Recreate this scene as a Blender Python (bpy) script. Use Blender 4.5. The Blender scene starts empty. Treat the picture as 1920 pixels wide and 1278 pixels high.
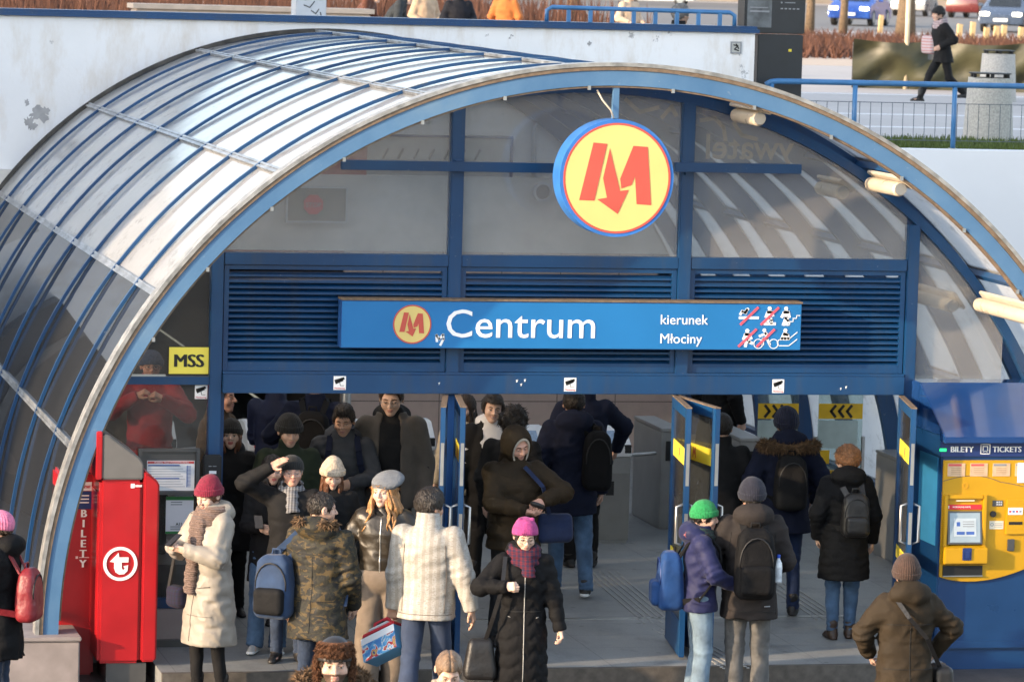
import bpy, bmesh, math, random
import numpy as np
from mathutils import Vector, Matrix
random.seed(7)
SC = bpy.context.scene
COL = SC.collection
R_ = math.radians

# ------------------------------------------------------------------ camera
F_PX = 7500.0
CAM_C = np.array([-8.1705, -31.5722, 5.74])
CM = np.array([[0.97443789, -0.22292267, 0.02786184],
               [0.00579239, -0.09904801, -0.9950658],
               [0.22458239, 0.9697912, -0.09522488]])      # rows: camera right, down, forward in world axes
cam = bpy.data.cameras.new('camera')
cam.sensor_width = 36.0
cam.lens = F_PX / 1920 * 36.0
cam.clip_start = 0.5
cam.clip_end = 3000
cam.dof.use_dof = True
cam.dof.focus_distance = 33.5
cam.dof.aperture_fstop = 6.3
camo = bpy.data.objects.new('camera', cam)
COL.objects.link(camo)
_m = Matrix(((CM[0][0], -CM[1][0], -CM[2][0], CAM_C[0]),
             (CM[0][1], -CM[1][1], -CM[2][1], CAM_C[1]),
             (CM[0][2], -CM[1][2], -CM[2][2], CAM_C[2]), (0, 0, 0, 1)))
camo.matrix_world = _m
SC.camera = camo

# ------------------------------------------------------------------ sky, sun, exposure
SUN_EL, SUN_AZ = 14.0, 72.0        # azimuth: degrees from the front's normal (-Y) towards -X
_sd = Vector((-math.sin(R_(SUN_AZ)) * math.cos(R_(SUN_EL)), -math.cos(R_(SUN_AZ)) * math.cos(R_(SUN_EL)), math.sin(R_(SUN_EL))))
W = bpy.data.worlds.new('World'); SC.world = W; W.use_nodes = True
_nt = W.node_tree
_sky = _nt.nodes.new('ShaderNodeTexSky'); _sky.sky_type = 'NISHITA'; _sky.sun_disc = False
_sky.sun_elevation = R_(SUN_EL)
_sky.sun_rotation = math.atan2(_sd.x, _sd.y)
_sky.air_density = 1.0; _sky.dust_density = 1.3; _sky.ozone_density = 1.8
_hs = _nt.nodes.new('ShaderNodeHueSaturation'); _hs.inputs['Saturation'].default_value = 0.6
_nt.links.new(_sky.outputs[0], _hs.inputs['Color']); _nt.links.new(_hs.outputs[0], _nt.nodes['Background'].inputs[0])
_nt.nodes['Background'].inputs[1].default_value = 0.15
sl = bpy.data.lights.new('sun', 'SUN'); sl.energy = 2.0; sl.angle = R_(0.6); sl.color = (1.0, 0.74, 0.48)
so = bpy.data.objects.new('sun', sl); COL.objects.link(so); so.location = (-30, -30, 30)
so.rotation_euler = _sd.to_track_quat('Z', 'Y').to_euler()
SC.view_settings.view_transform = 'Standard'
SC.view_settings.look = 'None'
SC.view_settings.gamma = 1.0
SC.view_settings.exposure = 2.0
SC.cycles.max_bounces = 8
SC.cycles.transparent_max_bounces = 16
SC.cycles.caustics_reflective = False
SC.cycles.caustics_refractive = False

# ------------------------------------------------------------------ pixel -> place on a known plane (measuring the photograph)
def _ray(u, v):
    return CM.T @ np.array([(u - 960) / F_PX, (v - 639) / F_PX, 1.0])
def on_y(u, v, y):
    d = _ray(u, v); return CAM_C + d * ((y - CAM_C[1]) / d[1])
def on_z(u, v, z):
    d = _ray(u, v); return CAM_C + d * ((z - CAM_C[2]) / d[2])

# ------------------------------------------------------------------ materials
MATS = {}
def nodes_of(name):
    m = bpy.data.materials.new(name); m.use_nodes = True
    nt = m.node_tree; b = nt.nodes['Principled BSDF']
    return m, nt, b
def mat(name, col, rough=0.6, metal=0.0, var=0.12, vscale=6.0, bump=0.0, bscale=60.0, spec=0.5, coat=0.0, sheen=0.0, emit=None, estr=1.0, stretch=None):
    if name in MATS: return MATS[name]
    m, nt, b = nodes_of(name)
    b.inputs['Roughness'].default_value = rough
    b.inputs['Metallic'].default_value = metal
    b.inputs['Specular IOR Level'].default_value = spec
    b.inputs['Coat Weight'].default_value = coat
    b.inputs['Sheen Weight'].default_value = sheen
    tc = nt.nodes.new('ShaderNodeTexCoord')
    src = tc.outputs['Object']
    if stretch:
        mp = nt.nodes.new('ShaderNodeMapping'); mp.inputs['Scale'].default_value = stretch
        nt.links.new(src, mp.inputs[0]); src = mp.outputs[0]
    if var > 0:
        n = nt.nodes.new('ShaderNodeTexNoise'); n.inputs['Scale'].default_value = vscale; n.inputs['Detail'].default_value = 5
        nt.links.new(src, n.inputs['Vector'])
        r = nt.nodes.new('ShaderNodeValToRGB')
        r.color_ramp.elements[0].position = 0.3; r.color_ramp.elements[1].position = 0.7
        lo = [max(0, c * (1 - var)) for c in col[:3]]; hi = [min(1, c * (1 + var)) for c in col[:3]]
        r.color_ramp.elements[0].color = (*lo, 1); r.color_ramp.elements[1].color = (*hi, 1)
        nt.links.new(n.outputs['Fac'], r.inputs[0]); nt.links.new(r.outputs[0], b.inputs['Base Color'])
        mr = nt.nodes.new('ShaderNodeMapRange'); mr.inputs['To Min'].default_value = max(0.02, rough - 0.08); mr.inputs['To Max'].default_value = min(1, rough + 0.08)
        nt.links.new(n.outputs['Fac'], mr.inputs[0]); nt.links.new(mr.outputs[0], b.inputs['Roughness'])
    else:
        b.inputs['Base Color'].default_value = (*col[:3], 1)
    if bump > 0:
        n2 = nt.nodes.new('ShaderNodeTexNoise'); n2.inputs['Scale'].default_value = bscale; n2.inputs['Detail'].default_value = 4
        nt.links.new(src, n2.inputs['Vector'])
        bp = nt.nodes.new('ShaderNodeBump'); bp.inputs['Strength'].default_value = bump; bp.inputs['Distance'].default_value = 0.02
        nt.links.new(n2.outputs['Fac'], bp.inputs['Height']); nt.links.new(bp.outputs[0], b.inputs['Normal'])
    if emit:
        b.inputs['Emission Color'].default_value = (*emit, 1); b.inputs['Emission Strength'].default_value = estr
    MATS[name] = m
    return m
def ramp_mix(nt, fac, stops, const=False):
    r = nt.nodes.new('ShaderNodeValToRGB')
    if const: r.color_ramp.interpolation = 'CONSTANT'
    e = r.color_ramp.elements
    while len(e) < len(stops): e.new(0.5)
    for k, (p, c) in enumerate(stops): e[k].position = p; e[k].color = (*c, 1)
    nt.links.new(fac, r.inputs[0]); return r.outputs[0]
def noise_node(nt, scale, detail=4, stretch=(1, 1, 1), rough=0.5, dist=0.0):
    tc = nt.nodes.new('ShaderNodeTexCoord'); mp = nt.nodes.new('ShaderNodeMapping'); mp.inputs['Scale'].default_value = stretch
    nt.links.new(tc.outputs['Object'], mp.inputs[0])
    n = nt.nodes.new('ShaderNodeTexNoise'); n.inputs['Scale'].default_value = scale; n.inputs['Detail'].default_value = detail
    n.inputs['Roughness'].default_value = rough; n.inputs['Distortion'].default_value = dist
    nt.links.new(mp.outputs[0], n.inputs['Vector']); return n.outputs['Fac']
def mixc(nt, fac, a, b):
    x = nt.nodes.new('ShaderNodeMix'); x.data_type = 'RGBA'
    if hasattr(fac, 'links'): nt.links.new(fac, x.inputs[0])
    else: x.inputs[0].default_value = fac
    for s, v in ((6, a), (7, b)):
        if hasattr(v, 'links'): nt.links.new(v, x.inputs[s])
        else: x.inputs[s].default_value = (*v, 1)
    return x.outputs[2]
def bump_to(nt, b, h, strength=0.3, dist=0.02):
    bp = nt.nodes.new('ShaderNodeBump'); bp.inputs['Strength'].default_value = strength; bp.inputs['Distance'].default_value = dist
    nt.links.new(h, bp.inputs['Height']); nt.links.new(bp.outputs[0], b.inputs['Normal'])
def knit(name, col, axis='X', scale=90.0, rough=0.95):
    if name in MATS: return MATS[name]
    m = mat(name, col, rough, var=0.3, vscale=60, sheen=0.1)
    nt = m.node_tree; b = nt.nodes['Principled BSDF']
    tc = nt.nodes.new('ShaderNodeTexCoord')
    if axis == 'X':      # ribs run up and round the head
        g = nt.nodes.new('ShaderNodeTexGradient'); g.gradient_type = 'RADIAL'; mp = nt.nodes.new('ShaderNodeMapping'); mp.inputs['Location'].default_value = (0, 0.02, 0)
        nt.links.new(tc.outputs['Object'], mp.inputs[0]); nt.links.new(mp.outputs[0], g.inputs[0])
        n = noise_node(nt, 40, 3); ad = nt.nodes.new('ShaderNodeMath'); ad.operation = 'MULTIPLY_ADD'; ad.inputs[1].default_value = 0.012; nt.links.new(n, ad.inputs[0]); nt.links.new(g.outputs[1], ad.inputs[2])
        mu = nt.nodes.new('ShaderNodeMath'); mu.operation = 'MULTIPLY'; mu.inputs[1].default_value = 6.283 * round(scale * 0.36); nt.links.new(ad.outputs[0], mu.inputs[0])
        si = nt.nodes.new('ShaderNodeMath'); si.operation = 'SINE'; nt.links.new(mu.outputs[0], si.inputs[0]); bump_to(nt, b, si.outputs[0], 0.35, 0.006)
    else:
        w = nt.nodes.new('ShaderNodeTexWave'); w.bands_direction = axis
        w.inputs['Scale'].default_value = scale / 6.28 * 2; w.inputs['Distortion'].default_value = 3.0; w.inputs['Detail'].default_value = 3
        nt.links.new(tc.outputs['Object'], w.inputs[0]); bump_to(nt, b, w.outputs['Fac'], 0.7, 0.012)
    return m
def cloth(name, col, rough=0.85, bump=0.35, bscale=14.0, var=0.18, sheen=0.1, spec=0.3):
    if max(col) < 0.06: sheen, spec = 0.0, min(spec, 0.22)
    return mat(name, col, rough, var=var, vscale=9, bump=bump, bscale=bscale, sheen=sheen, spec=spec)
def plaid(name, c0, c1, c2, s=55.0):
    if name in MATS: return MATS[name]
    m, nt, b = nodes_of(name); b.inputs['Roughness'].default_value = 0.95
    tc = nt.nodes.new('ShaderNodeTexCoord')
    outs = []
    for ax in ('X', 'Z'):
        w = nt.nodes.new('ShaderNodeTexWave'); w.bands_direction = ax; w.inputs['Scale'].default_value = s / 6.28; w.inputs['Distortion'].default_value = 1.5
        w.inputs['Detail Scale'].default_value = 0.4
        nt.links.new(tc.outputs['Object'], w.inputs[0]); outs.append(w.outputs['Fac'])
    a = ramp_mix(nt, outs[0], [(0.0, c0), (0.45, c1), (0.8, c2)], True)
    c = ramp_mix(nt, outs[1], [(0.0, c1), (0.5, c0), (0.85, c2)], True)
    nt.links.new(mixc(nt, 0.5, a, c), b.inputs['Base Color'])
    bump_to(nt, b, noise_node(nt, 120), 0.4, 0.01)
    MATS[name] = m; return m

BLUE = (0.022, 0.085, 0.30)
def blue_paint():
    m, nt, b = nodes_of('blue paint')
    n1 = noise_node(nt, 1.3, 6); n2 = noise_node(nt, 30, 8, rough=0.7)
    c = ramp_mix(nt, n1, [(0.3, (0.003, 0.036, 0.115)), (0.7, (0.005, 0.055, 0.160))])
    ch = ramp_mix(nt, n2, [(0.0, (0, 0, 0)), (0.655, (0, 0, 0)), (0.70, (0.6, 0.6, 0.6))])
    n3 = noise_node(nt, 5, 7, (1, 1, 0.12), 0.7); c = mixc(nt, ramp_mix(nt, n3, [(0.0, (0, 0, 0)), (0.5, (0, 0, 0)), (0.75, (0.55, 0.55, 0.55))]), c, (0.045, 0.055, 0.075))
    nt.links.new(mixc(nt, ch, c, (0.25, 0.27, 0.3)), b.inputs['Base Color']); bump_to(nt, b, noise_node(nt, 3, 4), 0.08, 0.03)
    b.inputs['Roughness'].default_value = 0.38
    MATS['blue'] = m
blue_paint()
def ring_paint():
    m, nt, b = nodes_of('faded blue paint')
    n1 = noise_node(nt, 0.9, 8, rough=0.65); n2 = noise_node(nt, 14, 8, rough=0.75)
    c = ramp_mix(nt, n1, [(0.35, (0.050, 0.135, 0.27)), (0.55, (0.085, 0.185, 0.325)), (0.7, (0.14, 0.235, 0.34))])
    ch = ramp_mix(nt, n2, [(0.0, (0, 0, 0)), (0.62, (0, 0, 0)), (0.8, (1, 1, 1))])
    nt.links.new(mixc(nt, ch, c, (0.42, 0.46, 0.46)), b.inputs['Base Color'])
    b.inputs['Roughness'].default_value = 0.45
    MATS['ring'] = m
ring_paint()
def white_wall():
    m, nt, b = nodes_of('white painted plaster')
    n1 = noise_node(nt, 0.35, 7, (1, 1, 1.2), 0.6); n2 = noise_node(nt, 2.2, 9, (1, 1, 0.35), 0.7); n3 = noise_node(nt, 1.1, 10, (1, 1, 1), 0.75)
    c = ramp_mix(nt, n1, [(0.3, (0.68, 0.685, 0.695)), (0.6, (0.79, 0.795, 0.805))])
    st = ramp_mix(nt, n2, [(0.0, (0, 0, 0)), (0.48, (0, 0, 0)), (0.70, (0.85, 0.85, 0.85))])
    c = mixc(nt, st, c, (0.58, 0.52, 0.45))
    pe = ramp_mix(nt, n3, [(0.0, (0, 0, 0)), (0.625, (0, 0, 0)), (0.632, (1, 1, 1))])
    c = mixc(nt, pe, c, (0.36, 0.36, 0.37))
    nt.links.new(c, b.inputs['Base Color']); b.inputs['Roughness'].default_value = 0.85
    bump_to(nt, b, noise_node(nt, 25, 6), 0.12, 0.02)
    MATS['whitewall'] = m
white_wall()
def white_plain():
    m, nt, b = nodes_of('clean white plaster')
    n1 = noise_node(nt, 0.5, 7, (1, 1, 1.2), 0.6); n2 = noise_node(nt, 3, 8, (1, 1, 0.15), 0.7)
    c = ramp_mix(nt, n1, [(0.3, (0.76, 0.76, 0.77)), (0.6, (0.82, 0.82, 0.83))])
    st = ramp_mix(nt, n2, [(0.0, (0, 0, 0)), (0.6, (0, 0, 0)), (0.8, (0.3, 0.3, 0.3))])
    nt.links.new(mixc(nt, st, c, (0.5, 0.48, 0.45)), b.inputs['Base Color']); b.inputs['Roughness'].default_value = 0.8
    MATS['whiteplain'] = m
white_plain()
def tiles(name, c1, c2, mortar, w, h, axis=True, rough=0.35):
    m, nt, b = nodes_of(name)
    tc = nt.nodes.new('ShaderNodeTexCoord'); mp = nt.nodes.new('ShaderNodeMapping')
    mp.inputs['Rotation'].default_value = (R_(90), 0, 0) if axis else (0, 0, 0)
    nt.links.new(tc.outputs['Object'], mp.inputs[0])
    br = nt.nodes.new('ShaderNodeTexBrick'); br.offset = 0.0; br.inputs['Scale'].default_value = 1.0
    br.inputs['Brick Width'].default_value = w; br.inputs['Row Height'].default_value = h; br.inputs['Mortar Size'].default_value = 0.006
    br.inputs['Color1'].default_value = (*c1, 1); br.inputs['Color2'].default_value = (*c2, 1); br.inputs['Mortar'].default_value = (*mortar, 1)
    nt.links.new(mp.outputs[0], br.inputs[0])
    n = noise_node(nt, 8, 6)
    nt.links.new(mixc(nt, ramp_mix(nt, n, [(0.4, (0, 0, 0)), (0.8, (0.35, 0.35, 0.35))]), br.outputs[0], tuple(x * 0.6 for x in c1)), b.inputs['Base Color'])
    b.inputs['Roughness'].default_value = rough
    bump_to(nt, b, br.outputs['Fac'], -0.3, 0.01)
    MATS[name] = m; return m
tiles('pinktile', (0.54, 0.41, 0.35), (0.51, 0.39, 0.335), (0.13, 0.10, 0.09), 0.7, 0.62)
tiles('plinthtile', (0.36, 0.30, 0.28), (0.33, 0.28, 0.265), (0.10, 0.09, 0.085), 0.42, 0.6)
tiles('slabs', (0.37, 0.345, 0.33), (0.41, 0.385, 0.37), (0.30, 0.29, 0.29), 1.6, 1.6, axis=False, rough=0.8)
def floor_mat(name, ca, cb, sc=1.2):
    m, nt, b = nodes_of(name)
    n1 = noise_node(nt, sc, 8, rough=0.65); n2 = noise_node(nt, 60, 4)
    c = ramp_mix(nt, n1, [(0.3, ca), (0.7, cb)])
    c = mixc(nt, ramp_mix(nt, n2, [(0.4, (0, 0, 0)), (0.7, (0.35, 0.35, 0.35))]), c, tuple(x * 0.55 for x in ca))
    n4 = noise_node(nt, 3.2, 8, (1, 0.5, 1), 0.75); c = mixc(nt, ramp_mix(nt, n4, [(0.0, (0, 0, 0)), (0.5, (0, 0, 0)), (0.7, (0.6, 0.6, 0.6))]), c, tuple(x * 0.5 for x in ca))
    vo = nt.nodes.new('ShaderNodeTexVoronoi'); vo.inputs['Scale'].default_value = 3.5; tc = nt.nodes.new('ShaderNodeTexCoord'); nt.links.new(tc.outputs['Object'], vo.inputs['Vector'])
    c = mixc(nt, ramp_mix(nt, vo.outputs['Distance'], [(0.0, (0.7,) * 3), (0.075, (0.7,) * 3), (0.09, (0, 0, 0))]), c, tuple(x * 0.4 for x in ca))
    br = nt.nodes.new('ShaderNodeTexBrick'); br.inputs['Scale'].default_value = 1.0; br.inputs['Brick Width'].default_value = 0.9; br.inputs['Row Height'].default_value = 0.6; br.inputs['Mortar Size'].default_value = 0.005; br.offset = 0.0
    br.inputs['Color1'].default_value = (0, 0, 0, 1); br.inputs['Color2'].default_value = (0.12, 0.12, 0.12, 1); br.inputs['Mortar'].default_value = (0.7, 0.7, 0.7, 1); nt.links.new(tc.outputs['Object'], br.inputs[0])
    c = mixc(nt, br.outputs[0], c, tuple(x * 0.55 for x in ca))
    nt.links.new(c, b.inputs['Base Color'])
    nt.links.new(ramp_mix(nt, n1, [(0.3, (0.38,) * 3), (0.7, (0.6,) * 3)]), b.inputs['Roughness'])
    bump_to(nt, b, n2, 0.15, 0.01)
    MATS[name] = m; return m
floor_mat('hallfloor', (0.20, 0.21, 0.212), (0.285, 0.295, 0.295))
floor_mat('darkground', (0.065, 0.058, 0.052), (0.115, 0.098, 0.085), 0.9)
def thin_fresnel(nt, ior):
    g = nt.nodes.new('ShaderNodeNewGeometry'); mr = nt.nodes.new('ShaderNodeMapRange')
    mr.inputs['To Min'].default_value = ior; mr.inputs['To Max'].default_value = 1.0 / ior
    nt.links.new(g.outputs['Backfacing'], mr.inputs[0])
    fr = nt.nodes.new('ShaderNodeFresnel'); nt.links.new(mr.outputs[0], fr.inputs[0]); return fr
def vault_glass():
    m, nt, b = nodes_of('clouded vault glass')
    for n in list(nt.nodes):
        if n.type != 'OUTPUT_MATERIAL': nt.nodes.remove(n)
    out = nt.nodes['Material Output']
    dirt = noise_node(nt, 1.6, 8, (1, 0.35, 1), 0.65)
    col = ramp_mix(nt, dirt, [(0.3, (0.78, 0.78, 0.77)), (0.7, (0.90, 0.90, 0.895))])
    grime = noise_node(nt, 5.0, 9, (1, 0.5, 1), 0.75)
    col = mixc(nt, ramp_mix(nt, grime, [(0.0, (0, 0, 0)), (0.54, (0, 0, 0)), (0.72, (0.7, 0.7, 0.7))]), col, (0.36, 0.34, 0.31))
    df = nt.nodes.new('ShaderNodeBsdfDiffuse'); tl = nt.nodes.new('ShaderNodeBsdfTranslucent'); tr = nt.nodes.new('ShaderNodeBsdfTransparent')
    nt.links.new(col, df.inputs[0]); nt.links.new(col, tl.inputs[0]); tr.inputs[0].default_value = (0.75, 0.76, 0.76, 1)
    a = nt.nodes.new('ShaderNodeMixShader'); a.inputs[0].default_value = 0.58; nt.links.new(df.outputs[0], a.inputs[1]); nt.links.new(tl.outputs[0], a.inputs[2])
    c = nt.nodes.new('ShaderNodeMixShader'); c.inputs[0].default_value = 0.05; nt.links.new(a.outputs[0], c.inputs[1]); nt.links.new(tr.outputs[0], c.inputs[2])
    g = nt.nodes.new('ShaderNodeBsdfGlossy'); g.inputs['Roughness'].default_value = 0.10
    wob = noise_node(nt, 2.0, 3)
    bp = nt.nodes.new('ShaderNodeBump'); bp.inputs['Strength'].default_value = 0.06; bp.inputs['Distance'].default_value = 0.04; nt.links.new(wob, bp.inputs['Height'])
    nt.links.new(bp.outputs[0], g.inputs['Normal'])
    fr = thin_fresnel(nt, 1.5); nt.links.new(bp.outputs[0], fr.inputs['Normal'])
    d = nt.nodes.new('ShaderNodeMixShader'); nt.links.new(fr.outputs[0], d.inputs[0]); nt.links.new(c.outputs[0], d.inputs[1]); nt.links.new(g.outputs[0], d.inputs[2])
    nt.links.new(d.outputs[0], out.inputs[0]); MATS['vaultglass'] = m
vault_glass()
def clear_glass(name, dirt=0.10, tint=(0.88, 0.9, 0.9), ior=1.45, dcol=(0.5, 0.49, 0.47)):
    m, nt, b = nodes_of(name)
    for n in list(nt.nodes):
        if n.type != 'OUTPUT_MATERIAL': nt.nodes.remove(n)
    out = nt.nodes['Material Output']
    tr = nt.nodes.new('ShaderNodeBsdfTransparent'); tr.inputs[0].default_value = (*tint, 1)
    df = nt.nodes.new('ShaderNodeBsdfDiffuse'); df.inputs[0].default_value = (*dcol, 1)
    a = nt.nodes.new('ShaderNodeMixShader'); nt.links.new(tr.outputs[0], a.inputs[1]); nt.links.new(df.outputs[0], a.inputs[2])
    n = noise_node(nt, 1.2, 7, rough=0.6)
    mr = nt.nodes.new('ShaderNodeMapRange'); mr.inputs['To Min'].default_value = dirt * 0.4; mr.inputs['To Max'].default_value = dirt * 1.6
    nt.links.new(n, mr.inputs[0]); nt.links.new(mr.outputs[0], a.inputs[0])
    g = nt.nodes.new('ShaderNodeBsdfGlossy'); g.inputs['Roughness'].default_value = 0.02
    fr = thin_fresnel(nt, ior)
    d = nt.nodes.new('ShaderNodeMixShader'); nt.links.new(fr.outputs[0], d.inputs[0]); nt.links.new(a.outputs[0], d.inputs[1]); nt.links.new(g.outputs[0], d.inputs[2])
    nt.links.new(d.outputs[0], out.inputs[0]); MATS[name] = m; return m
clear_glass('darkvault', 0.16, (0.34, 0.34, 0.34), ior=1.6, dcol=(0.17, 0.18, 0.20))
clear_glass('glass', 0.22, dcol=(0.57, 0.56, 0.555))
clear_glass('doorglass', 0.05, (0.75, 0.78, 0.8))
clear_glass('officeglass', 0.05, (0.78, 0.78, 0.77))
clear_glass('gateglass', 0.10, (0.80, 0.88, 0.86), dcol=(0.5, 0.6, 0.58))
A = dict(
    alu=mat('aluminium', (0.52, 0.55, 0.58), 0.32, 0.9, 0.15, 8),
    aluold=mat('weathered aluminium', (0.36, 0.35, 0.33), 0.5, 0.6, 0.35, 12),
    gasket=mat('brown gasket', (0.17, 0.12, 0.08), 0.7, var=0.3, vscale=20),
    black=mat('black rubber', (0.012, 0.012, 0.013), 0.6),
    steel=mat('steel', (0.45, 0.45, 0.44), 0.35, 0.8, 0.1),
    greysteel=mat('grey cabinet steel', (0.32, 0.32, 0.31), 0.42, 0.4, 0.1, 5),
    darksteel=mat('dark cabinet steel', (0.10, 0.10, 0.10), 0.4, 0.4, 0.1),
    white=mat('white plastic', (0.75, 0.76, 0.76), 0.4, var=0.05),
    palegrey=mat('pale grey plastic', (0.48, 0.50, 0.53), 0.4, var=0.06),
    red=mat('red enamel', (0.37, 0.008, 0.012), 0.33, var=0.16, vscale=3, coat=0.2, bump=0.06, bscale=4),
    redflat=mat('red print', (0.62, 0.03, 0.045), 0.6, var=0.05),
    signblue=mat('sign blue', (0.012, 0.16, 0.42), 0.35, var=0.08, vscale=1.5),
    signdark=mat('sign edge blue', (0.02, 0.09, 0.30), 0.4),
    navy=mat('navy enamel', (0.018, 0.04, 0.16), 0.35, var=0.08),
    atmblue=mat('machine blue', (0.007, 0.045, 0.14), 0.3, var=0.1, vscale=3, coat=0.3),
    yellow=mat('yellow enamel', (0.56, 0.30, 0.007), 0.35, var=0.04, coat=0.2),
    yellowflat=mat('yellow print', (0.80, 0.62, 0.05), 0.5, var=0.04),
    msign=mat('sign yellow', (0.68, 0.54, 0.19), 0.35, var=0.05, vscale=3),
    mred=mat('sign red', (0.52, 0.085, 0.06), 0.45, var=0.06),
    ink=mat('white print', (0.85, 0.86, 0.87), 0.5, var=0.03),
    inkblack=mat('black print', (0.012, 0.012, 0.012), 0.5),
    inkgrey=mat('grey print', (0.25, 0.26, 0.28), 0.6),
    inkblue=mat('blue print', (0.05, 0.12, 0.4), 0.6),
    inkgreen=mat('green print', (0.03, 0.22, 0.05), 0.6),
    inkred=mat('pale red print', (0.62, 0.10, 0.10), 0.6),
    screen=mat('screen', (0.30, 0.38, 0.44), 0.15, var=0.08),
    concrete=mat('speckled concrete', (0.42, 0.40, 0.37), 0.9, var=0.25, vscale=40, bump=0.4, bscale=80),
    lamp=mat('lamp plastic', (0.55, 0.47, 0.36), 0.3, var=0.08),
    stone=mat('pale stone', (0.28, 0.24, 0.23), 0.7, var=0.18, vscale=5),
    tarp=mat('olive tarpaulin', (0.045, 0.043, 0.018), 0.5, var=0.35, vscale=2, bump=0.4, bscale=3),
    bark=mat('tree bark', (0.13, 0.09, 0.055), 0.9, var=0.35, vscale=14, bump=0.6, bscale=30),
    wood=mat('pale stake wood', (0.50, 0.36, 0.18), 0.8, var=0.2),
    twig=mat('red shrub twigs', (0.10, 0.042, 0.025), 0.9, var=0.35, vscale=3),
    grass=mat('short grass', (0.075, 0.105, 0.022), 0.9, var=0.4, vscale=12),
    asphalt=mat('asphalt', (0.16, 0.155, 0.15), 0.85, var=0.15, vscale=3),
    totem=mat('dark totem steel', (0.022, 0.024, 0.028), 0.35, var=0.1),
)

# ------------------------------------------------------------------ objects
def link(name, me, m=None, parent=None):
    o = bpy.data.objects.new(name, me); COL.objects.link(o)
    if me is not None and m is not None:
        for x in (m if isinstance(m, (list, tuple)) else [m]): me.materials.append(A.get(x) or MATS[x] if isinstance(x, str) else x)
    if parent is not None: o.parent = parent
    return o
def tag(o, label=None, cat=None, group=None, kind=None):
    if label: o['label'] = label
    if cat: o['category'] = cat
    if group: o['group'] = group
    if kind: o['kind'] = kind
    return o
def thing(name, label, cat, loc=(0, 0, 0), rz=0.0, group=None):
    o = bpy.data.objects.new(name, None); COL.objects.link(o); o.empty_display_size = 0.1
    o.location = loc; o.rotation_euler = (0, 0, rz)
    return tag(o, label, cat, group)
def copy_tree(o, parent=None):
    c = o.copy(); COL.objects.link(c)
    if parent is not None: c.parent = parent
    for ch in list(o.children): copy_tree(ch, c)
    return c

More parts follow.
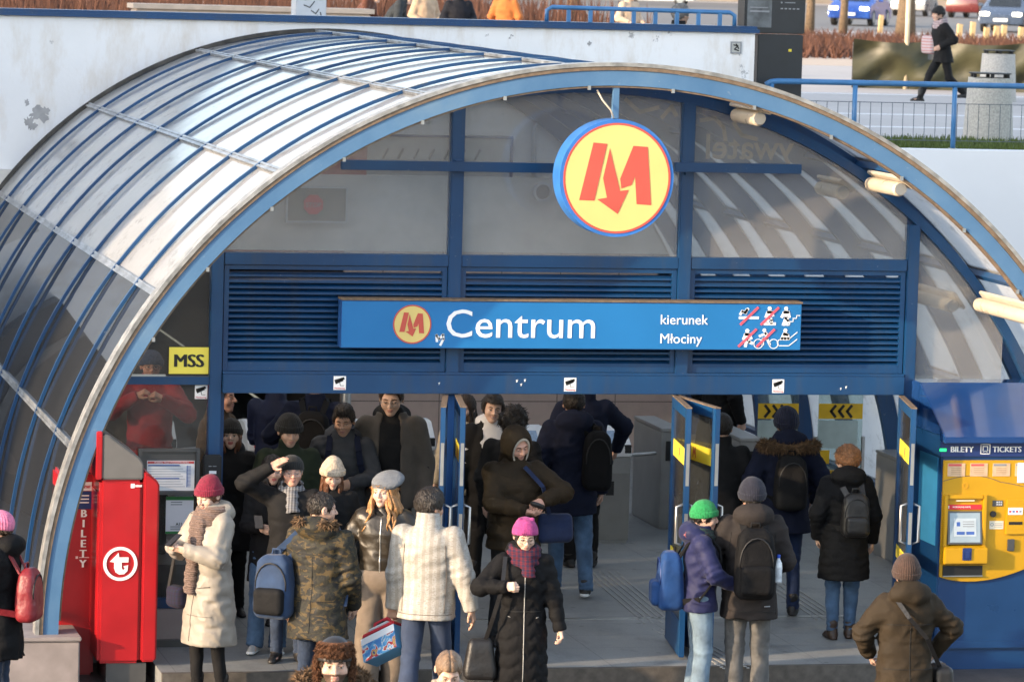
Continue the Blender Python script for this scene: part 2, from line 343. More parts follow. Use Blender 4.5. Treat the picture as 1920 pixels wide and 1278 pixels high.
class MB:
    """collects simple shapes into one mesh"""
    def __init__(s): s.v = []; s.f = []
    def add(s, vs, fs):
        b = len(s.v); s.v += [tuple(map(float, v)) for v in vs]; s.f += [tuple(i + b for i in f) for f in fs]; return s
    def box(s, a, b):
        x0, y0, z0 = a; x1, y1, z1 = b
        return s.add([(x0, y0, z0), (x1, y0, z0), (x1, y1, z0), (x0, y1, z0), (x0, y0, z1), (x1, y0, z1), (x1, y1, z1), (x0, y1, z1)],
                     [(0, 3, 2, 1), (4, 5, 6, 7), (0, 1, 5, 4), (1, 2, 6, 5), (2, 3, 7, 6), (3, 0, 4, 7)])
    def bar(s, p, q, w, h=None, up=(0, 0, 1)):
        p = Vector(p); q = Vector(q); h = h or w; d = (q - p).normalized(); u = Vector(up)
        if abs(d.dot(u)) > 0.98: u = Vector((0, 1, 0))
        r = d.cross(u).normalized(); u = r.cross(d)
        vs = [c + r * (a * w / 2) + u * (b * h / 2) for c in (p, q) for a, b in ((-1, -1), (1, -1), (1, 1), (-1, 1))]
        return s.add(vs, [(0, 1, 2, 3), (7, 6, 5, 4), (0, 4, 5, 1), (1, 5, 6, 2), (2, 6, 7, 3), (3, 7, 4, 0)])
    def tube(s, pts, r, n=8, cap=True):
        pts = [Vector(p) for p in pts]; k = len(pts); rs = r if isinstance(r, (list, tuple)) else [r] * k
        b = len(s.v); u = None
        for i, p in enumerate(pts):
            d = (pts[min(i + 1, k - 1)] - pts[max(i - 1, 0)]).normalized()
            if u is None:
                u = d.cross(Vector((0.31, 0.2, 1)) if abs(d.z) < 0.9 else Vector((1, 0.1, 0))).normalized()
            else: u = (u - d * u.dot(d)).normalized()
            w = d.cross(u)
            for j in range(n):
                a = 2 * math.pi * j / n; s.v.append(tuple(p + (u * math.cos(a) + w * math.sin(a)) * rs[i]))
        for i in range(k - 1):
            for j in range(n):
                s.f.append((b + i * n + j, b + i * n + (j + 1) % n, b + (i + 1) * n + (j + 1) % n, b + (i + 1) * n + j))
        if cap:
            s.f.append(tuple(b + j for j in range(n))[::-1]); s.f.append(tuple(b + (k - 1) * n + j for j in range(n)))
        return s
    def lathe(s, prof, c=(0, 0, 0), n=24):
        b = len(s.v); k = len(prof)
        for r, z in prof:
            for j in range(n):
                a = 2 * math.pi * j / n; s.v.append((c[0] + r * math.cos(a), c[1] + r * math.sin(a), c[2] + z))
        for i in range(k - 1):
            for j in range(n):
                s.f.append((b + i * n + j, b + i * n + (j + 1) % n, b + (i + 1) * n + (j + 1) % n, b + (i + 1) * n + j))
        s.f.append(tuple(b + j for j in range(n))[::-1]); s.f.append(tuple(b + (k - 1) * n + j for j in range(n)))
        return s
    def arc(s, r0, r1, y0, y1, a0, a1, n=96, zc=0.218):
        """box-section arch about the Y axis; angles in degrees from straight up"""
        b = len(s.v)
        for i in range(n + 1):
            t = R_(a0 + (a1 - a0) * i / n)
            for r, y in ((r0, y0), (r1, y0), (r1, y1), (r0, y1)):
                s.v.append((r * math.sin(t), y, zc + r * math.cos(t)))
        for i in range(n):
            for j in range(4):
                s.f.append((b + i * 4 + j, b + i * 4 + (j + 1) % 4, b + (i + 1) * 4 + (j + 1) % 4, b + (i + 1) * 4 + j))
        s.f.append((b, b + 1, b + 2, b + 3)); e = b + n * 4; s.f.append((e + 3, e + 2, e + 1, e)); return s
    def prism(s, poly, y0, y1):
        """polygon in X,Z extruded along Y from y0 (front) to y1"""
        k = len(poly); b = len(s.v)
        for y in (y0, y1):
            for x, z in poly: s.v.append((x, y, z))
        s.f.append(tuple(b + i for i in range(k))); s.f.append(tuple(b + k + i for i in range(k))[::-1])
        for i in range(k): s.f.append((b + i, b + k + i, b + k + (i + 1) % k, b + (i + 1) % k))
        return s
    def mesh(s, name, smooth=False, bevel=0.0):
        me = bpy.data.meshes.new(name); me.from_pydata(s.v, [], s.f)
        bm = bmesh.new(); bm.from_mesh(me)
        bmesh.ops.recalc_face_normals(bm, faces=bm.faces[:])
        if bevel > 0:
            es = [e for e in bm.edges if len(e.link_faces) == 2 and e.calc_face_angle(0) > 0.6]
            bmesh.ops.bevel(bm, geom=es, offset=bevel, segments=2, affect='EDGES', clamp_overlap=True)
        bm.to_mesh(me); bm.free()
        if smooth: me.polygons.foreach_set('use_smooth', [True] * len(me.polygons))
        return me
    def build(s, name, m, parent=None, smooth=False, bevel=0.0, loc=None):
        if smooth == 'auto':
            me = s.mesh(name, True, bevel); me.set_sharp_from_angle(angle=R_(35))
        else: me = s.mesh(name, smooth, bevel)
        o = link(name, me, m, parent)
        if loc is not None: o.location = loc
        return o
def box(name, a, b, m, parent=None, bevel=0.0): return MB().box(a, b).build(name, m, parent, bevel=bevel)

def text(name, body, size, m, parent, loc, rot=(R_(90), 0, 0), bold=0.0, align='LEFT', thick=0.002, sx=1.0, mirror=False):
    cu = bpy.data.curves.new(name, 'FONT'); cu.body = body; cu.size = size; cu.offset = bold; cu.extrude = thick; cu.align_x = align; cu.resolution_u = 3
    t = bpy.data.objects.new(name, cu); COL.objects.link(t)
    bpy.context.view_layer.update()
    me = bpy.data.meshes.new_from_object(t.evaluated_get(bpy.context.evaluated_depsgraph_get()))
    bpy.data.objects.remove(t)
    me.materials.clear()
    if sx != 1.0 or mirror:
        me.transform(Matrix.Diagonal(((-sx if mirror else sx), 1, 1, 1)))
        if mirror: me.flip_normals()
    o = link(name, me, m, parent); o.location = loc; o.rotation_euler = rot
    return o
def bold_text(name, body, size, m, parent, loc, d=0.004, align='LEFT'):
    o = text(name, body, size, m, parent, loc, align=align); bm = bmesh.new()
    for k in (-1, 0, 1):
        t = o.data.copy(); t.transform(Matrix.Translation((k * d, 0, k * 0.0003))); bm.from_mesh(t); bpy.data.meshes.remove(t)
    bm.to_mesh(o.data); bm.free(); return o
def disc(mb, cx, cz, r, y0, y1, n=48):
    return mb.prism([(cx + r * math.cos(2 * math.pi * i / n), cz + r * math.sin(2 * math.pi * i / n)) for i in range(n)], y0, y1)
def annulus(mb, cx, cz, r0, r1, y0, y1, n=48):
    for i in range(n):
        a, b = 2 * math.pi * i / n, 2 * math.pi * (i + 1) / n
        mb.prism([(cx + r0 * math.cos(a), cz + r0 * math.sin(a)), (cx + r1 * math.cos(a), cz + r1 * math.sin(a)),
                  (cx + r1 * math.cos(b), cz + r1 * math.sin(b)), (cx + r0 * math.cos(b), cz + r0 * math.sin(b))], y0, y1)
    return mb
def strokes(mb, lines, w, y0, y1, ox=0, oz=0, s=1.0):
    """flat strokes: polylines in X,Z"""
    for ln in lines:
        for (x0, z0), (x1, z1) in zip(ln[:-1], ln[1:]):
            d = math.hypot(x1 - x0, z1 - z0) or 1; nx, nz = -(z1 - z0) / d * w / 2, (x1 - x0) / d * w / 2
            ex, ez = (x1 - x0) / d * w * 0.35, (z1 - z0) / d * w * 0.35
            mb.prism([(ox + s * (x0 - ex + nx), oz + s * (z0 - ez + nz)), (ox + s * (x0 - ex - nx), oz + s * (z0 - ez - nz)),
                      (ox + s * (x1 + ex - nx), oz + s * (z1 + ez - nz)), (ox + s * (x1 + ex + nx), oz + s * (z1 + ez + nz))], y0, y1)
    return mb
# ================================================================== THE SETTING
tag(MB().box((-90, -80, -0.6), (60, 13.5, -0.15)).build('square_ground', 'darkground'), kind='structure')
fl = MB().box((-3.72, -0.30, -0.149), (2.84, 1.0, 0.0)).box((-4.3, 1.0, -0.149), (4.3, 13.45, 0.0)).box((-4.3, 13.45, -0.149), (0.2, 30, 0.0))
tag(fl.build('hall_floor', 'hallfloor'), kind='structure')
st = MB().box((-3.72, -0.36, -0.148), (2.84, -0.301, 0.002))
tag(st.build('step_edge', mat('worn step edge', (0.085, 0.075, 0.065), 0.7, var=0.3, vscale=15)), kind='structure')
# threshold strip and tactile strips on the floor
tag(MB().box((-1.0, 2.0, 0.0), (2.8, 2.07, 0.006)).build('threshold_strip', 'steel'), 'long steel threshold strip let into the grey hall floor', 'threshold')
def tactile(label, p, q, n, w, wid):
    m = MB(); p = Vector((p[0], p[1], 0.003)); q = Vector((q[0], q[1], 0.003)); d = (q - p).normalized(); s = Vector((-d.y, d.x, 0))
    for i in range(n):
        o = s * ((i - (n - 1) / 2) * wid / n)
        m.bar(p + o, q + o, w, 0.006)
    e = (0, 1)
    for pt in (p - d * 0.14, q + d * 0.14):
        for i in range(5):
            for j in range(4):
                c = pt + s * ((i - 2) * wid / 4.4) + d * ((j - 1.5) * 0.07); m.lathe([(0.016, -0.002), (0.013, 0.005)], c, 8)
    tag(m.build('tactile_strip', mat('tactile steel', (0.30, 0.30, 0.29), 0.45, 0.3)), label, 'tactile strip')
tactile('ribbed tactile strip running from the middle of the doorway into the hall', (1.12, 4.4), (0.98, 2.0), 6, 0.022, 0.36)
tactile('ribbed tactile strip on the floor beside the open blue door leaf', (0.95, 1.2), (1.02, -0.2), 5, 0.022, 0.30)
tactile('ribbed tactile strip behind the woman in blue jeans by the right door', (2.62, 3.6), (2.55, 2.1), 5, 0.022, 0.30)

# retaining wall, plaza behind it
WY = 13.5
w = MB()
w.box((-60, WY, -0.15), (-4.25, WY + 0.30, 4.94)).box((-4.25, WY, 3.2), (4.35, WY + 0.30, 4.94)).box((4.35, WY, -0.15), (5.08, WY + 0.30, 4.94))
wl = tag(w.build('retaining_wall', 'whitewall'), 'tall white plastered retaining wall with peeling paint above and behind the glass vault', 'wall')
tag(MB().box((5.083, WY + 0.01, -0.15), (60, WY + 0.30, 3.62)).build('retaining_wall', 'whiteplain'), 'lower clean white retaining wall below the grass strip on the right', 'wall')
rp_ = random.Random(21)
def wall_patch(u, v, r, asp, m, name, n=22, dy=0.003):
    p = on_y(u, v, WY); poly = []
    for i in range(n):
        a = 2 * math.pi * i / n; q = r * (0.45 + 0.75 * rp_.random()); poly.append((p[0] + q * math.cos(a) * asp, p[2] + q * math.sin(a)))
    MB().prism(poly, WY - dy, WY - 0.0008).build(name, m, wl)
pg = mat('bare grey plaster', (0.34, 0.34, 0.345), 0.9, var=0.2); pb = mat('stained plaster', (0.52, 0.46, 0.39), 0.9, var=0.25, vscale=8)
for k_, (u, v, r, a) in enumerate(((72, 214, 0.10, 1.3), (55, 230, 0.075, 0.9), (84, 208, 0.05, 1.2), (50, 192, 0.045, 0.6), (62, 238, 0.05, 1.0), (1105, 82, 0.03, .8))): wall_patch(u, v, r, a, pg, 'peeled_patch', dy=0.002 + 0.0007 * k_)
cp = MB().box((-60, WY - 0.05, 4.943), (5.12, WY + 0.35, 4.985)).box((-60, WY - 0.02, 4.985), (5.10, WY + 0.30, 5.02))
tag(cp.build('wall_coping', 'blue'), 'blue metal coping along the top of the tall white wall', 'coping')
def ground_sheet(name, x0, y0, x1, y1, z, m): return tag(MB().box((x0, y0, z - 0.05), (x1, y1, z)).build(name, m), kind='structure')
ground_sheet('plaza_ground', -400, WY + 0.30, 500, 900, 3.5, 'slabs')
ground_sheet('pavement_path', 12, 56, 40, 64, 3.506, mat('warm path', (0.45, 0.36, 0.28), 0.85, var=0.1))
ground_sheet('street', -200, 104, 300, 190, 3.507, 'asphalt')
for yy in (22.5, 27.2, 36.5):
    ground_sheet('paving_band', 6, yy, 40, yy + 0.28, 3.504, mat('pale paving band', (0.62, 0.62, 0.63), 0.8))
# hall interior
tag(MB().box((0.25, WY - 0.10, 0.0), (4.3, WY - 0.005, 2.35)).build('tiled_wall', 'pinktile'), 'pinkish brown tiled wall at the far end of the hall', 'wall')
tag(MB().box((-4.3, WY - 0.12, 2.352), (4.32, WY - 0.002, 3.22)).build('lintel_beam', mat('grey lintel', (0.60, 0.58, 0.55), 0.8, var=0.15, vscale=2)), 'wide grey lintel across the far end of the hall', 'beam')
tag(MB().box((-4.6, WY + 0.3, 2.5), (0.6, 30, 2.6)).box((0.25, WY + 0.0, 0), (0.45, 30, 2.5)).box((-4.6, WY + 0.3, 0), (-4.4, 30, 2.5)).box((-4.6, 29.8, 0), (0.6, 30, 2.5)).build('passage', mat('dark passage', (0.06, 0.055, 0.05), 0.8)), kind='structure')
# unseen dark front, added to darken reflections in the lower left vault panes
sh = thing('added_dark_front', 'unseen dark front added left of the vault to darken its reflections', 'backdrop', (-9, WY - 0.6, -0.15))
box('wall', (-7, 0.05, 0), (3.9, 0.58, 3.1), mat('added dark front', (0.035, 0.03, 0.028), 0.25, var=0.4, vscale=1), sh)
for k in range(5): box('added_front_bar', (-7 + k * 2.6, 0, 0), (-6.9 + k * 2.6, 0.049, 3.1), 'darksteel', sh)

# ================================================================== GLASS VAULT
R0 = 4.68; ZC = 0.218
PURL = [-88, -71, -53.6, -36.1, -18.9, -1.7, 15.6, 33, 50.4, 67.8, 86]
V = thing('glass_canopy', 'long barrel vaulted canopy of cloudy glass in a blue steel frame', 'canopy', (0, 0, 0))
ar = MB().arc(4.512, 4.635, 0.0, 0.11, -93, 93, 120)
ring = ar.build('arch_ring', 'ring', V, smooth='auto')
MB().arc(4.637, 4.668, -0.012, 0.13, -93, 93, 120).build('gasket', 'gasket', ring, smooth='auto')
MB().arc(4.669, 4.70, -0.02, 0.16, -93, 93, 120).build('edge_strip', 'aluold', ring, smooth='auto')
MB().arc(4.496, 4.511, 0.01, 0.10, -88, 88, 120).build('cable_trim', 'gasket', ring, smooth='auto')
for a in range(-60, 61, 9):
    t = R_(a + 2.5); q = (4.498 * math.sin(t), ZC + 4.498 * math.cos(t)); box('cable_clip', (q[0] - 0.012, -0.012, q[1] - 0.017), (q[0] + 0.012, 0.012, q[1] + 0.017), 'steel', ring)
RIBS = [1.2, 1.52 * 2 - 0.1, 4.48, 6.0, 7.6, 9.12, 10.7, 12.25]
RIBS = [1.45] + RIBS[1:]
for y in RIBS:
    rb = MB().arc(4.44, 4.60, y - 0.045, y + 0.045, -93, 93, 90).build('rib', 'blue', V, smooth='auto')
    MB().arc(4.624, 4.652, y - 0.026, y + 0.026, -92, 92, 90).build('cover_strip', 'blue', rb, smooth='auto')
    wp = MB()
    for a, ln in ((-18.9, 5.0), (-18.9 + 0.1, 3.0)):
        wp.arc(4.6525, 4.655, y - 0.027, y + 0.027, a - (1.5 + 3.5 * ((y * 7.3) % 1)), a + 1.2 + 2.5 * ((y * 3.1) % 1), 8)
        break
    wp.build('worn_patch', 'aluold', rb)
MB().arc(4.40, 4.645, WY - 0.10, WY - 0.004, -93, 93, 90).build('wall_rib', 'blue', V, smooth='auto')
MB().arc(4.62, 4.664, WY - 0.16, WY - 0.101, -93, 93, 90).build('wall_seal', mat('black sealant', (0.05, 0.047, 0.043), 0.8, var=0.5, vscale=8), V, smooth='auto')
for i, a in enumerate(PURL):
    p = MB()
    w_ = 0.036 / 4.69 * 57.3 * 0.5
    p.arc(4.625, 4.650, 0.16, WY - 0.16, a - w_ * 1.7, a - w_ * 0.5, 2); p.arc(4.625, 4.642, 0.16, WY - 0.16, a - w_ * 0.49, a + w_ * 0.49, 2); p.arc(4.625, 4.650, 0.16, WY - 0.16, a + w_ * 0.5, a + w_ * 1.7, 2)
    pp = p.build('purlin', mat('purlin aluminium', (0.34, 0.35, 0.36), 0.42, 0.75, 0.45, 5) if a > -80 else 'blue', V)
    q = MB(); q.arc(4.54, 4.60, 0.16, WY - 0.16, a - 0.3, a + 0.3, 2); q.build('inner_rail', 'blue', pp)
edges = PURL
ys = [0.06] + RIBS + [WY - 0.02]
for i in range(len(edges) - 1):
    g = MB()
    for ya, yb in zip(ys[:-1], ys[1:]):
        b0 = len(g.v); n = 8
        for j in range(n + 1):
            t = R_(edges[i] + (edges[i + 1] - edges[i]) * j / n)
            for y in (ya, yb):
                u = j / n; sag = -0.012 * math.sin(math.pi * u)
                g.v.append(((4.622 + sag) * math.sin(t), y, ZC + (4.622 + sag) * math.cos(t)))
        for j in range(n): g.f.append((b0 + 2 * j, b0 + 2 * j + 1, b0 + 2 * j + 3, b0 + 2 * j + 2))
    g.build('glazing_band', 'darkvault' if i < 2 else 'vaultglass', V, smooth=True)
# stone plinths the arch stands on
for sx, lab in ((-1, 'pale stone block under the left foot of the glass arch'), (1, 'pale stone block under the right foot of the glass arch')):
    x0, x1 = sorted((sx * 4.35, sx * 4.95))
    t = thing('stone_plinth', lab, 'plinth', (0, 0, -0.15))
    box('block', (x0, -0.12, 0), (x1, 0.45, 0.38), 'stone', t, bevel=0.012)
    box('cap_slab', (x0 - 0.01, -0.14, 0.381), (x1 + 0.01, 0.46, 0.415), 'stone', t, bevel=0.008)
tag(MB().box((-4.95, 0.46, -0.15), (-4.4, WY - 0.2, 0.25)).build('base_wall', 'plinthtile'), 'low tiled base wall along the left foot of the vault', 'wall')
tag(MB().box((4.4, 0.46, -0.15), (4.95, WY - 0.2, 0.25)).build('base_wall', 'plinthtile'), 'low tiled base wall along the right foot of the vault', 'wall')
# lamps under the vault between the ring and the door screen
def vault_lamp(a, y0, y1, lab, r=4.46):
    t = thing('ceiling_lamp', lab, 'lamp', (0, 0, 0), group='long lamps under the vault')
    th = R_(a); c = Vector((r * math.sin(th), 0, ZC + r * math.cos(th))); n = Vector((-math.sin(th), 0, -math.cos(th))); Y0, Y1 = Vector((0, y0, 0)), Vector((0, y1, 0)); e = Vector((0, .02, 0))
    MB().bar(c - n * .045 + Y0, c - n * .045 + Y1, 0.17, 0.03, up=n).build('reflector', mat('lamp housing', (0.50, 0.45, 0.38), 0.4, var=0.1), t, bevel=0.006)
    MB().tube([c + n * .03 + Y0 + e, c + n * .03 + Y0 + e * 2, c + n * .03 + Y1 - e * 2, c + n * .03 + Y1 - e], [0.045, 0.06, 0.06, 0.045], 20).build('diffuser', mat('lamp plastic', (0.42, 0.34, 0.24), 0.3), t, smooth='auto')
    for yy in (y0 + .01, y1 - .01):
        k = c + n * .025 + Vector((0, yy, 0)); MB().tube([k - e * .5, k + e * .5], 0.05, 16).build('end_cap', 'greysteel', t, smooth='auto')
    MB().tube([c - n * .05 + Y1 - e * 3, c - n * .10 + Y1 + e, c - n * .12 + Y1 + e * 2], 0.006, 6).build('cable', 'black', t)
vault_lamp(33.5, 0.10, 0.92, 'lamp under the vault right of the round sign')
vault_lamp(52.3, -0.45, 0.92, 'large long lamp under the vault above the blue ticket machine', 4.40)
vault_lamp(16.2, 0.20, 0.92, 'lamp tucked under the arch just right of the sign post')
vault_lamp(53.0, 1.55, 2.7, 'lamp inside the hall behind the right side pane', 4.35)
vault_lamp(34.2, 1.6, 2.3, 'lamp inside the hall behind the upper right pane', 4.35)

# ================================================================== DOOR SCREEN
S = thing('entrance_screen', 'blue steel entrance screen with louvres, doors and upper glazing under the arch', 'entrance', (0, 0, 0))
CX = [-3.14, -1.145, 0.84, 2.87]; YW = 1.0
def zarc(x, r): return ZC + math.sqrt(max(0.0, r * r - x * x))
for x, w in zip(CX, (0.10, 0.11, 0.11, 0.10)):
    MB().box((x - w / 2, YW - 0.06, 0.0 if abs(x) > 2 else 2.09), (x + w / 2, YW + 0.07, zarc(abs(x) + w / 2, 4.44))).build('column', 'blue', S, bevel=0.006)
box('column', (-1.145 - 0.02, YW + 0.0, 0.0), (-1.145 + 0.06, YW + 0.07, 2.088), 'signdark', S)
MB().arc(4.42, 4.50, YW - 0.05, YW + 0.08, -88, 88, 100).build('arch_frame', 'blue', S, smooth='auto')
for a, b in ((CX[0], CX[1]), (CX[1], CX[2]), (CX[2], CX[3])):
    box('beam', (a + 0.056, YW - 0.055, 3.165), (b - 0.056, YW + 0.06, 3.262), 'blue', S, bevel=0.005)
    # louvres
    fr = MB(); x0, x1, z0, z1 = a + 0.06, b - 0.06, 2.285, 3.16
    fr.box((x0, YW - 0.03, z0), (x0 + 0.04, YW + 0.05, z1)); fr.box((x1 - 0.04, YW - 0.03, z0), (x1, YW + 0.05, z1))
    fr.box((x0 + 0.041, YW - 0.03, z1 - 0.035), (x1 - 0.041, YW + 0.05, z1)); fr.box((x0 + 0.041, YW - 0.03, z0), (x1 - 0.041, YW + 0.05, z0 + 0.06))
    lf = fr.build('louvre_frame', 'blue', S)
    sl_ = MB(); n = 16
    for k in range(n):
        z = z0 + 0.075 + (z1 - z0 - 0.15) * k / (n - 1)
        sl_.add([(x0 + 0.042, YW - 0.028, z - 0.020), (x1 - 0.042, YW - 0.028, z - 0.020), (x1 - 0.042, YW - 0.028, z - 0.002), (x0 + 0.042, YW - 0.028, z - 0.002),
                 (x0 + 0.042, YW + 0.03, z + 0.012), (x1 - 0.042, YW + 0.03, z + 0.012), (x1 - 0.042, YW + 0.03, z + 0.02), (x0 + 0.042, YW + 0.03, z + 0.02)],
                [(0, 1, 2, 3), (3, 2, 6, 7), (4, 7, 6, 5), (0, 4, 5, 1), (0, 3, 7, 4), (1, 5, 6, 2)])
    sl_.build('louvre', 'blue', lf)
    box('louvre_back', (x0 + 0.041, YW + 0.045, z0 + 0.06), (x1 - 0.041, YW + 0.049, z1 - 0.075), 'black', lf)
box('header', (CX[0] + 0.056, YW - 0.10, 2.105), (CX[3] - 0.056, YW + 0.06, 2.262), 'blue', S, bevel=0.006)
for u, v in ((822, 718), (968, 713), (976, 720), (983, 712), (1575, 728), (1585, 725)):
    p = on_y(u, v, YW - 0.1); strokes(MB(), [[(0, 0), (0.012, 0.006), (0.004, -0.012)]], 0.004 + 0.002 * (u % 3), YW - 0.1022, YW - 0.1004, p[0], p[2]).build('paint_chip', 'ink', S)
box('header_ledge', (CX[0] + 0.056, YW - 0.075, 2.2635), (CX[3] - 0.056, YW + 0.05, 2.283), 'blue', S)
# upper panes
def pane(xa, xb, zb, r, m, name='glass_pane'):
    n = 24; pts = [(xa, zb), (xb, zb)] + [(xb + (xa - xb) * k / n, zarc(xb + (xa - xb) * k / n, r)) for k in range(n + 1)]
    return MB().prism(pts, YW + 0.0, YW + 0.01).build(name, m, S)
pane(-3.085, -1.205, 3.266, 4.415, 'glass'); pane(-1.085, 0.78, 3.266, 4.415, 'glass'); pane(0.90, 2.815, 3.266, 4.415, 'glass')
pane(2.925, 3.72, 2.2, 4.415, 'glass')
gm = mat('ochre reflection colour', (0.34, 0.25, 0.19), 0.7, var=0.25, vscale=10)  # letters and strokes of a mirrored reflection, coloured onto the back of the pane
text('painted_reflection', 'ywatel', 0.30, gm, S, (1.78, YW + 0.0115, 4.10), bold=0.004, thick=0.0006, mirror=True)
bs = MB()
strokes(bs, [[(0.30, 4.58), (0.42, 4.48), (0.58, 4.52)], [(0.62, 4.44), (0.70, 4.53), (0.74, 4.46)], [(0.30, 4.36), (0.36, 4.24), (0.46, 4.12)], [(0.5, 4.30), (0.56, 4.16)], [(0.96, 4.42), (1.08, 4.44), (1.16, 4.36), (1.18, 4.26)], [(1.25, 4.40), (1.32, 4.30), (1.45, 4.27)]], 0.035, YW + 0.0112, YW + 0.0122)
bs.build('reflected_strokes', gm, S)
# left side panes with their bars
def side_pane(z0, z1, m):
    n = 16; pts = [(-3.195, z0), (-3.195, z1)] + [(-zarc(z1 + (z0 - z1) * k / n - ZC, 4.415) + ZC, z1 + (z0 - z1) * k / n) for k in range(n + 1)]
    return MB().prism(pts, YW + 0.0, YW + 0.01).build('glass_pane', m, S)
side_pane(2.235, 3.15, 'officeglass'); side_pane(0.39, 2.165, 'officeglass')
box('cross_bar', (-4.12, YW - 0.04, 2.168), (-3.192, YW + 0.05, 2.232), 'blue', S)
box('pane_bead', (-3.86, YW - 0.012, 2.233), (-3.55, YW - 0.002, 2.25), 'steel', S)
box('sill_bar', (-4.38, YW - 0.06, 0.31), (-3.192, YW + 0.06, 0.388), 'blue', S)
tw = MB().box((-4.38, YW - 0.10, 0.0), (-3.0, YW + 0.08, 0.308)); tw.build('tiled_base', 'plinthtile', S)
box('kerb', (-4.38, YW - 0.14, 0.0), (-3.1, YW - 0.101, 0.06), 'darksteel', S)
box('cross_bar', (2.922, YW - 0.04, 2.13), (4.15, YW + 0.05, 2.2), 'blue', S)
box('side_panel', (2.922, YW + 0.0, 0.0), (4.3, YW + 0.03, 2.128), mat('grey side panel', (0.30, 0.29, 0.27), 0.5), S)
# bars carrying the signs
for p, q in (((640, 309), (1047, 309)), ((1265, 315), (1502, 317))):
    a, b = on_y(*p, 0.86), on_y(*q, 0.86)
    z = 4.005 if p[0] < 1000 else 4.03
    box('support_bar', (a[0], 0.84, z - 0.04), (b[0], 0.90, z + 0.04), 'blue', S, bevel=0.004)
for x in (-1.145, 0.84): box('bracket', (x - 0.03, 0.901, 3.96), (x + 0.03, 0.94, 4.06), 'blue', S)

# doors
def door_leaf(x, y, ang, w=0.96, flip=1, stickers=True, lab=None):
    """hinged at x,y; ang = direction of the leaf in degrees from +X"""
    d = bpy.data.objects.new('door_leaf', MB().box((0, -0.022, 0.02), (0.075, 0.022, 2.09)).box((w - 0.075, -0.022, 0.02), (w, 0.022, 2.09))
        .box((0.076, -0.022, 0.02), (w - 0.076, 0.022, 0.30)).box((0.076, -0.022, 2.0), (w - 0.076, 0.022, 2.09)).mesh('door_leaf', bevel=0.004))
    d.data.materials.append(MATS['blue']); COL.objects.link(d); d.parent = S; d.location = (x, y, 0); d.rotation_euler = (0, 0, R_(ang))
    box('pane', (0.076, -0.006, 0.301), (w - 0.076, 0.006, 1.999), 'doorglass', d)
    for z0, z1 in ((0.95, 1.22), (1.45, 1.80)): MB().box((w + 0.0005, -0.014, z0), (w + 0.004, 0.014, z1)).build('lock_plate', 'steel', d)
    sm = MB(); sm.box((0.001, -0.024, 2.0905), (w, 0.024, 2.10)); sm.build('top_strip', 'gasket', d)
    for s in (-1, 1):
        MB().tube([(w - 0.04, s * 0.022, 0.95), (w - 0.04, s * 0.075, 0.97), (w - 0.04, s * 0.075, 1.27), (w - 0.04, s * 0.022, 1.29)], 0.013, 8).build('handle', 'steel', d, smooth=True)
    if stickers:
        for z0, z1 in ((1.60, 1.74), (0.72, 0.83)):
            for sd in (-1, 1):
                y0, y1 = sorted((sd * 0.0065, sd * 0.009)); st_ = MB().box((0.08, y0, z0), (w - 0.08, y1, z1)).build('sticker_band', 'yellowflat', d)
                y0, y1 = sorted((sd * 0.0095, sd * 0.011)); strokes(MB(), [[(-0.03, -0.04), (-0.018, 0.04), (0.0, -0.015), (0.018, 0.04), (0.03, -0.04)]], 0.014, y0, y1, w / 2, (z0 + z1) / 2).build('metro_mark', 'mred', st_)
    return d
door_leaf(0.785, 0.93, -98); door_leaf(0.80, 0.94, -84)
door_leaf(-1.20, 0.93, -103, 0.92); door_leaf(-1.10, 0.93, -99, 0.92)
door_leaf(2.80, 0.93, -102); door_leaf(-3.07, 1.05, 86, 0.92)

# ================================================================== SIGNS
def metro_m(mb, cx, cz, s, y0, y1):
    P = lambda pts: [(cx + (x - 1551) / 305 * s, cz - (z - 1000) / 305 * s) for x, z in pts]
    mb.prism(P([(1405, 797), (1487, 803), (1420, 1130), (1330, 1128)]), y0, y1)
    mb.prism(P([(1503, 830), (1571, 1072), (1622, 1066), (1560, 1205), (1437, 1122), (1494, 1112), (1468, 1000)]), y0, y1)
    mb.prism(P([(1642, 812), (1727, 817), (1758, 1152), (1671, 1147), (1657, 985), (1638, 1037), (1578, 1058), (1569, 1003)]), y0, y1)
    return mb
M = thing('round_metro_sign', 'round yellow sign with a red arrow M in a blue rim hanging from the arch', 'sign', (-0.04, 0, 3.51))
mc = (0.005, 0.47)
disc(MB(), mc[0], mc[1], 0.478, -0.06, 0.19, 64).build('rim', mat('sign rim blue', (0.03, 0.16, 0.50), 0.4, var=0.15, vscale=8), M, smooth='auto')
fc = disc(MB(), mc[0], mc[1], 0.432, -0.066, -0.061, 64).build('face', 'msign', M)
annulus(MB(), mc[0], mc[1], 0.434, 0.450, -0.067, -0.061, 64).build('red_ring', 'mred', M)
metro_m(MB(), mc[0], mc[1], 0.432, -0.069, -0.0665).build('letter_m', 'mred', fc)
pt = MB().box((-0.025, 0.02, 0.95), (0.025, 0.07, 1.21)); pt.build('hanger_post', 'ring', M)
MB().tube([(-0.16, 0.03, 1.18), (-0.12, 0.0, 1.10), (-0.05, -0.01, 1.02), (-0.02, 0.0, 0.955)], 0.008, 6).build('cable', 'lamp', M, smooth=True)

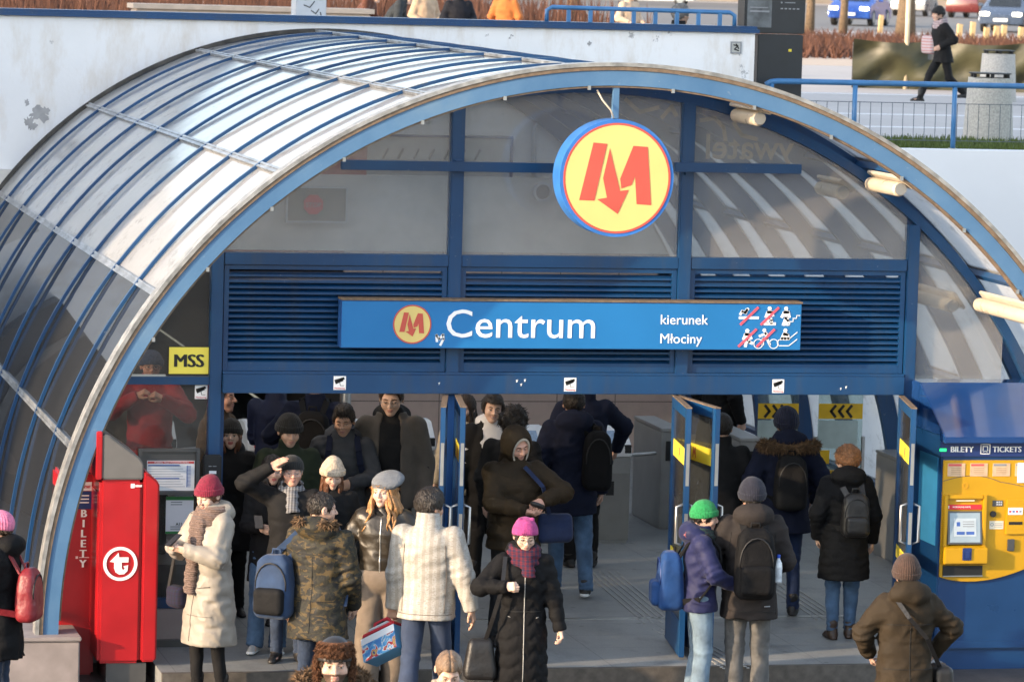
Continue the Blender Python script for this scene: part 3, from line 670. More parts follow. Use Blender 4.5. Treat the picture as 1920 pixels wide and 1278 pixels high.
G = thing('station_sign', 'long blue fascia sign reading Centrum with the metro logo over the doors', 'sign', (0, 0, 2.5))
sg = MB().box((-2.135, 0.755, 0.0), (1.825, 0.899, 0.395)); sg.build('sign_box', 'signdark', G, bevel=0.004)
box('face', (-2.13, 0.749, 0.006), (1.82, 0.7545, 0.388), 'signblue', G)
MB().box((-2.14, 0.74, 0.397), (1.83, 0.90, 0.412)).build('top_cap', 'gasket', G)
YF = 0.748
lg = disc(MB(), -1.538, 0.2, 0.150, YF - 0.003, YF, 48).build('logo', 'msign', G)
annulus(MB(), -1.538, 0.2, 0.150, 0.162, YF - 0.003, YF, 48).build('logo_ring', 'mred', lg)
metro_m(MB(), -1.538, 0.2, 0.150, YF - 0.006, YF - 0.0035).build('letter_m', 'mred', lg)
text('lettering', 'Centrum', 0.335, 'ink', G, (-1.265, YF - 0.001, 0.095), bold=0.0005, sx=1.06)
text('lettering', 'kierunek', 0.118, 'ink', G, (0.585, YF - 0.001, 0.215), bold=0.0)
text('lettering', 'Młociny', 0.118, 'ink', G, (0.585, YF - 0.001, 0.055), bold=0.0)
chip = MB(); strokes(chip, [[(-0.03, 0.0), (-0.035, 0.05), (-0.01, 0.02), (0.02, 0.055), (0.025, 0.02), (0.0, -0.03)]], 0.02, YF - 0.0015, YF, -1.295, 0.06)
chip.build('paint_chip', 'ink', G)
def picto(cx, cz, lines, heads=(), w=0.016, slash=True, rings=()):
    m = MB(); strokes(m, lines, w, YF - 0.003, YF - 0.0005, cx, cz)
    for hx, hz, r in heads: disc(m, cx + hx, cz + hz, r, YF - 0.003, YF - 0.0005, 16)
    for hx, hz, r in rings: annulus(m, cx + hx, cz + hz, r - 0.006, r, YF - 0.003, YF - 0.0005, 24)
    p = m.build('pictogram', 'ink', G)
    if slash: strokes(MB(), [[(-0.07, -0.065), (0.075, 0.075)]], 0.02, YF - 0.006, YF - 0.0035, cx, cz).build('red_slash', mat('slash red', (0.75, 0.10, 0.14), 0.5), p)
X0 = 1.36
picto(X0, 0.285, [[(-0.08, -0.01), (0.08, -0.01)], [(-0.075, 0.02), (-0.06, 0.045), (-0.03, 0.03), (-0.02, 0.06)], [(-0.04, 0.035), (-0.01, 0.065)]], w=0.022)
picto(X0 + 0.18, 0.285, [[(0, 0.045), (0, 0.0)], [(-0.03, 0.0), (-0.015, 0.04), (0.02, 0.04), (0.03, 0.01)], [(0, 0), (-0.018, -0.045)], [(0, 0), (0.02, -0.03), (0.02, -0.055)], [(-0.04, -0.06), (0.05, -0.06)]], [(0, 0.07, 0.017)], 0.024)
picto(X0 + 0.325, 0.285, [[(0, 0.045), (0, -0.01)], [(-0.035, 0.0), (-0.015, 0.04), (0.02, 0.04), (0.03, 0.0)], [(0, -0.01), (-0.02, -0.065)], [(0, -0.01), (0.02, -0.03), (0.01, -0.065)], ], [(0, 0.07, 0.017)], 0.024, False)
strokes(MB(), [[(-0.03, -0.07), (0.03, -0.07), (0.03, -0.04), (0.06, -0.04), (0.06, -0.012), (0.09, -0.012), (0.09, 0.012), (0.118, 0.012)]], 0.007, YF - 0.0025, YF - 0.0005, X0 + 0.33, 0.285).build('stair_line', 'ink', G)
picto(X0 - 0.01, 0.10, [[(0, 0.04), (0, 0.0)], [(-0.03, -0.005), (-0.015, 0.035), (0.02, 0.035), (0.035, 0.0)], [(0, 0), (-0.012, -0.065)], [(0, 0), (0.02, -0.03), (0.045, -0.04)]], [(0, 0.065, 0.017)], 0.024)
picto(X0 + 0.15, 0.10, [[(0.0, 0.045), (0.015, 0.0), (-0.02, 0.0)], [(0.01, 0.045), (-0.05, 0.02)], [(0.015, 0.0), (0.04, -0.05)], [(-0.02, 0), (-0.02, -0.05)]], [(-0.01, 0.07, 0.016)], 0.02, True, [(-0.06, -0.045, 0.042), (0.075, -0.045, 0.042)])
picto(X0 + 0.325, 0.10, [[(0, 0.045), (0, 0.0)], [(-0.03, 0.0), (-0.012, 0.04), (0.02, 0.035), (0.03, 0.0)], [(-0.03, 0.0), (0.03, 0.0)]], [(0, 0.07, 0.017)], 0.024, False)
strokes(MB(), [[(-0.06, -0.01), (0.02, -0.01), (0.10, 0.055)], [(-0.06, -0.01), (-0.075, -0.035), (-0.06, -0.06), (0.03, -0.06), (0.10, -0.005)]], 0.007, YF - 0.0025, YF - 0.0005, X0 + 0.33, 0.10).build('escalator_line', 'ink', G)
# small stickers
def cam_sticker(px, py, lab, y=None):
    y = y or YW - 0.101
    c = on_y(px, py, y); t = thing('monitoring_sticker', lab, 'sticker', (c[0], y, c[2]), group='monitoring stickers')
    box('sheet', (-0.052, -0.0015, -0.06), (0.052, -0.0003, 0.055), 'ink', t)
    strokes(MB(), [[(-0.035, 0.01), (0.03, 0.03)], [(-0.03, -0.005), (0.02, 0.018)]], 0.022, -0.003, -0.0018, 0, 0.005).build('camera_mark', 'inkblack', t)
    strokes(MB(), [[(0.0, 0.0), (0.005, -0.025), (0.035, -0.025)]], 0.004, -0.003, -0.0018).build('bracket_mark', 'inkblack', t)
    text('lettering', 'Monitoring', 0.022, 'inkred', t, (-0.045, -0.0018, -0.053), sx=0.9)
cam_sticker(637, 717, 'white monitoring sticker on the blue header above the left doorway')
cam_sticker(1069, 720, 'white monitoring sticker on the blue header above the middle doorway')
cam_sticker(1459, 723, 'white monitoring sticker on the blue header above the right doorway')
cam_sticker(377, 734, 'white monitoring sticker on the glass under the yellow sign', YW - 0.004)
ms = thing('mss_sign', 'yellow plate reading MSS in black on the left side glass', 'sign', (-3.36, YW - 0.006, 2.365))
box('edge', (-0.17, -0.004, -0.116), (0.17, 0.004, 0.116), 'black', ms)
pl = box('plate', (-0.164, -0.008, -0.110), (0.164, -0.0045, 0.110), mat('mss yellow', (0.80, 0.72, 0.10), 0.5, var=0.03), ms)
bold_text('lettering', 'MSS', 0.15, 'inkblack', ms, (0.0, -0.0085, -0.052), 0.006, 'CENTER')
# information case, notice, card reader on the left wall
ic = thing('information_case', 'black framed case with a white fare table beside the red machine', 'noticeboard', (-3.515, YW - 0.05, 1.45))
fr = MB().box((-0.255, -0.03, -0.19), (-0.225, 0.02, 0.19)).box((0.225, -0.03, -0.19), (0.255, 0.02, 0.19)).box((-0.224, -0.03, 0.165), (0.224, 0.02, 0.19)).box((-0.224, -0.03, -0.19), (0.224, 0.02, -0.165)).box((-0.224, 0.0, -0.164), (0.224, 0.02, 0.164))
fr.build('frame', 'darksteel', ic)
po = box('poster', (-0.18, -0.004, -0.16), (0.215, -0.001, 0.09), 'ink', ic)
box('poster_header', (-0.175, -0.006, 0.065), (0.21, -0.0045, 0.085), 'inkred', po)
lines = MB()
for k in range(9): lines.box((-0.17, -0.006, 0.04 - k * 0.021), (0.10 + 0.02 * ((k * 7) % 3), -0.0045, 0.046 - k * 0.021))
lines.build('printed_rows', mat('faint print', (0.5, 0.52, 0.56), 0.6), po)
bl = MB().box((-0.17, -0.0075, 0.047), (0.09, -0.0062, 0.056)).box((-0.17, -0.0075, -0.062), (0.09, -0.0062, -0.053)).box((0.150, -0.0075, -0.13), (0.156, -0.0062, 0.05))
for k in range(16): bl.box((0.156, -0.0075, 0.045 - k * 0.0115), (0.185, -0.0062, 0.048 - k * 0.0115))
bl.build('line_diagram', 'inkblue', po)
text('lettering', 'PRZEBIEG TRASY POCIĄGÓW METRA', 0.017, 'ink', po, (-0.12, -0.0064, 0.069))
nt_ = thing('instruction_notice', 'white instruction sheet with green bands below the fare case', 'notice', (-3.41, YW - 0.006, 1.08))
box('sheet', (-0.115, -0.002, -0.155), (0.115, 0, 0.155), 'ink', nt_)
for z0, z1 in ((0.125, 0.155), (-0.155, -0.135)): box('green_band', (-0.115, -0.0035, z0), (0.115, -0.0022, z1), 'inkgreen', nt_)
ln_ = MB()
for z in (0.105, 0.085, -0.10, -0.118): ln_.box((-0.075, -0.0035, z), (0.02, -0.0022, z + 0.007))
ln_.build('text_rows', 'inkgrey', nt_)
text('lettering', 'A11', 0.032, 'inkblack', nt_, (-0.03, -0.0024, -0.085), bold=0.001)
cr = thing('card_reader', 'small black card reader panel beside the left door', 'reader', (-3.16, YW - 0.10, 1.47))
box('case', (-0.075, -0.03, -0.125), (0.075, 0.03, 0.125), 'black', cr, bevel=0.01)
MB().box((-0.03, -0.034, -0.03), (0.03, -0.0305, -0.005)).build('label', 'ink', cr)
MB().box((-0.035, -0.034, 0.03), (-0.01, -0.0305, 0.036)).box((0.0, -0.034, 0.03), (0.03, -0.0305, 0.036)).build('symbol', 'inkgrey', cr)
# ================================================================== RED TICKET MACHINES
def rounded_profile(pts): return pts
def yz_prism(mb, poly, x0, x1):
    """polygon in Y,Z extruded along X"""
    k = len(poly); b = len(mb.v)
    for x in (x0, x1):
        for y, z in poly: mb.v.append((x, y, z))
    mb.f.append(tuple(b + i for i in range(k))); mb.f.append(tuple(b + k + i for i in range(k))[::-1])
    for i in range(k): mb.f.append((b + i, b + k + i, b + k + (i + 1) % k, b + (i + 1) % k))
    return mb
def t_logo(mb, cx, cz, s, y0, y1):
    pts = [(632, 586), (680, 537), (683, 562), (735, 562), (735, 590), (698, 590), (698, 622), (706, 634), (716, 626), (708, 612), (734, 606), (730, 638), (712, 656), (684, 658), (664, 645), (656, 622), (656, 590)]
    mb.prism([(cx + (x - 690) / 95 * s, cz - (z - 598) / 95 * s) for x, z in pts], y0, y1)
    return mb
rm = thing('ticket_machine', 'tall red ticket machine with a white t emblem and grey sloped hood', 'ticket machine', (-4.0, 0.0, -0.15))
MB().box((-0.12, 0.02, 0.0), (0.20, 0.62, 0.175)).build('base', 'darksteel', rm)
MB().box((-0.20, -0.02, 0.176), (0.145, 0.66, 1.66)).build('body', 'red', rm, bevel=0.025)
lipp = [(0.147, 0.19), (0.262, 0.19), (0.275, 0.22), (0.275, 1.62), (0.255, 1.655), (0.147, 1.74)]
MB().prism(lipp, -0.04, 0.64).build('front_frame', 'red', rm, bevel=0.015)
MB().prism([(-0.185, 1.663), (0.146, 1.663), (0.146, 1.79), (0.11, 1.84), (-0.14, 2.02), (-0.185, 2.03)], -0.03, 0.64).build('hood', mat('machine grey', (0.17, 0.16, 0.15), 0.4, 0.3, 0.08), rm, bevel=0.012)
yz = MB(); yz_prism(yz, [(-0.035, 1.663), (0.64, 1.663), (0.64, 2.05), (-0.01, 2.05), (-0.035, 2.02)], -0.235, -0.187); yz.build('side_fin', 'red', rm, bevel=0.008)
ring_ = annulus(MB(), -0.028, 0.985, 0.112, 0.137, -0.026, -0.0205, 48); ring_.build('emblem_ring', 'ink', rm)
t_logo(MB(), -0.028, 0.985, 0.137, -0.026, -0.0205).build('emblem', 'ink', rm)
MB().box((0.045, -0.024, 1.595), (0.075, -0.0205, 1.63)).build('maker_plate', 'ink', rm)
MB().box((0.08, -0.023, 1.603), (0.135, -0.0205, 1.62)).build('maker_mark', mat('pale mark', (0.8, 0.6, 0.6), 0.6), rm)
MB().box((-0.21, 0.06, 0.4), (-0.2005, 0.5, 1.55)).build('side_door', 'red', rm)
rm2 = thing('ticket_machine', 'red ticket cabinet with white vertical BILETY lettering behind the arch foot', 'ticket machine', (-4.33, 0.46, -0.15))
MB().box((-0.14, 0.0, 0.0), (0.16, 0.5, 1.64)).build('body', 'red', rm2, bevel=0.02)
MB().box((-0.13, -0.006, 0.92), (0.15, -0.0005, 1.60)).build('door', 'red', rm2, bevel=0.002)
MB().box((-0.01, -0.011, 1.51), (0.12, -0.0065, 1.58)).build('white_label', 'ink', rm2)
lb = MB().box((-0.01, -0.011, 1.36), (0.12, -0.0065, 1.505)).build('blue_label', 'navy', rm2)
for k in range(3): box('label_text', (0.01, -0.013, 1.465 - k * 0.028), (0.10, -0.0115, 1.475 - k * 0.028), 'ink', lb)
text('lettering', 'www', 0.05, 'inkred', rm2, (0.0, -0.0115, 1.53), bold=0.001)
for k, ch in enumerate('BILETY'):
    bold_text('lettering', ch, 0.088, 'ink', rm2, (0.06, -0.0075, 1.295 - k * 0.082), 0.004, 'CENTER')
MB().box((-0.0, -0.008, 0.955), (0.02, -0.0065, 0.975)).box((0.03, -0.008, 0.962), (0.11, -0.0065, 0.968)).build('maker_mark', mat('pale mark', (0.8, 0.6, 0.6), 0.6), rm2)

# ================================================================== BLUE AND YELLOW TICKET MACHINE
bm_ = thing('ticket_machine', 'large blue ticket machine with a yellow front headed BILETY TICKETS', 'ticket machine', (2.92, 0.17, -0.15))
MB().box((-0.02, 0.03, 0.0), (1.35, 0.85, 0.17)).build('base', 'atmblue', bm_)
MB().box((0.0, 0.0, 0.171), (1.33, 0.83, 2.0)).build('body', 'atmblue', bm_, bevel=0.012)
MB().box((-0.012, -0.02, 0.185), (1.34, -0.0005, 0.25)).build('ledge', 'atmblue', bm_, bevel=0.006)
hd = MB(); yz_prism(hd, [(-0.16, 1.95), (-0.16, 2.0), (0.55, 2.385), (0.84, 2.385), (0.84, 2.001), (-0.02, 2.001), (-0.02, 1.95)], -0.03, 1.36); hd.build('hood', mat('hood blue', (0.010, 0.045, 0.16), 0.14, var=0.1, vscale=3, coat=0.6), bm_, bevel=0.006)
MB().box((-0.02, -0.022, 1.82), (1.34, -0.0005, 1.949)).build('header_band', 'navy', bm_, bevel=0.003)
bold_text('lettering', 'BILETY', 0.068, 'ink', bm_, (0.065, -0.0235, 1.86), 0.0025)
bold_text('lettering', 'TICKETS', 0.068, 'ink', bm_, (0.44, -0.0235, 1.86), 0.0025)
bi = MB()
for a, b in (((0.335, 1.845), (0.415, 1.845)), ((0.415, 1.845), (0.415, 1.925)), ((0.415, 1.925), (0.335, 1.925)), ((0.335, 1.925), (0.335, 1.845))): strokes(bi, [[a, b]], 0.008, -0.026, -0.0225)
strokes(bi, [[(0.355, 1.868), (0.355, 1.908), (0.395, 1.908), (0.395, 1.868), (0.355, 1.868)], [(0.36, 1.86), (0.36, 1.868)], [(0.39, 1.86), (0.39, 1.868)]], 0.008, -0.026, -0.0225)
bi.build('bus_symbol', 'ink', bm_)
box('status_light', (-0.03, -0.0245, 1.865), (0.03, -0.0225, 1.89), mat('green lamp', (0.02, 0.5, 0.12), 0.4, var=0, emit=(0.02, 0.8, 0.2), estr=0.5), bm_)
# yellow front
yp = [(0.01, 1.79), (0.01, 0.80)] + [(0.01 + 0.9 * k / 14, 0.80 - 0.055 * math.sin(math.pi * (k / 14) ** 0.8) + 0.12 * (k / 14) ** 2.2) for k in range(1, 15)] + [(1.33, 1.12), (1.33, 1.79)]
Yp = MB().prism(yp, -0.028, -0.001).build('front_panel', 'yellow', bm_, bevel=0.004)
for x0 in (0.045, 0.245, 0.445, 0.645):
    f_ = box('fare_window', (x0, -0.032, 1.655), (x0 + 0.155, -0.0285, 1.765), mat('fare paper', (0.60, 0.42, 0.27), 0.4, var=0.1, vscale=20), Yp)
    box('heading', (x0 + 0.006, -0.034, 1.742), (x0 + 0.12, -0.0325, 1.76), 'inkred' if x0 < 0.4 else 'inkgrey', f_)
    k = MB()
    for j in range(4): k.box((x0 + 0.03, -0.034, 1.675 + j * 0.015), (x0 + 0.12, -0.0325, 1.68 + j * 0.015))
    k.build('small_print', mat('tan print', (0.42, 0.28, 0.16), 0.6), f_)
ar_ = MB(); strokes(ar_, [[(0.012 + 0.9 * k / 16, 1.615 + 0.045 * math.sin(math.pi * min(1, k / 9)) - 0.10 * max(0, (k - 7) / 9) ** 1.6) for k in range(17)]], 0.006, -0.0295, -0.0282); ar_.build('seam', 'gasket', Yp)
annulus(MB(), 0.21, 1.575, 0.016, 0.027, -0.031, -0.0285, 24).build('emblem', mat('ochre emblem', (0.62, 0.30, 0.01), 0.5), Yp)
# recessed bay: raised frame round the screen and the lower bezel
fr = MB().box((0.02, -0.06, 1.06), (0.055, -0.0285, 1.50)).box((0.365, -0.06, 1.06), (0.40, -0.0285, 1.50)).box((0.056, -0.06, 1.465), (0.364, -0.0285, 1.50))
bay = fr.build('screen_bay', 'yellow', Yp, bevel=0.006)
yz = MB(); yz_prism(yz, [(-0.0285, 0.90), (-0.12, 0.925), (-0.12, 1.055), (-0.0285, 1.075)], 0.02, 0.40); yz.build('keypad_bezel', 'yellow', Yp, bevel=0.006)
MB().box((0.173, -0.128, 0.955), (0.253, -0.1205, 1.06)).box((0.19, -0.134, 0.97), (0.236, -0.1285, 1.03)).build('card_slot', 'navy', Yp, bevel=0.003)
MB().box((0.035, -0.04, 0.815), (0.385, -0.0285, 0.895)).build('ticket_tray', 'black', Yp)
MB().box((0.035, -0.05, 0.805), (0.385, -0.0285, 0.814)).build('tray_lip', 'steel', Yp)
sb = MB(); yz_prism(sb, [(-0.029, 1.08), (-0.075, 1.085), (-0.034, 1.36), (-0.029, 1.36)], 0.058, 0.362); sb.build('screen_case', 'darksteel', Yp)
sc_ = MB().add([(0.075, -0.0745, 1.10), (0.345, -0.0745, 1.10), (0.345, -0.0385, 1.345), (0.075, -0.0385, 1.345)], [(0, 1, 2, 3)]); s_ = sc_.build('screen', 'screen', Yp)
def on_screen(x0, z0, x1, z1, m, nm, off=0.002):
    yy = lambda z: -0.0745 + (z - 1.10) * 0.036 / 0.245 - off
    return MB().add([(x0, yy(z0), z0), (x1, yy(z0), z0), (x1, yy(z1), z1), (x0, yy(z1), z1)], [(0, 1, 2, 3)]).build(nm, m, s_)
on_screen(0.11, 1.15, 0.31, 1.30, mat('screen pale', (0.48, 0.55, 0.6), 0.2), 'dialog')
on_screen(0.135, 1.165, 0.205, 1.19, 'inkblue', 'button', 0.0035); on_screen(0.22, 1.165, 0.29, 1.19, 'inkblue', 'button', 0.0035)
for j in range(3): on_screen(0.19, 1.23 + j * 0.02, 0.29, 1.236 + j * 0.02, 'inkgrey', 'text_row', 0.0035)
on_screen(0.135, 1.235, 0.165, 1.27, 'inkblue', 'info_mark', 0.0035)
rb_ = box('red_strip', (0.045, -0.040, 1.375), (0.355, -0.0286, 1.415), 'redflat', Yp)
text('lettering', 'PRZECIĄGNIJ KARTĘ', 0.017, 'ink', rb_, (0.10, -0.0405, 1.39))
MB().box((0.05, -0.0415, 1.383), (0.068, -0.0403, 1.408)).build('info_mark', 'ink', rb_)
box('light_bar', (0.13, -0.045, 1.445), (0.29, -0.0286, 1.455), mat('pale lamp', (0.9, 0.8, 0.55), 0.4), Yp)
disc(MB(), 0.462, 1.335, 0.026, -0.045, -0.0285, 24).build('contactless_pad', 'black', Yp)
kp = MB().box((0.455, -0.033, 1.40), (0.545, -0.0285, 1.45)).build('keypad_label', 'darksteel', Yp)
kk = MB()
for i in range(3):
    for j in range(2): kk.box((0.49 + i * 0.018, -0.0345, 1.408 + j * 0.02), (0.503 + i * 0.018, -0.0332, 1.422 + j * 0.02))
kk.build('key', 'palegrey', kp)
st_ = box('notice_sticker', (0.435, -0.031, 1.205), (0.56, -0.0285, 1.275), mat('cream label', (0.7, 0.64, 0.5), 0.6), Yp)
annulus(MB(), 0.458, 1.245, 0.010, 0.015, -0.0325, -0.0312, 16).build('mark', 'inkgrey', st_)
for j in range(3): box('text_row', (0.48, -0.0325, 1.222 + j * 0.014), (0.55, -0.0312, 1.227 + j * 0.014), 'inkgrey', st_)
py_ = MB().box((0.575, -0.05, 1.16), (0.80, -0.0285, 1.46)).build('payment_unit', 'yellow', Yp, bevel=0.006)
ps = box('card_sticker', (0.59, -0.0525, 1.33), (0.72, -0.0505, 1.39), 'ink', py_)
for j, c in enumerate(('redflat', 'inkblue', 'redflat', 'inkgrey')): box('card_mark', (0.598 + j * 0.03, -0.054, 1.35), (0.618 + j * 0.03, -0.0526, 1.365), c, ps)
box('slot_label', (0.60, -0.053, 1.245), (0.72, -0.0505, 1.27), 'black', py_)
MB().box((0.60, -0.05, 1.02), (0.66, -0.0285, 1.12)).build('pin_pad', 'darksteel', Yp, bevel=0.004)
box('white_notice', (0.665, -0.036, 1.60), (0.80, -0.0342, 1.77), 'ink', Yp)
# inset panels on its left side
MB().box((-0.006, 0.08, 1.05), (-0.0005, 0.55, 1.80)).build('side_panel', mat('side panel blue', (0.04, 0.22, 0.42), 0.3, var=0.1), bm_)

# ================================================================== HALL: TURNSTILES AND GLASS GATES
def turnstile():
    t = thing('turnstile', 'x', 'turnstile')
    MB().box((-0.155, 0.0, 0.06), (0.155, 1.3, 0.86)).build('cabinet', 'greysteel', t, bevel=0.008)
    MB().box((-0.14, 0.01, 0.0), (0.14, 1.29, 0.059)).build('plinth', 'steel', t)
    MB().box((-0.148, -0.004, 0.03), (0.148, -0.0005, 0.70)).build('front_door', mat('cabinet door', (0.26, 0.26, 0.25), 0.42, 0.4, 0.08), t, bevel=0.002)
    MB().box((-0.09, -0.006, 0.48), (-0.01, -0.0045, 0.62)).build('slot', 'black', t)
    tp = MB(); yz_prism(tp, [(-0.01, 0.861), (1.31, 0.861), (1.31, 1.0), (0.45, 1.13), (0.25, 1.13), (-0.01, 0.95)], -0.165, 0.165); h = tp.build('head', 'white', t, bevel=0.01)
    MB().add([(-0.11, 0.02, 0.975), (0.07, 0.02, 0.975), (0.07, 0.2, 1.1), (-0.11, 0.2, 1.1)], [(0, 1, 2, 3)]).build('display', mat('display blue', (0.28, 0.38, 0.52), 0.2, var=0.2, vscale=30), h)
    MB().box((0.09, -0.013, 0.90), (0.155, 0.05, 0.98)).build('reader', 'black', h)
    disc(MB(), -0.05, 0.915, 0.055, -0.02, -0.0105, 24).build('red_light', mat('red lens', (0.55, 0.02, 0.02), 0.25), h)
    MB().tube([(0.155, 0.55, 0.80), (0.56, 0.55, 0.83)], 0.018, 8).build('arm', 'steel', t, smooth=True)
    return t
T0 = turnstile(); T0['group'] = 'turnstiles across the hall'
tl = [(1.72, 6.45, 'grey turnstile with white head beside the navy coat commuters'), (0.88, 6.45, 'turnstile with a red lens half hidden behind the curly haired man'),
      (-0.15, 7.0, 'turnstile behind the tall man with glasses, next to the left door leaf'), (-0.75, 6.9, 'turnstile head showing between the puffer jacket man and the tall man'), (-1.72, 6.9, 'pale turnstile head above the green jacket man'), (-1.40, 5.6, 'white turnstile front just left of the green jacket man'), (-2.75, 6.9, 'turnstile seen through the glass of the left side pane')]
for i, (x, y, lab) in enumerate(tl):
    o = T0 if i == 0 else copy_tree(T0)
    o.location = (x, y, 0); o['label'] = lab
def gate(x0, x1, y, lab, chev=True, sgn=1):
    t = thing('glass_gate', lab, 'gate', (x0, y, 0), group='glass gates on the right of the hall')
    w_ = x1 - x0
    box('pane', (0, -0.006, 0.10), (w_, 0.006, 1.85), 'gateglass', t)
    MB().box((-0.03, -0.02, 0), (-0.002, 0.02, 1.0)).box((w_ + 0.002, -0.02, 0), (w_ + 0.03, 0.02, 1.0)).build('post', 'steel', t)
    for z in (1.257, 0.577):
        b = MB().box((0.002, -0.010, z - .077), (w_ - 0.002, -0.0065, z + .078)).build('warning_band', mat('gate yellow', (0.78, 0.48, 0.015), 0.45), t)
        for k in range(3):
            xx = w_ * 0.28 + k * 0.085
            strokes(MB(), [[(xx + sgn * 0.045, z + 0.055), (xx, z), (xx + sgn * 0.045, z - 0.055)]], 0.028, -0.0125, -0.0105).build('chevron', 'inkblack', b)
    box('frosted_band', (0.002, -0.009, 0.88), (w_ - 0.05, -0.0065, 1.165), mat('frosted film', (0.42, 0.52, 0.50), 0.5), t)
    MB().box((0.002, -0.010, 0.72), (0.13, -0.0065, 0.86)).build('yellow_square', mat('gate yellow', (0.78, 0.48, 0.015), 0.45), t)
gate(3.33, 3.76, 7.0, 'glass gate with yellow chevron band behind the fur hood', sgn=-1)
gate(3.97, 4.44, 7.0, 'glass gate with yellow chevron bands left pointing above the red haired woman')
def gate_cab(x, y, lab):
    t = thing('gate_cabinet', lab, 'cabinet', (x, y, 0))
    MB().box((-0.11, 0, 0.0), (0.11, 1.1, 1.0)).build('body', 'greysteel', t, bevel=0.01)
    MB().box((-0.115, -0.01, 1.001), (0.115, 1.11, 1.03)).build('top', 'steel', t, bevel=0.005)
    MB().box((-0.06, -0.012, 0.7), (0.06, -0.0005, 0.9)).build('reader', 'black', t)
gate_cab(3.15, 6.6, 'grey gate cabinet left of the chevron gates'); gate_cab(2.55, 7.4, 'dark gate cabinet just behind the open blue door leaves')
gate_cab(4.28, 4.6, 'low grey cabinet against the vault by the right door')
# things on the far wall of the hall
def wall_pt(u, v, y): p = on_y(u, v, y); return p[0], p[2]
x0, z1 = wall_pt(670, 255, WY - 0.03); x1, z0 = wall_pt(955, 337, WY - 0.03)
db = thing('display_board', 'long framed white board on the far wall behind the upper glazing', 'board', (0, WY - 0.03, 0))
box('panel', (x0, -0.01, z0), (x1, 0.02, z1), mat('board grey', (0.40, 0.39, 0.38), 0.5), db)
MB().box((x0, -0.03, z1), (x1, 0.02, z1 + 0.025)).box((x1, -0.03, z0 - 0.02), (x1 + 0.03, 0.02, z1 + 0.025)).box((x0, -0.03, z0 - 0.02), (x1 - 0.001, 0.02, z0)).build('frame', 'navy', db)
hk = MB()
for k in range(7): hk.bar((x0 + 0.3 + k * 0.18, -0.02, z0 + 0.22), (x0 + 0.36 + k * 0.18, -0.02, z0 + 0.34), 0.02)
hk.build('hook', 'darksteel', db)
xr, zr = wall_pt(735, 320, WY - 0.05)
rp = thing('red_reflection', 'large red sheet standing in for a reflection in the upper left glazing', 'poster', (0, WY - 0.05, 0))  # red reflection in the upper left glass, put in as a coloured sheet
box('sheet', (x0 - 1.5, -0.02, z0 - 0.9), (xr - 0.3, 0.0, z1 - 0.1), mat('reflection red', (0.34, 0.05, 0.05), 0.6, var=0.35, vscale=0.8), rp)
x0, z1 = wall_pt(540, 352, WY - 0.2); x1, z0 = wall_pt(647, 415, WY - 0.2)
nb = thing('notice_board', 'dark framed board with a red stop roundel behind the upper left pane', 'board', (0, WY - 0.2, 0))
box('panel', (x0, -0.01, z0), (x1, 0.02, z1), mat('board olive', (0.20, 0.19, 0.16), 0.6), nb)
MB().box((x0 - 0.02, -0.03, z1), (x1 + 0.02, 0.02, z1 + 0.02)).box((x0 - 0.02, -0.03, z0 - 0.02), (x1 + 0.02, 0.02, z0)).box((x1, -0.03, z0), (x1 + 0.02, 0.02, z1)).box((x0 - 0.02, -0.03, z0), (x0, 0.02, z1)).build('frame', 'palegrey', nb)
n_ = 8; cx_, cz_ = (x0 + x1) / 2 - 0.04, (z0 + z1) / 2
MB().prism([(cx_ + 0.12 * math.cos(2 * math.pi * (i + .5) / n_), cz_ + 0.12 * math.sin(2 * math.pi * (i + .5) / n_)) for i in range(n_)], -0.02, -0.0105).build('stop_mark', 'redflat', nb)
text('lettering', 'STOP', 0.075, 'inkgrey', nb, (cx_, -0.021, cz_ - 0.028), align='CENTER')
x, z = wall_pt(1018, 360, WY - 0.2)
ws = thing('wall_speaker', 'round wall speaker on the grey lintel left of the round sign', 'speaker', (x, WY - 0.16, z))
annulus(MB(), 0, 0, 0.085, 0.115, -0.06, 0.03, 32).build('rim', 'palegrey', ws); disc(MB(), 0, 0, 0.084, -0.03, 0.03, 32).build('cone', 'darksteel', ws)
a = wall_pt(1000, 345, WY - 0.03); b = wall_pt(1000, 240, WY - 0.03); c = wall_pt(1075, 228, WY - 0.03)
tag(MB().tube([(a[0], WY - 0.05, a[1]), (b[0], WY - 0.05, b[1]), (b[0] + 0.08, WY - 0.05, b[1] + 0.1), (c[0] + 0.4, WY - 0.05, c[1])], 0.03, 8).build('conduit', 'palegrey', smooth=True), 'pale conduit pipe bending along the far white wall', 'pipe')
# tall steel poles in the dark passage and inner landing behind the office glass
tag(MB().tube([(-0.75, 7.8, 0), (-0.75, 7.8, 2.4)], 0.05, 10).build('steel_pole', 'steel', smooth=True), 'steel pole behind the turnstiles left of the tall man', 'pole')
tag(MB().box((-4.3, 1.3, 0.0), (-3.25, 3.4, 0.62)).build('inner_landing', 'darksteel'), kind='structure')
tag(MB().box((-3.95, 3.9, 0.0), (-3.3, 4.0, 2.2)).build('office_wall', mat('dark office wall', (0.06, 0.055, 0.05), 0.6)), 'dark inner wall behind the left side glass', 'wall')

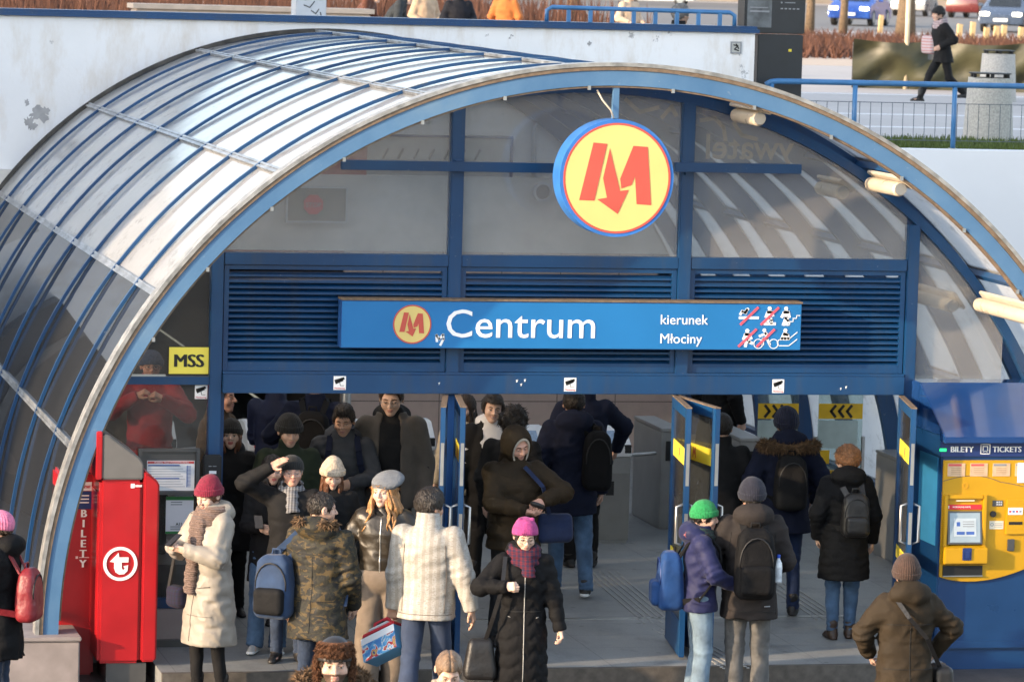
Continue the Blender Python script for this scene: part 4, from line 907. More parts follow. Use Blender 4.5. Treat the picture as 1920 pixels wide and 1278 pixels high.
# ================================================================== UPPER PLAZA
def railing(): pass
rl = thing('railing', 'blue tube railing with wire mesh along the grass edge', 'railing', (0, WY + 0.16, 3.62))
xs = [5.35, 6.38, 7.62, 8.86, 10.1]
mr_ = MB().tube([(5.28, 0, 0.72), (5.34, 0, 0.755), (5.42, 0, 0.765), (14, 0, 0.765)], 0.034, 10); mr_.build('top_rail', mat('rail blue', (0.05, 0.17, 0.36), 0.4, var=0.15), rl, smooth=True)
for x in xs: 
    MB().tube([(x, 0, 0), (x, 0, 0.735)], 0.03, 10).build('post', 'rail blue', rl, smooth=True)
    MB().lathe([(0.055, 0), (0.055, 0.012)], (x, 0, 0.0), 12).build('foot', 'steel', rl)
wm = MB(); x = 5.5
while x < 14:
    wm.tube([(x, 0, 0.10), (x, 0, 0.54)], 0.0045, 5); x += 0.135
for z in (0.10, 0.54): wm.tube([(5.4, 0, z), (14, 0, z)], 0.0045, 5)
wm.build('wire_mesh', mat('mesh wire', (0.09, 0.11, 0.13), 0.5), rl)
r2 = thing('railing', 'short blue railing with square bars on the wall coping', 'railing', (0, WY + 0.12, 5.02))
RA = 'rail blue'
MB().tube([(2.60, 0, 0.0), (2.60, 0, 0.13), (2.66, 0, 0.165), (4.80, 0, 0.155), (4.86, 0, 0.12), (4.86, 0, 0.0)], 0.026, 8).build('top_rail', RA, r2, smooth=True)
k_ = [2.60 + 0.26 * i for i in range(1, 9)]
for x in k_: MB().box((x - 0.022, -0.02, 0.0), (x + 0.022, 0.02, 0.14)).build('baluster', RA, r2)
# grass strip as many blades
gb = MB(); rnd = random.Random(3)
gb.box((5.1, WY + 0.31, 3.50), (30, 18.3, 3.535))
gbase = tag(gb.build('turf', 'grass'), kind='structure')
gv = MB()
for i in range(9000):
    x = rnd.uniform(6.3, 11.5); y = rnd.uniform(WY + 0.32, 18.3); h = rnd.uniform(0.03, 0.09); a = rnd.uniform(0, 6.28); w_ = 0.012
    dx, dy = math.cos(a) * w_, math.sin(a) * w_; lx, ly = rnd.uniform(-.03, .03), rnd.uniform(-.03, .03)
    gv.add([(x - dx, y - dy, 3.53), (x + dx, y + dy, 3.53), (x + lx, y + ly, 3.53 + h)], [(0, 1, 2)])
tag(gv.build('grass_blades', 'grass'), 'short green grass strip along the top of the right wall', 'grass', kind='stuff')
# totem
tt = thing('advertising_pillar', 'tall dark pillar with a poster case beside the end of the white wall', 'pillar', (5.62, 14.25, 3.5))
MB().box((-0.28, 0.0, 0.0), (0.28, 0.28, 1.42)).build('base', 'totem', tt, bevel=0.01)
MB().box((-0.46, -0.02, 1.43), (0.29, 0.30, 3.4)).build('poster_case', 'totem', tt, bevel=0.015)
MB().box((-0.43, -0.026, 1.50), (-0.13, -0.0205, 3.3)).build('poster', mat('poster print', (0.10, 0.11, 0.12), 0.3, var=0.6, vscale=6), tt)
pw = MB()
for k in range(5): pw.box((-0.02 + 0.05 * k, -0.0235, 1.72), (0.01 + 0.05 * k, -0.0205, 1.735))
pw.box((-0.02, -0.0235, 1.79), (0.0, -0.0205, 1.81)).box((0.03, -0.0235, 1.795), (0.16, -0.0205, 1.805)).box((-0.40, -0.029, 1.68), (-0.16, -0.0265, 1.70)).box((-0.40, -0.029, 1.73), (-0.18, -0.0265, 1.74))
pw.build('white_text', 'inkgrey', tt)
box('sticker', (0.10, -0.003, 1.22), (0.14, -0.0005, 1.25), 'yellowflat', tt)
wb = thing('wall_plate', 'small grey framed plate near the end of the white wall', 'plate', (4.85, WY - 0.004, 4.77))
MB().box((-0.065, -0.012, -0.07), (0.065, 0, 0.07)).build('frame', 'inkgrey', wb)
box('plate', (-0.05, -0.015, -0.055), (0.05, -0.0125, 0.055), 'steel', wb)
strokes(MB(), [[(-0.03, 0.03), (0.02, 0.02), (-0.02, -0.02), (0.03, -0.035)], [(0.0, 0.04), (0.03, -0.01)]], 0.015, -0.018, -0.0155).build('scrawl', 'inkblack', wb)
# electrical box with scrawls, beige blocks
eb = thing('utility_box', 'pale grey utility box with black scrawls behind the wall', 'utility box', (1.0, 20.2, 3.5))
MB().box((-0.2, 0, 0), (0.2, 0.4, 2.0)).build('case', 'palegrey', eb, bevel=0.01)
strokes(MB(), [[(-0.10, 1.55), (-0.02, 1.52), (0.04, 1.60)], [(0.0, 1.48), (0.06, 1.44), (0.10, 1.50)], [(-0.08, 1.62), (0.0, 1.66), (0.12, 1.63)], [(0.08, 1.42), (0.14, 1.38), (0.12, 1.46)]], 0.012, -0.004, -0.0005).build('scrawl', 'inkblack', eb)
bw = thing('low_block', 'sunlit beige stone block behind the utility box', 'block', (1.6, 27, 3.5))
MB().box((-2.0, 0, 0), (1.5, 0.6, 1.35)).build('body', mat('beige render', (0.55, 0.42, 0.32), 0.8), bw, bevel=0.02); MB().box((-2.05, -0.05, 1.351), (1.55, 0.65, 1.42)).build('cap', 'beige render', bw)
# bins
def bin_(x, y, lab, h=0.82):
    t = thing('concrete_bin', lab, 'bin', (x, y, 3.53 if y < 19 else 3.5), group='concrete litter bins on the plaza')
    MB().lathe([(0.335, 0), (0.33, 0.05), (0.285, h), (0.24, h), (0.23, h - 0.2)], (0, 0, 0), 32).build('body', 'concrete', t, smooth='auto')
    m = MB().lathe([(0.27, h + 0.05), (0.28, h + 0.05), (0.28, h + 0.065), (0.27, h + 0.065)], (0, 0, 0), 32)
    m.build('lid', 'black', t)
    for k in range(6):
        a = k * math.pi / 3 + 0.3; MB().box((0.25 * math.cos(a) - 0.02, 0.25 * math.sin(a) - 0.02, h), (0.25 * math.cos(a) + 0.02, 0.25 * math.sin(a) + 0.02, h + 0.05)).build('lid_foot', 'black', t)
bin_(9.72, 18.3, 'near speckled concrete bin behind the railing'); bin_(15.6, 34.3, 'far concrete bin beside the olive tarpaulin')
# tarpaulin fence
tp = MB(); rnd = random.Random(5)
xa, ya = 14.8, 40.0; L_ = 26.0; nx = 160; nz = 9
cols = []
for i in range(nx + 1):
    for j in range(nz + 1):
        s_ = i / nx * L_; z = j / nz * 0.92
        fold = 0.22 * abs(math.sin(s_ * 1.9 + z * 2.2)) * math.sin(s_ * .9 + .4) + 0.10 * math.sin(s_ * 7 - z * 9) * math.sin(s_ * 2.3 + 1) + rnd.uniform(-.012, .012)
        tp.v.append((s_, fold + 0.15 * abs(((s_ / 1.6) % 1) - .5), z - 0.06 * abs(math.sin(s_ * math.pi / 1.6)) * (j / nz)))
for i in range(nx):
    for j in range(nz): a_ = i * (nz + 1) + j; tp.f.append((a_, a_ + nz + 1, a_ + nz + 2, a_ + 1))
tf = thing('tarpaulin_fence', 'low fence wrapped in crumpled olive tarpaulin on the plaza', 'fence', (xa, ya, 3.5), R_(-14))
o = tp.build('tarpaulin', 'tarp', tf, smooth=True)
b_ = MB(); b_.box((0.0, 0.3, 0), (L_, 0.36, 0.85)); b_.build('back_frame', 'darksteel', tf)
MB().tube([(1.0, 0.2, 0), (1.0, 0.2, 2.6)], 0.045, 8).build('mast', mat('cream mast', (0.62, 0.50, 0.34), 0.6), tf, smooth=True)
# red shrubs (bare twigs), thick
sb_ = MB(); rnd = random.Random(11)
def twigs(x0, x1, y0, y1, n, h0, h1):
    for i in range(n):
        x = rnd.uniform(x0, x1); y = rnd.uniform(y0, y1); h = rnd.uniform(h0, h1); a = rnd.uniform(0, 6.28); w_ = rnd.uniform(0.02, 0.05)
        lx, ly = rnd.uniform(-.35, .35), rnd.uniform(-.35, .35); dx, dy = math.cos(a) * w_, math.sin(a) * w_
        sb_.add([(x - dx, y - dy, 3.5), (x + dx, y + dy, 3.5), (x + lx, y + ly, 3.5 + h)], [(0, 1, 2)])
        if h > 0.5: sb_.add([(x + lx * .4 - dx, y + ly * .4, 3.5 + h * .4), (x + lx * .4 + dx, y + ly * .4, 3.5 + h * .4), (x + lx - .25 * rnd.uniform(-1, 1), y + ly + .2, 3.5 + h * rnd.uniform(.8, 1.1))], [(0, 1, 2)])
twigs(18, 62, 62, 80, 24000, 0.2, 0.55)
twigs(-32, 17, 62, 84, 16000, 0.5, 1.5)
tag(sb_.build('shrub_bed', 'twig'), 'bed of leafless reddish shrubs across the plaza', 'shrubs', kind='stuff')
# tree trunks
def tree(x, y, r, h, lab, grp='street trees beyond the plaza', lamp=False):
    t = thing('street_tree', lab, 'tree', (x, y, 3.5), group=grp)
    pts = [(0, 0, 0), (0.03, 0, 1.0), (-0.02, 0.03, 2.2), (0.05, 0, h)]
    MB().tube(pts, [r * 1.25, r, r * 0.9, r * 0.7], 12).build('trunk', 'bark', t, smooth=True)
    m = MB(); rr = random.Random(int(x * 10 + y))
    for k in range(9):
        a = rr.uniform(0, 6.28); z = h - rr.uniform(0, 0.9); e = rr.uniform(1.2, 2.6)
        p1 = (math.cos(a) * e * .5, math.sin(a) * e * .5, z + e * .6); p2 = (math.cos(a + .3) * e, math.sin(a + .3) * e, z + e * 1.4)
        m.tube([(0, 0, z - .2), p1, p2], [r * .45, r * .25, r * .06], 7)
        for q in range(4):
            b = a + rr.uniform(-1, 1); m.tube([p1, (p1[0] + math.cos(b) * .8, p1[1] + math.sin(b) * .8, p1[2] + rr.uniform(.5, 1.3))], [r * .16, r * .02], 5)
    m.build('limbs', 'bark', t, smooth=True)
for x, y, r, lab in [(33.0, 98, .13, 'slim sunlit trunk left of the blue car'), (33.2, 92, .28, 'thick brown trunk in front of the blue car'), (38.5, 92, .42, 'broad sunlit trunk right of the blue car'), (42.5, 96, .16, 'slim trunk behind the walking woman'), (31.2, 96, .14, 'dark slim trunk in the middle of the blue car'), (24, 110, .2, 'trunk behind the short blue railing'), (14, 96, .25, 'trunk behind the orange jacket person'), (6, 100, .22, 'trunk behind the black jacket person'), (-6, 92, .2, 'trunk behind the left end of the wall'), (29, 120, .25, 'far trunk right of the dark pillar')]:
    tree(x, y, r, 3.6, lab)
for i, (u, v) in enumerate([(1797, 84), (1822, 78), (1847, 92), (1866, 88), (1880, 86), (1912, 90), (1650, 62), (1688, 70)]):
    p = on_z(u, v, 3.5); t = thing('wooden_stake', 'pale wooden stake in the shrub bed, place %s along the street' % ['one', 'two', 'three', 'four', 'five', 'six', 'seven', 'eight'][i], 'stake', (p[0], p[1], 3.5), group='pale stakes along the shrub bed')
    t['label'] = 'pale wooden stake standing in the red shrub bed near the cars'
    MB().bar((0, 0, 0), (0.03, 0.0, 0.62), 0.14, 0.14, up=(0, 1, 0)).build('stake', 'wood', t)
# cars
def car(name_lab, u, v, col, rz, sc=1.0):
    p = on_z(u, v, 3.507); t = thing('parked_car', name_lab, 'car', (p[0], p[1], 3.507), R_(rz))
    bodym = mat('car paint ' + name_lab[:12], col, 0.25, 0.2, var=0.03, coat=0.8)
    prof = [(-2.05, 0.30), (-2.1, 0.62), (-1.9, 0.78), (-1.15, 0.92), (-0.55, 1.40), (0.75, 1.46), (1.55, 1.05), (2.0, 0.98), (2.08, 0.55), (2.0, 0.28), (1.55, 0.25), (-1.5, 0.25)]
    m = MB()
    lay = [(-0.82, 0.86), (-0.70, 1.0), (0.70, 1.0), (0.82, 0.86)]
    k = len(prof); b = 0
    for yy, f in lay:
        for x, z in prof:
            zz = z if z < 0.95 else z
            m.v.append((x * (0.985 if f < 1 else 1), yy * (1.0 if z < 0.95 else 0.86), 0.25 + (zz - 0.25) * (f if z > 1.2 else 1)))
    for r in range(3):
        for i in range(k): m.f.append((r * k + i, r * k + (i + 1) % k, (r + 1) * k + (i + 1) % k, (r + 1) * k + i))
    m.f.append(tuple(range(k))); m.f.append(tuple(3 * k + i for i in range(k))[::-1])
    m.build('body', bodym, t, smooth='auto', bevel=0.03)
    gl = mat('car glass', (0.02, 0.025, 0.03), 0.08, coat=0.5)
    MB().add([(-1.17, -0.60, 0.955), (-1.17, 0.60, 0.955), (-0.62, 0.54, 1.365), (-0.62, -0.54, 1.365)], [(0, 1, 2, 3)]).build('windscreen', gl, t)
    for s in (-1, 1):
        MB().add([(-0.85, s * 0.73, 1.0), (1.2, s * 0.73, 1.0), (0.7, s * 0.70, 1.36), (-0.5, s * 0.70, 1.33)], [(0, 1, 2, 3)]).build('side_window', gl, t)
        MB().box((-2.11, s * 0.6 - 0.18, 0.60), (-2.0, s * 0.6 + 0.18, 0.74)).build('headlight', mat('headlight', (0.9, 0.88, 0.8), 0.1, var=0, emit=(1, .9, .7), estr=1.5), t, bevel=0.02)
        MB().box((-0.72, s * 0.95 - 0.09, 0.93), (-0.60, s * 0.95 + 0.09, 1.05)).build('mirror', bodym, t, bevel=0.02)
        for x in (-1.3, 1.3):
            w_ = MB(); q = [(0.10, 0), (0.31, 0), (0.31, 0.2), (0.10, 0.2)]
            w_.lathe([(0.30, -0.1), (0.32, -0.07), (0.32, 0.07), (0.30, 0.1)], (0, 0, 0), 20); wo = w_.build('wheel', 'black', t); wo.location = (x, s * 0.72, 0.32); wo.rotation_euler = (R_(90), 0, 0)
            h_ = MB().lathe([(0.19, -0.105), (0.19, 0.105)], (0, 0, 0), 16).build('hub_cap', 'steel', wo)
    MB().box((-2.135, -0.26, 0.40), (-2.105, 0.26, 0.51)).build('number_plate', 'ink', t)
    return t
car('bright blue car with lit headlights beyond the shrubs', 1612, 48, (0.03, 0.10, 0.42), 60)
car('dark grey car with lit headlights at the top right', 1890, 60, (0.07, 0.10, 0.16), 62)
car('dark red car driving away at the top right', 1825, 34, (0.12, 0.02, 0.02), 235)
car('pale silver car behind the broad tree trunk', 1715, 30, (0.5, 0.5, 0.5), 62)
car('pale blue car waiting near the middle of the street', 1700, 18, (0.2, 0.26, 0.33), 62)
car('white car at the far right edge of the street', 1900, 22, (0.55, 0.55, 0.55), 240)
car('white van like car behind the short blue railing', 1230, 10, (0.6, 0.58, 0.55), 160)
# far street side: dark low fronts of buildings beyond the street
bd = thing('street_building', 'long shop fronts on the far side of the street', 'building', (30, 200, 3.5))
MB().box((-160, 0, 0), (160, 12, 14)).build('wall', mat('far facade', (0.30, 0.24, 0.19), 0.8, var=0.3, vscale=0.2), bd)
for k in range(40): MB().box((-156 + k * 7.9, -0.1, 0.5), (-151 + k * 7.9, -0.01, 3.4)).build('window', mat('far shop window', (0.05, 0.05, 0.055), 0.2), bd)
# city blocks around the sunken square, behind the photographer and to the left (out of view; the left one added to shade the white wall)
for x, y, w_, d_, h_, c_ in [(-52, 5, 28, 24, 19, (0.30, 0.28, 0.26)), (-50, -75, 60, 20, 9, (0.3, 0.28, 0.26))]:
    b_ = thing('unseen_building', 'unseen city block added left of the square to shade the white wall' if y > 0 else 'low building behind the photographer', 'building', (x, y, 0))
    MB().box((-w_ / 2, -d_ / 2, 0), (w_ / 2, d_ / 2, h_)).build('wall', mat('unseen building wall %d' % x, c_, 0.8, var=0.3, vscale=0.3), b_)
    MB().box((-w_ / 2 - .3, -d_ / 2 - .3, h_ + .001), (w_ / 2 + .3, d_ / 2 + .3, h_ + .5)).build('roof', 'darksteel', b_)
# ================================================================== PEOPLE: implicit surfaces turned into meshes
def vnoise(P, seed=0):
    X, Y, Z = P; xi, yi, zi = np.floor(X).astype(np.int64), np.floor(Y).astype(np.int64), np.floor(Z).astype(np.int64)
    fx, fy, fz = X - xi, Y - yi, Z - zi
    fx = fx * fx * (3 - 2 * fx); fy = fy * fy * (3 - 2 * fy); fz = fz * fz * (3 - 2 * fz)
    def h(a, b, c):
        n = (a * 374761393 + b * 668265263 + c * 2147483647 + seed * 974711) & 0xffffffff
        n = ((n ^ (n >> 13)) * 1274126177) & 0xffffffff
        return ((n ^ (n >> 16)) & 0xffff) / 65535.0
    r = 0
    for dx in (0, 1):
        for dy in (0, 1):
            for dz in (0, 1):
                r = r + h(xi + dx, yi + dy, zi + dz) * (fx if dx else 1 - fx) * (fy if dy else 1 - fy) * (fz if dz else 1 - fz)
    return r - 0.5
def smin(a, b, k):
    h = np.clip(0.5 + 0.5 * (b - a) / k, 0, 1); return b * (1 - h) + a * h - k * h * (1 - h)
def smax(a, b, k): return -smin(-a, -b, k)
def cap(P, a, b, ra, rb):
    a = np.asarray(a, float); b = np.asarray(b, float); d = b - a; L = max(1e-9, float(d @ d))
    t = np.clip(((P[0] - a[0]) * d[0] + (P[1] - a[1]) * d[1] + (P[2] - a[2]) * d[2]) / L, 0, 1)
    return np.sqrt((P[0] - a[0] - t * d[0]) ** 2 + (P[1] - a[1] - t * d[1]) ** 2 + (P[2] - a[2] - t * d[2]) ** 2) - (ra + (rb - ra) * t)
def ell(P, c, r):
    x, y, z = (P[0] - c[0]) / r[0], (P[1] - c[1]) / r[1], (P[2] - c[2]) / r[2]
    k0 = np.sqrt(x * x + y * y + z * z) + 1e-9; k1 = np.sqrt((x / r[0]) ** 2 + (y / r[1]) ** 2 + (z / r[2]) ** 2) + 1e-9
    return k0 * (k0 - 1) / k1
def rbox(P, c, h, r):
    q = [np.abs(P[i] - c[i]) - (h[i] - r) for i in range(3)]
    return np.sqrt(sum(np.maximum(x, 0) ** 2 for x in q)) + np.minimum(np.maximum(np.maximum(q[0], q[1]), q[2]), 0) - r
def loft(P, lv, p=2.3):
    """stack of elliptic sections: (z, rx, ry, cx, cy)"""
    lv = sorted(lv); z = [l[0] for l in lv]; g = lambda i: np.interp(P[2], z, [l[i] for l in lv])
    rx, ry = g(1), g(2); x, y = np.abs(P[0] - g(3)) / rx, np.abs(P[1] - g(4)) / ry
    d = ((x ** p + y ** p) ** (1 / p) - 1) * np.minimum(rx, ry) * 0.9
    return np.maximum(d, np.maximum(z[0] - P[2], P[2] - z[-1]))
def snets(f, lo, hi, vox):
    lo = np.asarray(lo, float); n = [max(4, int(math.ceil((hi[i] - lo[i]) / vox)) + 1) for i in range(3)]
    ax = [lo[i] + vox * np.arange(n[i]) for i in range(3)]
    P = np.meshgrid(*ax, indexing='ij'); F = f(P)
    for i in range(3):
        s_ = [slice(None)] * 3
        for e in (0, -1): s_[i] = e; F[tuple(s_)] = np.abs(F[tuple(s_)]) + 1e-3
    nx, ny, nz = n; acc = np.zeros((nx - 1, ny - 1, nz - 1, 3)); cnt = np.zeros((nx - 1, ny - 1, nz - 1))
    corner = [(a, b, c) for a in (0, 1) for b in (0, 1) for c in (0, 1)]
    S = lambda o: F[o[0]:o[0] + nx - 1, o[1]:o[1] + ny - 1, o[2]:o[2] + nz - 1]
    for i in range(8):
        for j in range(i + 1, 8):
            d = [abs(corner[i][k] - corner[j][k]) for k in range(3)]
            if sum(d) != 1: continue
            fa, fb = S(corner[i]), S(corner[j]); m = (fa < 0) != (fb < 0)
            t = np.where(m, fa / np.where(m, fa - fb, 1), 0)
            for k in range(3): acc[..., k] += np.where(m, corner[i][k] + (corner[j][k] - corner[i][k]) * t, 0)
            cnt += m
    mask = cnt > 0; idx = -np.ones(mask.shape, np.int64); idx[mask] = np.arange(mask.sum())
    base = np.stack(np.nonzero(mask), 1); V = lo + vox * (base + acc[mask] / cnt[mask][:, None])
    faces = []
    for d in range(3):
        e, g = [(1, 2), (2, 0), (0, 1)][d]
        sa = [slice(None)] * 3; sb = [slice(None)] * 3; sa[d] = slice(0, -1); sb[d] = slice(1, None)
        fa, fb = F[tuple(sa)], F[tuple(sb)]; c = (fa < 0) != (fb < 0)
        I = np.stack(np.nonzero(c), 1); ok = (I[:, e] > 0) & (I[:, g] > 0) & (I[:, e] < n[e] - 1) & (I[:, g] < n[g] - 1); I = I[ok]
        q = []
        for oe, og in ((-1, -1), (0, -1), (0, 0), (-1, 0)):
            J = I.copy(); J[:, e] += oe; J[:, g] += og; q.append(idx[J[:, 0], J[:, 1], J[:, 2]])
        Q = np.stack(q, 1); flip = fa[I[:, 0], I[:, 1], I[:, 2]] > 0; Q[flip] = Q[flip][:, ::-1]; faces.append(Q)
    return V, np.concatenate(faces)
def np_mesh(name, V, Q, mi=None):
    me = bpy.data.meshes.new(name); me.vertices.add(len(V)); me.vertices.foreach_set('co', np.ascontiguousarray(V, np.float32).ravel())
    me.loops.add(Q.size); me.loops.foreach_set('vertex_index', np.ascontiguousarray(Q, np.int32).ravel())
    me.polygons.add(len(Q)); me.polygons.foreach_set('loop_start', np.arange(0, Q.size, Q.shape[1], dtype=np.int32))
    me.polygons.foreach_set('use_smooth', np.ones(len(Q), bool))
    if mi is not None: me.polygons.foreach_set('material_index', np.asarray(mi, np.int32))
    me.update(calc_edges=True); return me
def joinm(parts):
    V = []; Q = []; M_ = []; b = 0
    for v, q, m in parts: V.append(v); Q.append(q + b); M_.append(m); b += len(v)
    return np.concatenate(V), np.concatenate(Q), np.concatenate(M_)
def Rm(yaw, pitch, roll=0):
    return np.array((Matrix.Rotation(R_(yaw), 3, 'Z') @ Matrix.Rotation(R_(pitch), 3, 'X') @ Matrix.Rotation(R_(roll), 3, 'Y')))

# ---- head, in head space: face towards -Y, centre at the skull's middle
def f_cran(P, t=0.0): return ell(P, (0, 0.012, 0.028), (0.077 + t, 0.096 + t, 0.088 + t))
def f_head(P, fem=0, fat=0.0):
    d = f_cran(P)
    d = smin(d, ell(P, (0, -0.030, -0.038), (0.060 - .004 * fem + fat, 0.060, 0.074)), 0.035)
    d = smin(d, ell(P, (0, -0.066, -0.088), (0.026 - .005 * fem + fat, 0.024, 0.022)), 0.03)
    Q = (np.abs(P[0]), P[1], P[2])
    d = smin(d, ell(Q, (0.040 + fat, -0.058, -0.028), (0.026, 0.026, 0.026)), 0.02)
    d = smin(d, cap(Q, (0.008, -0.083, 0.026), (0.045, -0.072, 0.024), 0.011, 0.009), 0.014)
    d = smax(d, -ell(Q, (0.031, -0.102, 0.004), (0.020, 0.022, 0.014)), 0.012)
    d = smin(d, ell(Q, (0.031, -0.078, 0.003), (0.0145, 0.0125, 0.011)), 0.004)
    d = smin(d, cap(P, (0, -0.090, 0.012), (0, -0.113, -0.022), 0.007, 0.0115), 0.010)
    d = smin(d, ell(Q, (0.012, -0.098, -0.026), (0.009, 0.011, 0.008)), 0.008)
    d = smin(d, ell(P, (0, -0.091, -0.051), (0.021, 0.0105, 0.0062)), 0.006)
    d = smin(d, ell(P, (0, -0.089, -0.063), (0.018, 0.0105, 0.0068)), 0.006)
    d = smax(d, -cap(Q, (0, -0.102, -0.0568), (0.02, -0.094, -0.0572), 0.0022, 0.0015), 0.003)
    d = smin(d, smax(ell(Q, (0.080, 0.012, -0.004), (0.013, 0.021, 0.032)), -ell(Q, (0.092, 0.006, -0.002), (0.008, 0.012, 0.020)), 0.004), 0.006)
    d = smin(d, cap(P, (0, 0.022, -0.06), (0, 0.040, -0.20), 0.053 - .006 * fem, 0.060 - .006 * fem), 0.03)
    return d
SKIN = {}
def skin_mats(tone, lip, brow):
    k = (tone, lip, brow)
    c = {'fair': (0.56, 0.35, 0.26), 'pale': (0.60, 0.40, 0.31), 'tan': (0.46, 0.27, 0.185), 'ruddy': (0.55, 0.30, 0.22)}[tone]
    n = 'skin ' + tone
    if n not in MATS:
        m = mat(n, c, 0.5, var=0.10, vscale=30, spec=0.35); b = m.node_tree.nodes['Principled BSDF']
        b.inputs['Subsurface Weight'].default_value = 0.08; b.inputs['Subsurface Radius'].default_value = (0.012, 0.005, 0.003)
    bc = {'dark': (0.085, 0.05, 0.033), 'fairbrow': (0.26, 0.16, 0.09), 'greybrow': (0.22, 0.20, 0.18)}[brow]
    lc = {'nat': (0.43, 0.21, 0.17), 'red': (0.40, 0.11, 0.10)}[lip]
    return [MATS[n], mat('lip ' + lip, lc, 0.4, var=0.05), mat('brow ' + brow, bc, 0.8, var=0.1), mat('eye white', (0.48, 0.44, 0.41), 0.25, var=0.0), mat('iris', (0.05, 0.035, 0.025), 0.15, var=0)]
def head_parts(tone_fem, fat=0.0, smile=False, beard=False, lids=0.0, noeye=False, vox=0.005):
    V, Q = snets(lambda P: f_head(P, tone_fem, fat), (-0.105, -0.135, -0.215), (0.105, 0.125, 0.13), vox)
    C = V[Q].mean(1); x = np.abs(C[:, 0]); y = C[:, 1]; z = C[:, 2]; mi = np.zeros(len(Q), int)
    w = 0.027 if smile else 0.021
    zz = z - (0.008 * (x / 0.027) ** 2 if smile else 0)
    lipm = (y < -0.083) & (x < w) & (zz < -0.046) & (zz > -0.069)
    mi[lipm] = 1
    if smile: mi[(y < -0.083) & (x < 0.019) & (zz < -0.0535) & (zz > -0.0605)] = 3
    mi[(y < -0.065) & (np.abs(z - 0.0255 + 0.12 * (x - 0.03) ** 2 * 30) < 0.0042) & (x > 0.012) & (x < 0.047)] = 2
    e = ((x - 0.031) / 0.0125) ** 2 + ((z - 0.003 + lids) / (0.0068 - lids * .6)) ** 2 < 1
    if not noeye:
        mi[(y < -0.07) & e] = 3
        mi[(y < -0.07) & e & ((x - 0.031) ** 2 + (z - 0.003) ** 2 < 0.0062 ** 2)] = 4
    mi[(y < -0.065) & (np.abs(z - (0.0105 - lids)) < 0.0022) & (np.abs(x - 0.031) < 0.0135)] = 2
    if beard:
        mi[(y < -0.02) & (z < -0.035) & ~lipm & (x > 0.0) & ((z < -0.072) | (np.abs(x - 0.045) < 0.025) | ((z > -0.046) & (z < -0.036) & (x < 0.03)))] = 2
    return V, Q, mi
# ---- hand: wrist at origin, fingers along +X, palm facing -Z, thumb towards thumb*Y
def hand_parts(curl, thumb, spread=0.0, s=1.0):
    def f(P):
        d = rbox(P, (0.048, 0, 0), (0.048, 0.040, 0.014), 0.013)
        d = smin(d, cap(P, (-0.05, 0, 0), (0.01, 0, 0), 0.027, 0.027), 0.025)
        for i, (yy, L) in enumerate(((0.030, 0.074), (0.010, 0.082), (-0.011, 0.077), (-0.030, 0.060))):
            yy *= thumb; c0 = curl * (0.9 + 0.08 * i); p = np.array([0.088 - 0.006 * abs(i - 1), yy, 0]); a = 0.15 * curl; sy = spread * (1.5 - i) * 0.12 * thumb
            for k, (fr, r0, r1) in enumerate(((0.45, 0.0098, 0.0090), (0.31, 0.0090, 0.0082), (0.24, 0.0082, 0.0068))):
                a += c0 * (0.62, 0.85, 0.55)[k]
                q = p + L * fr * np.array([math.cos(a), sy, -math.sin(a)]); d = smin(d, cap(P, p, q, r0, r1), 0.0035 if k else 0.008); p = q
        t0 = np.array([0.022, 0.028 * thumb, -0.006]); a = 0.9 - 0.35 * min(curl, 1.2)
        t1 = t0 + 0.038 * np.array([math.cos(a), math.sin(a) * thumb, -0.25 - 0.3 * curl]); t2 = t1 + 0.032 * np.array([math.cos(a - 0.45), math.sin(a - 0.45) * thumb * (1 - .4 * curl), -0.15 - 0.3 * curl])
        d = smin(d, cap(P, t0, t1, 0.0155, 0.0115), 0.012); return smin(d, cap(P, t1, t2, 0.0112, 0.0085), 0.004)
    V, Q = snets(f, (-0.06, -0.085, -0.10), (0.19, 0.085, 0.035), 0.0052)
    return V * s, Q, np.zeros(len(Q), int)
def ik(a, b, l1, l2, pole):
    a = np.asarray(a, float); b = np.asarray(b, float); d = b - a; L = float(np.linalg.norm(d)); m = (l1 + l2) * 0.999
    if L > m: b = a + d * (m / L); d = b - a; L = m
    u = d / L; x = (l1 * l1 - l2 * l2 + L * L) / (2 * L); h = math.sqrt(max(0, l1 * l1 - x * x))
    p = np.asarray(pole, float); p = p - u * (p @ u); p = p / (np.linalg.norm(p) + 1e-9)
    return a + u * x + p * h, b

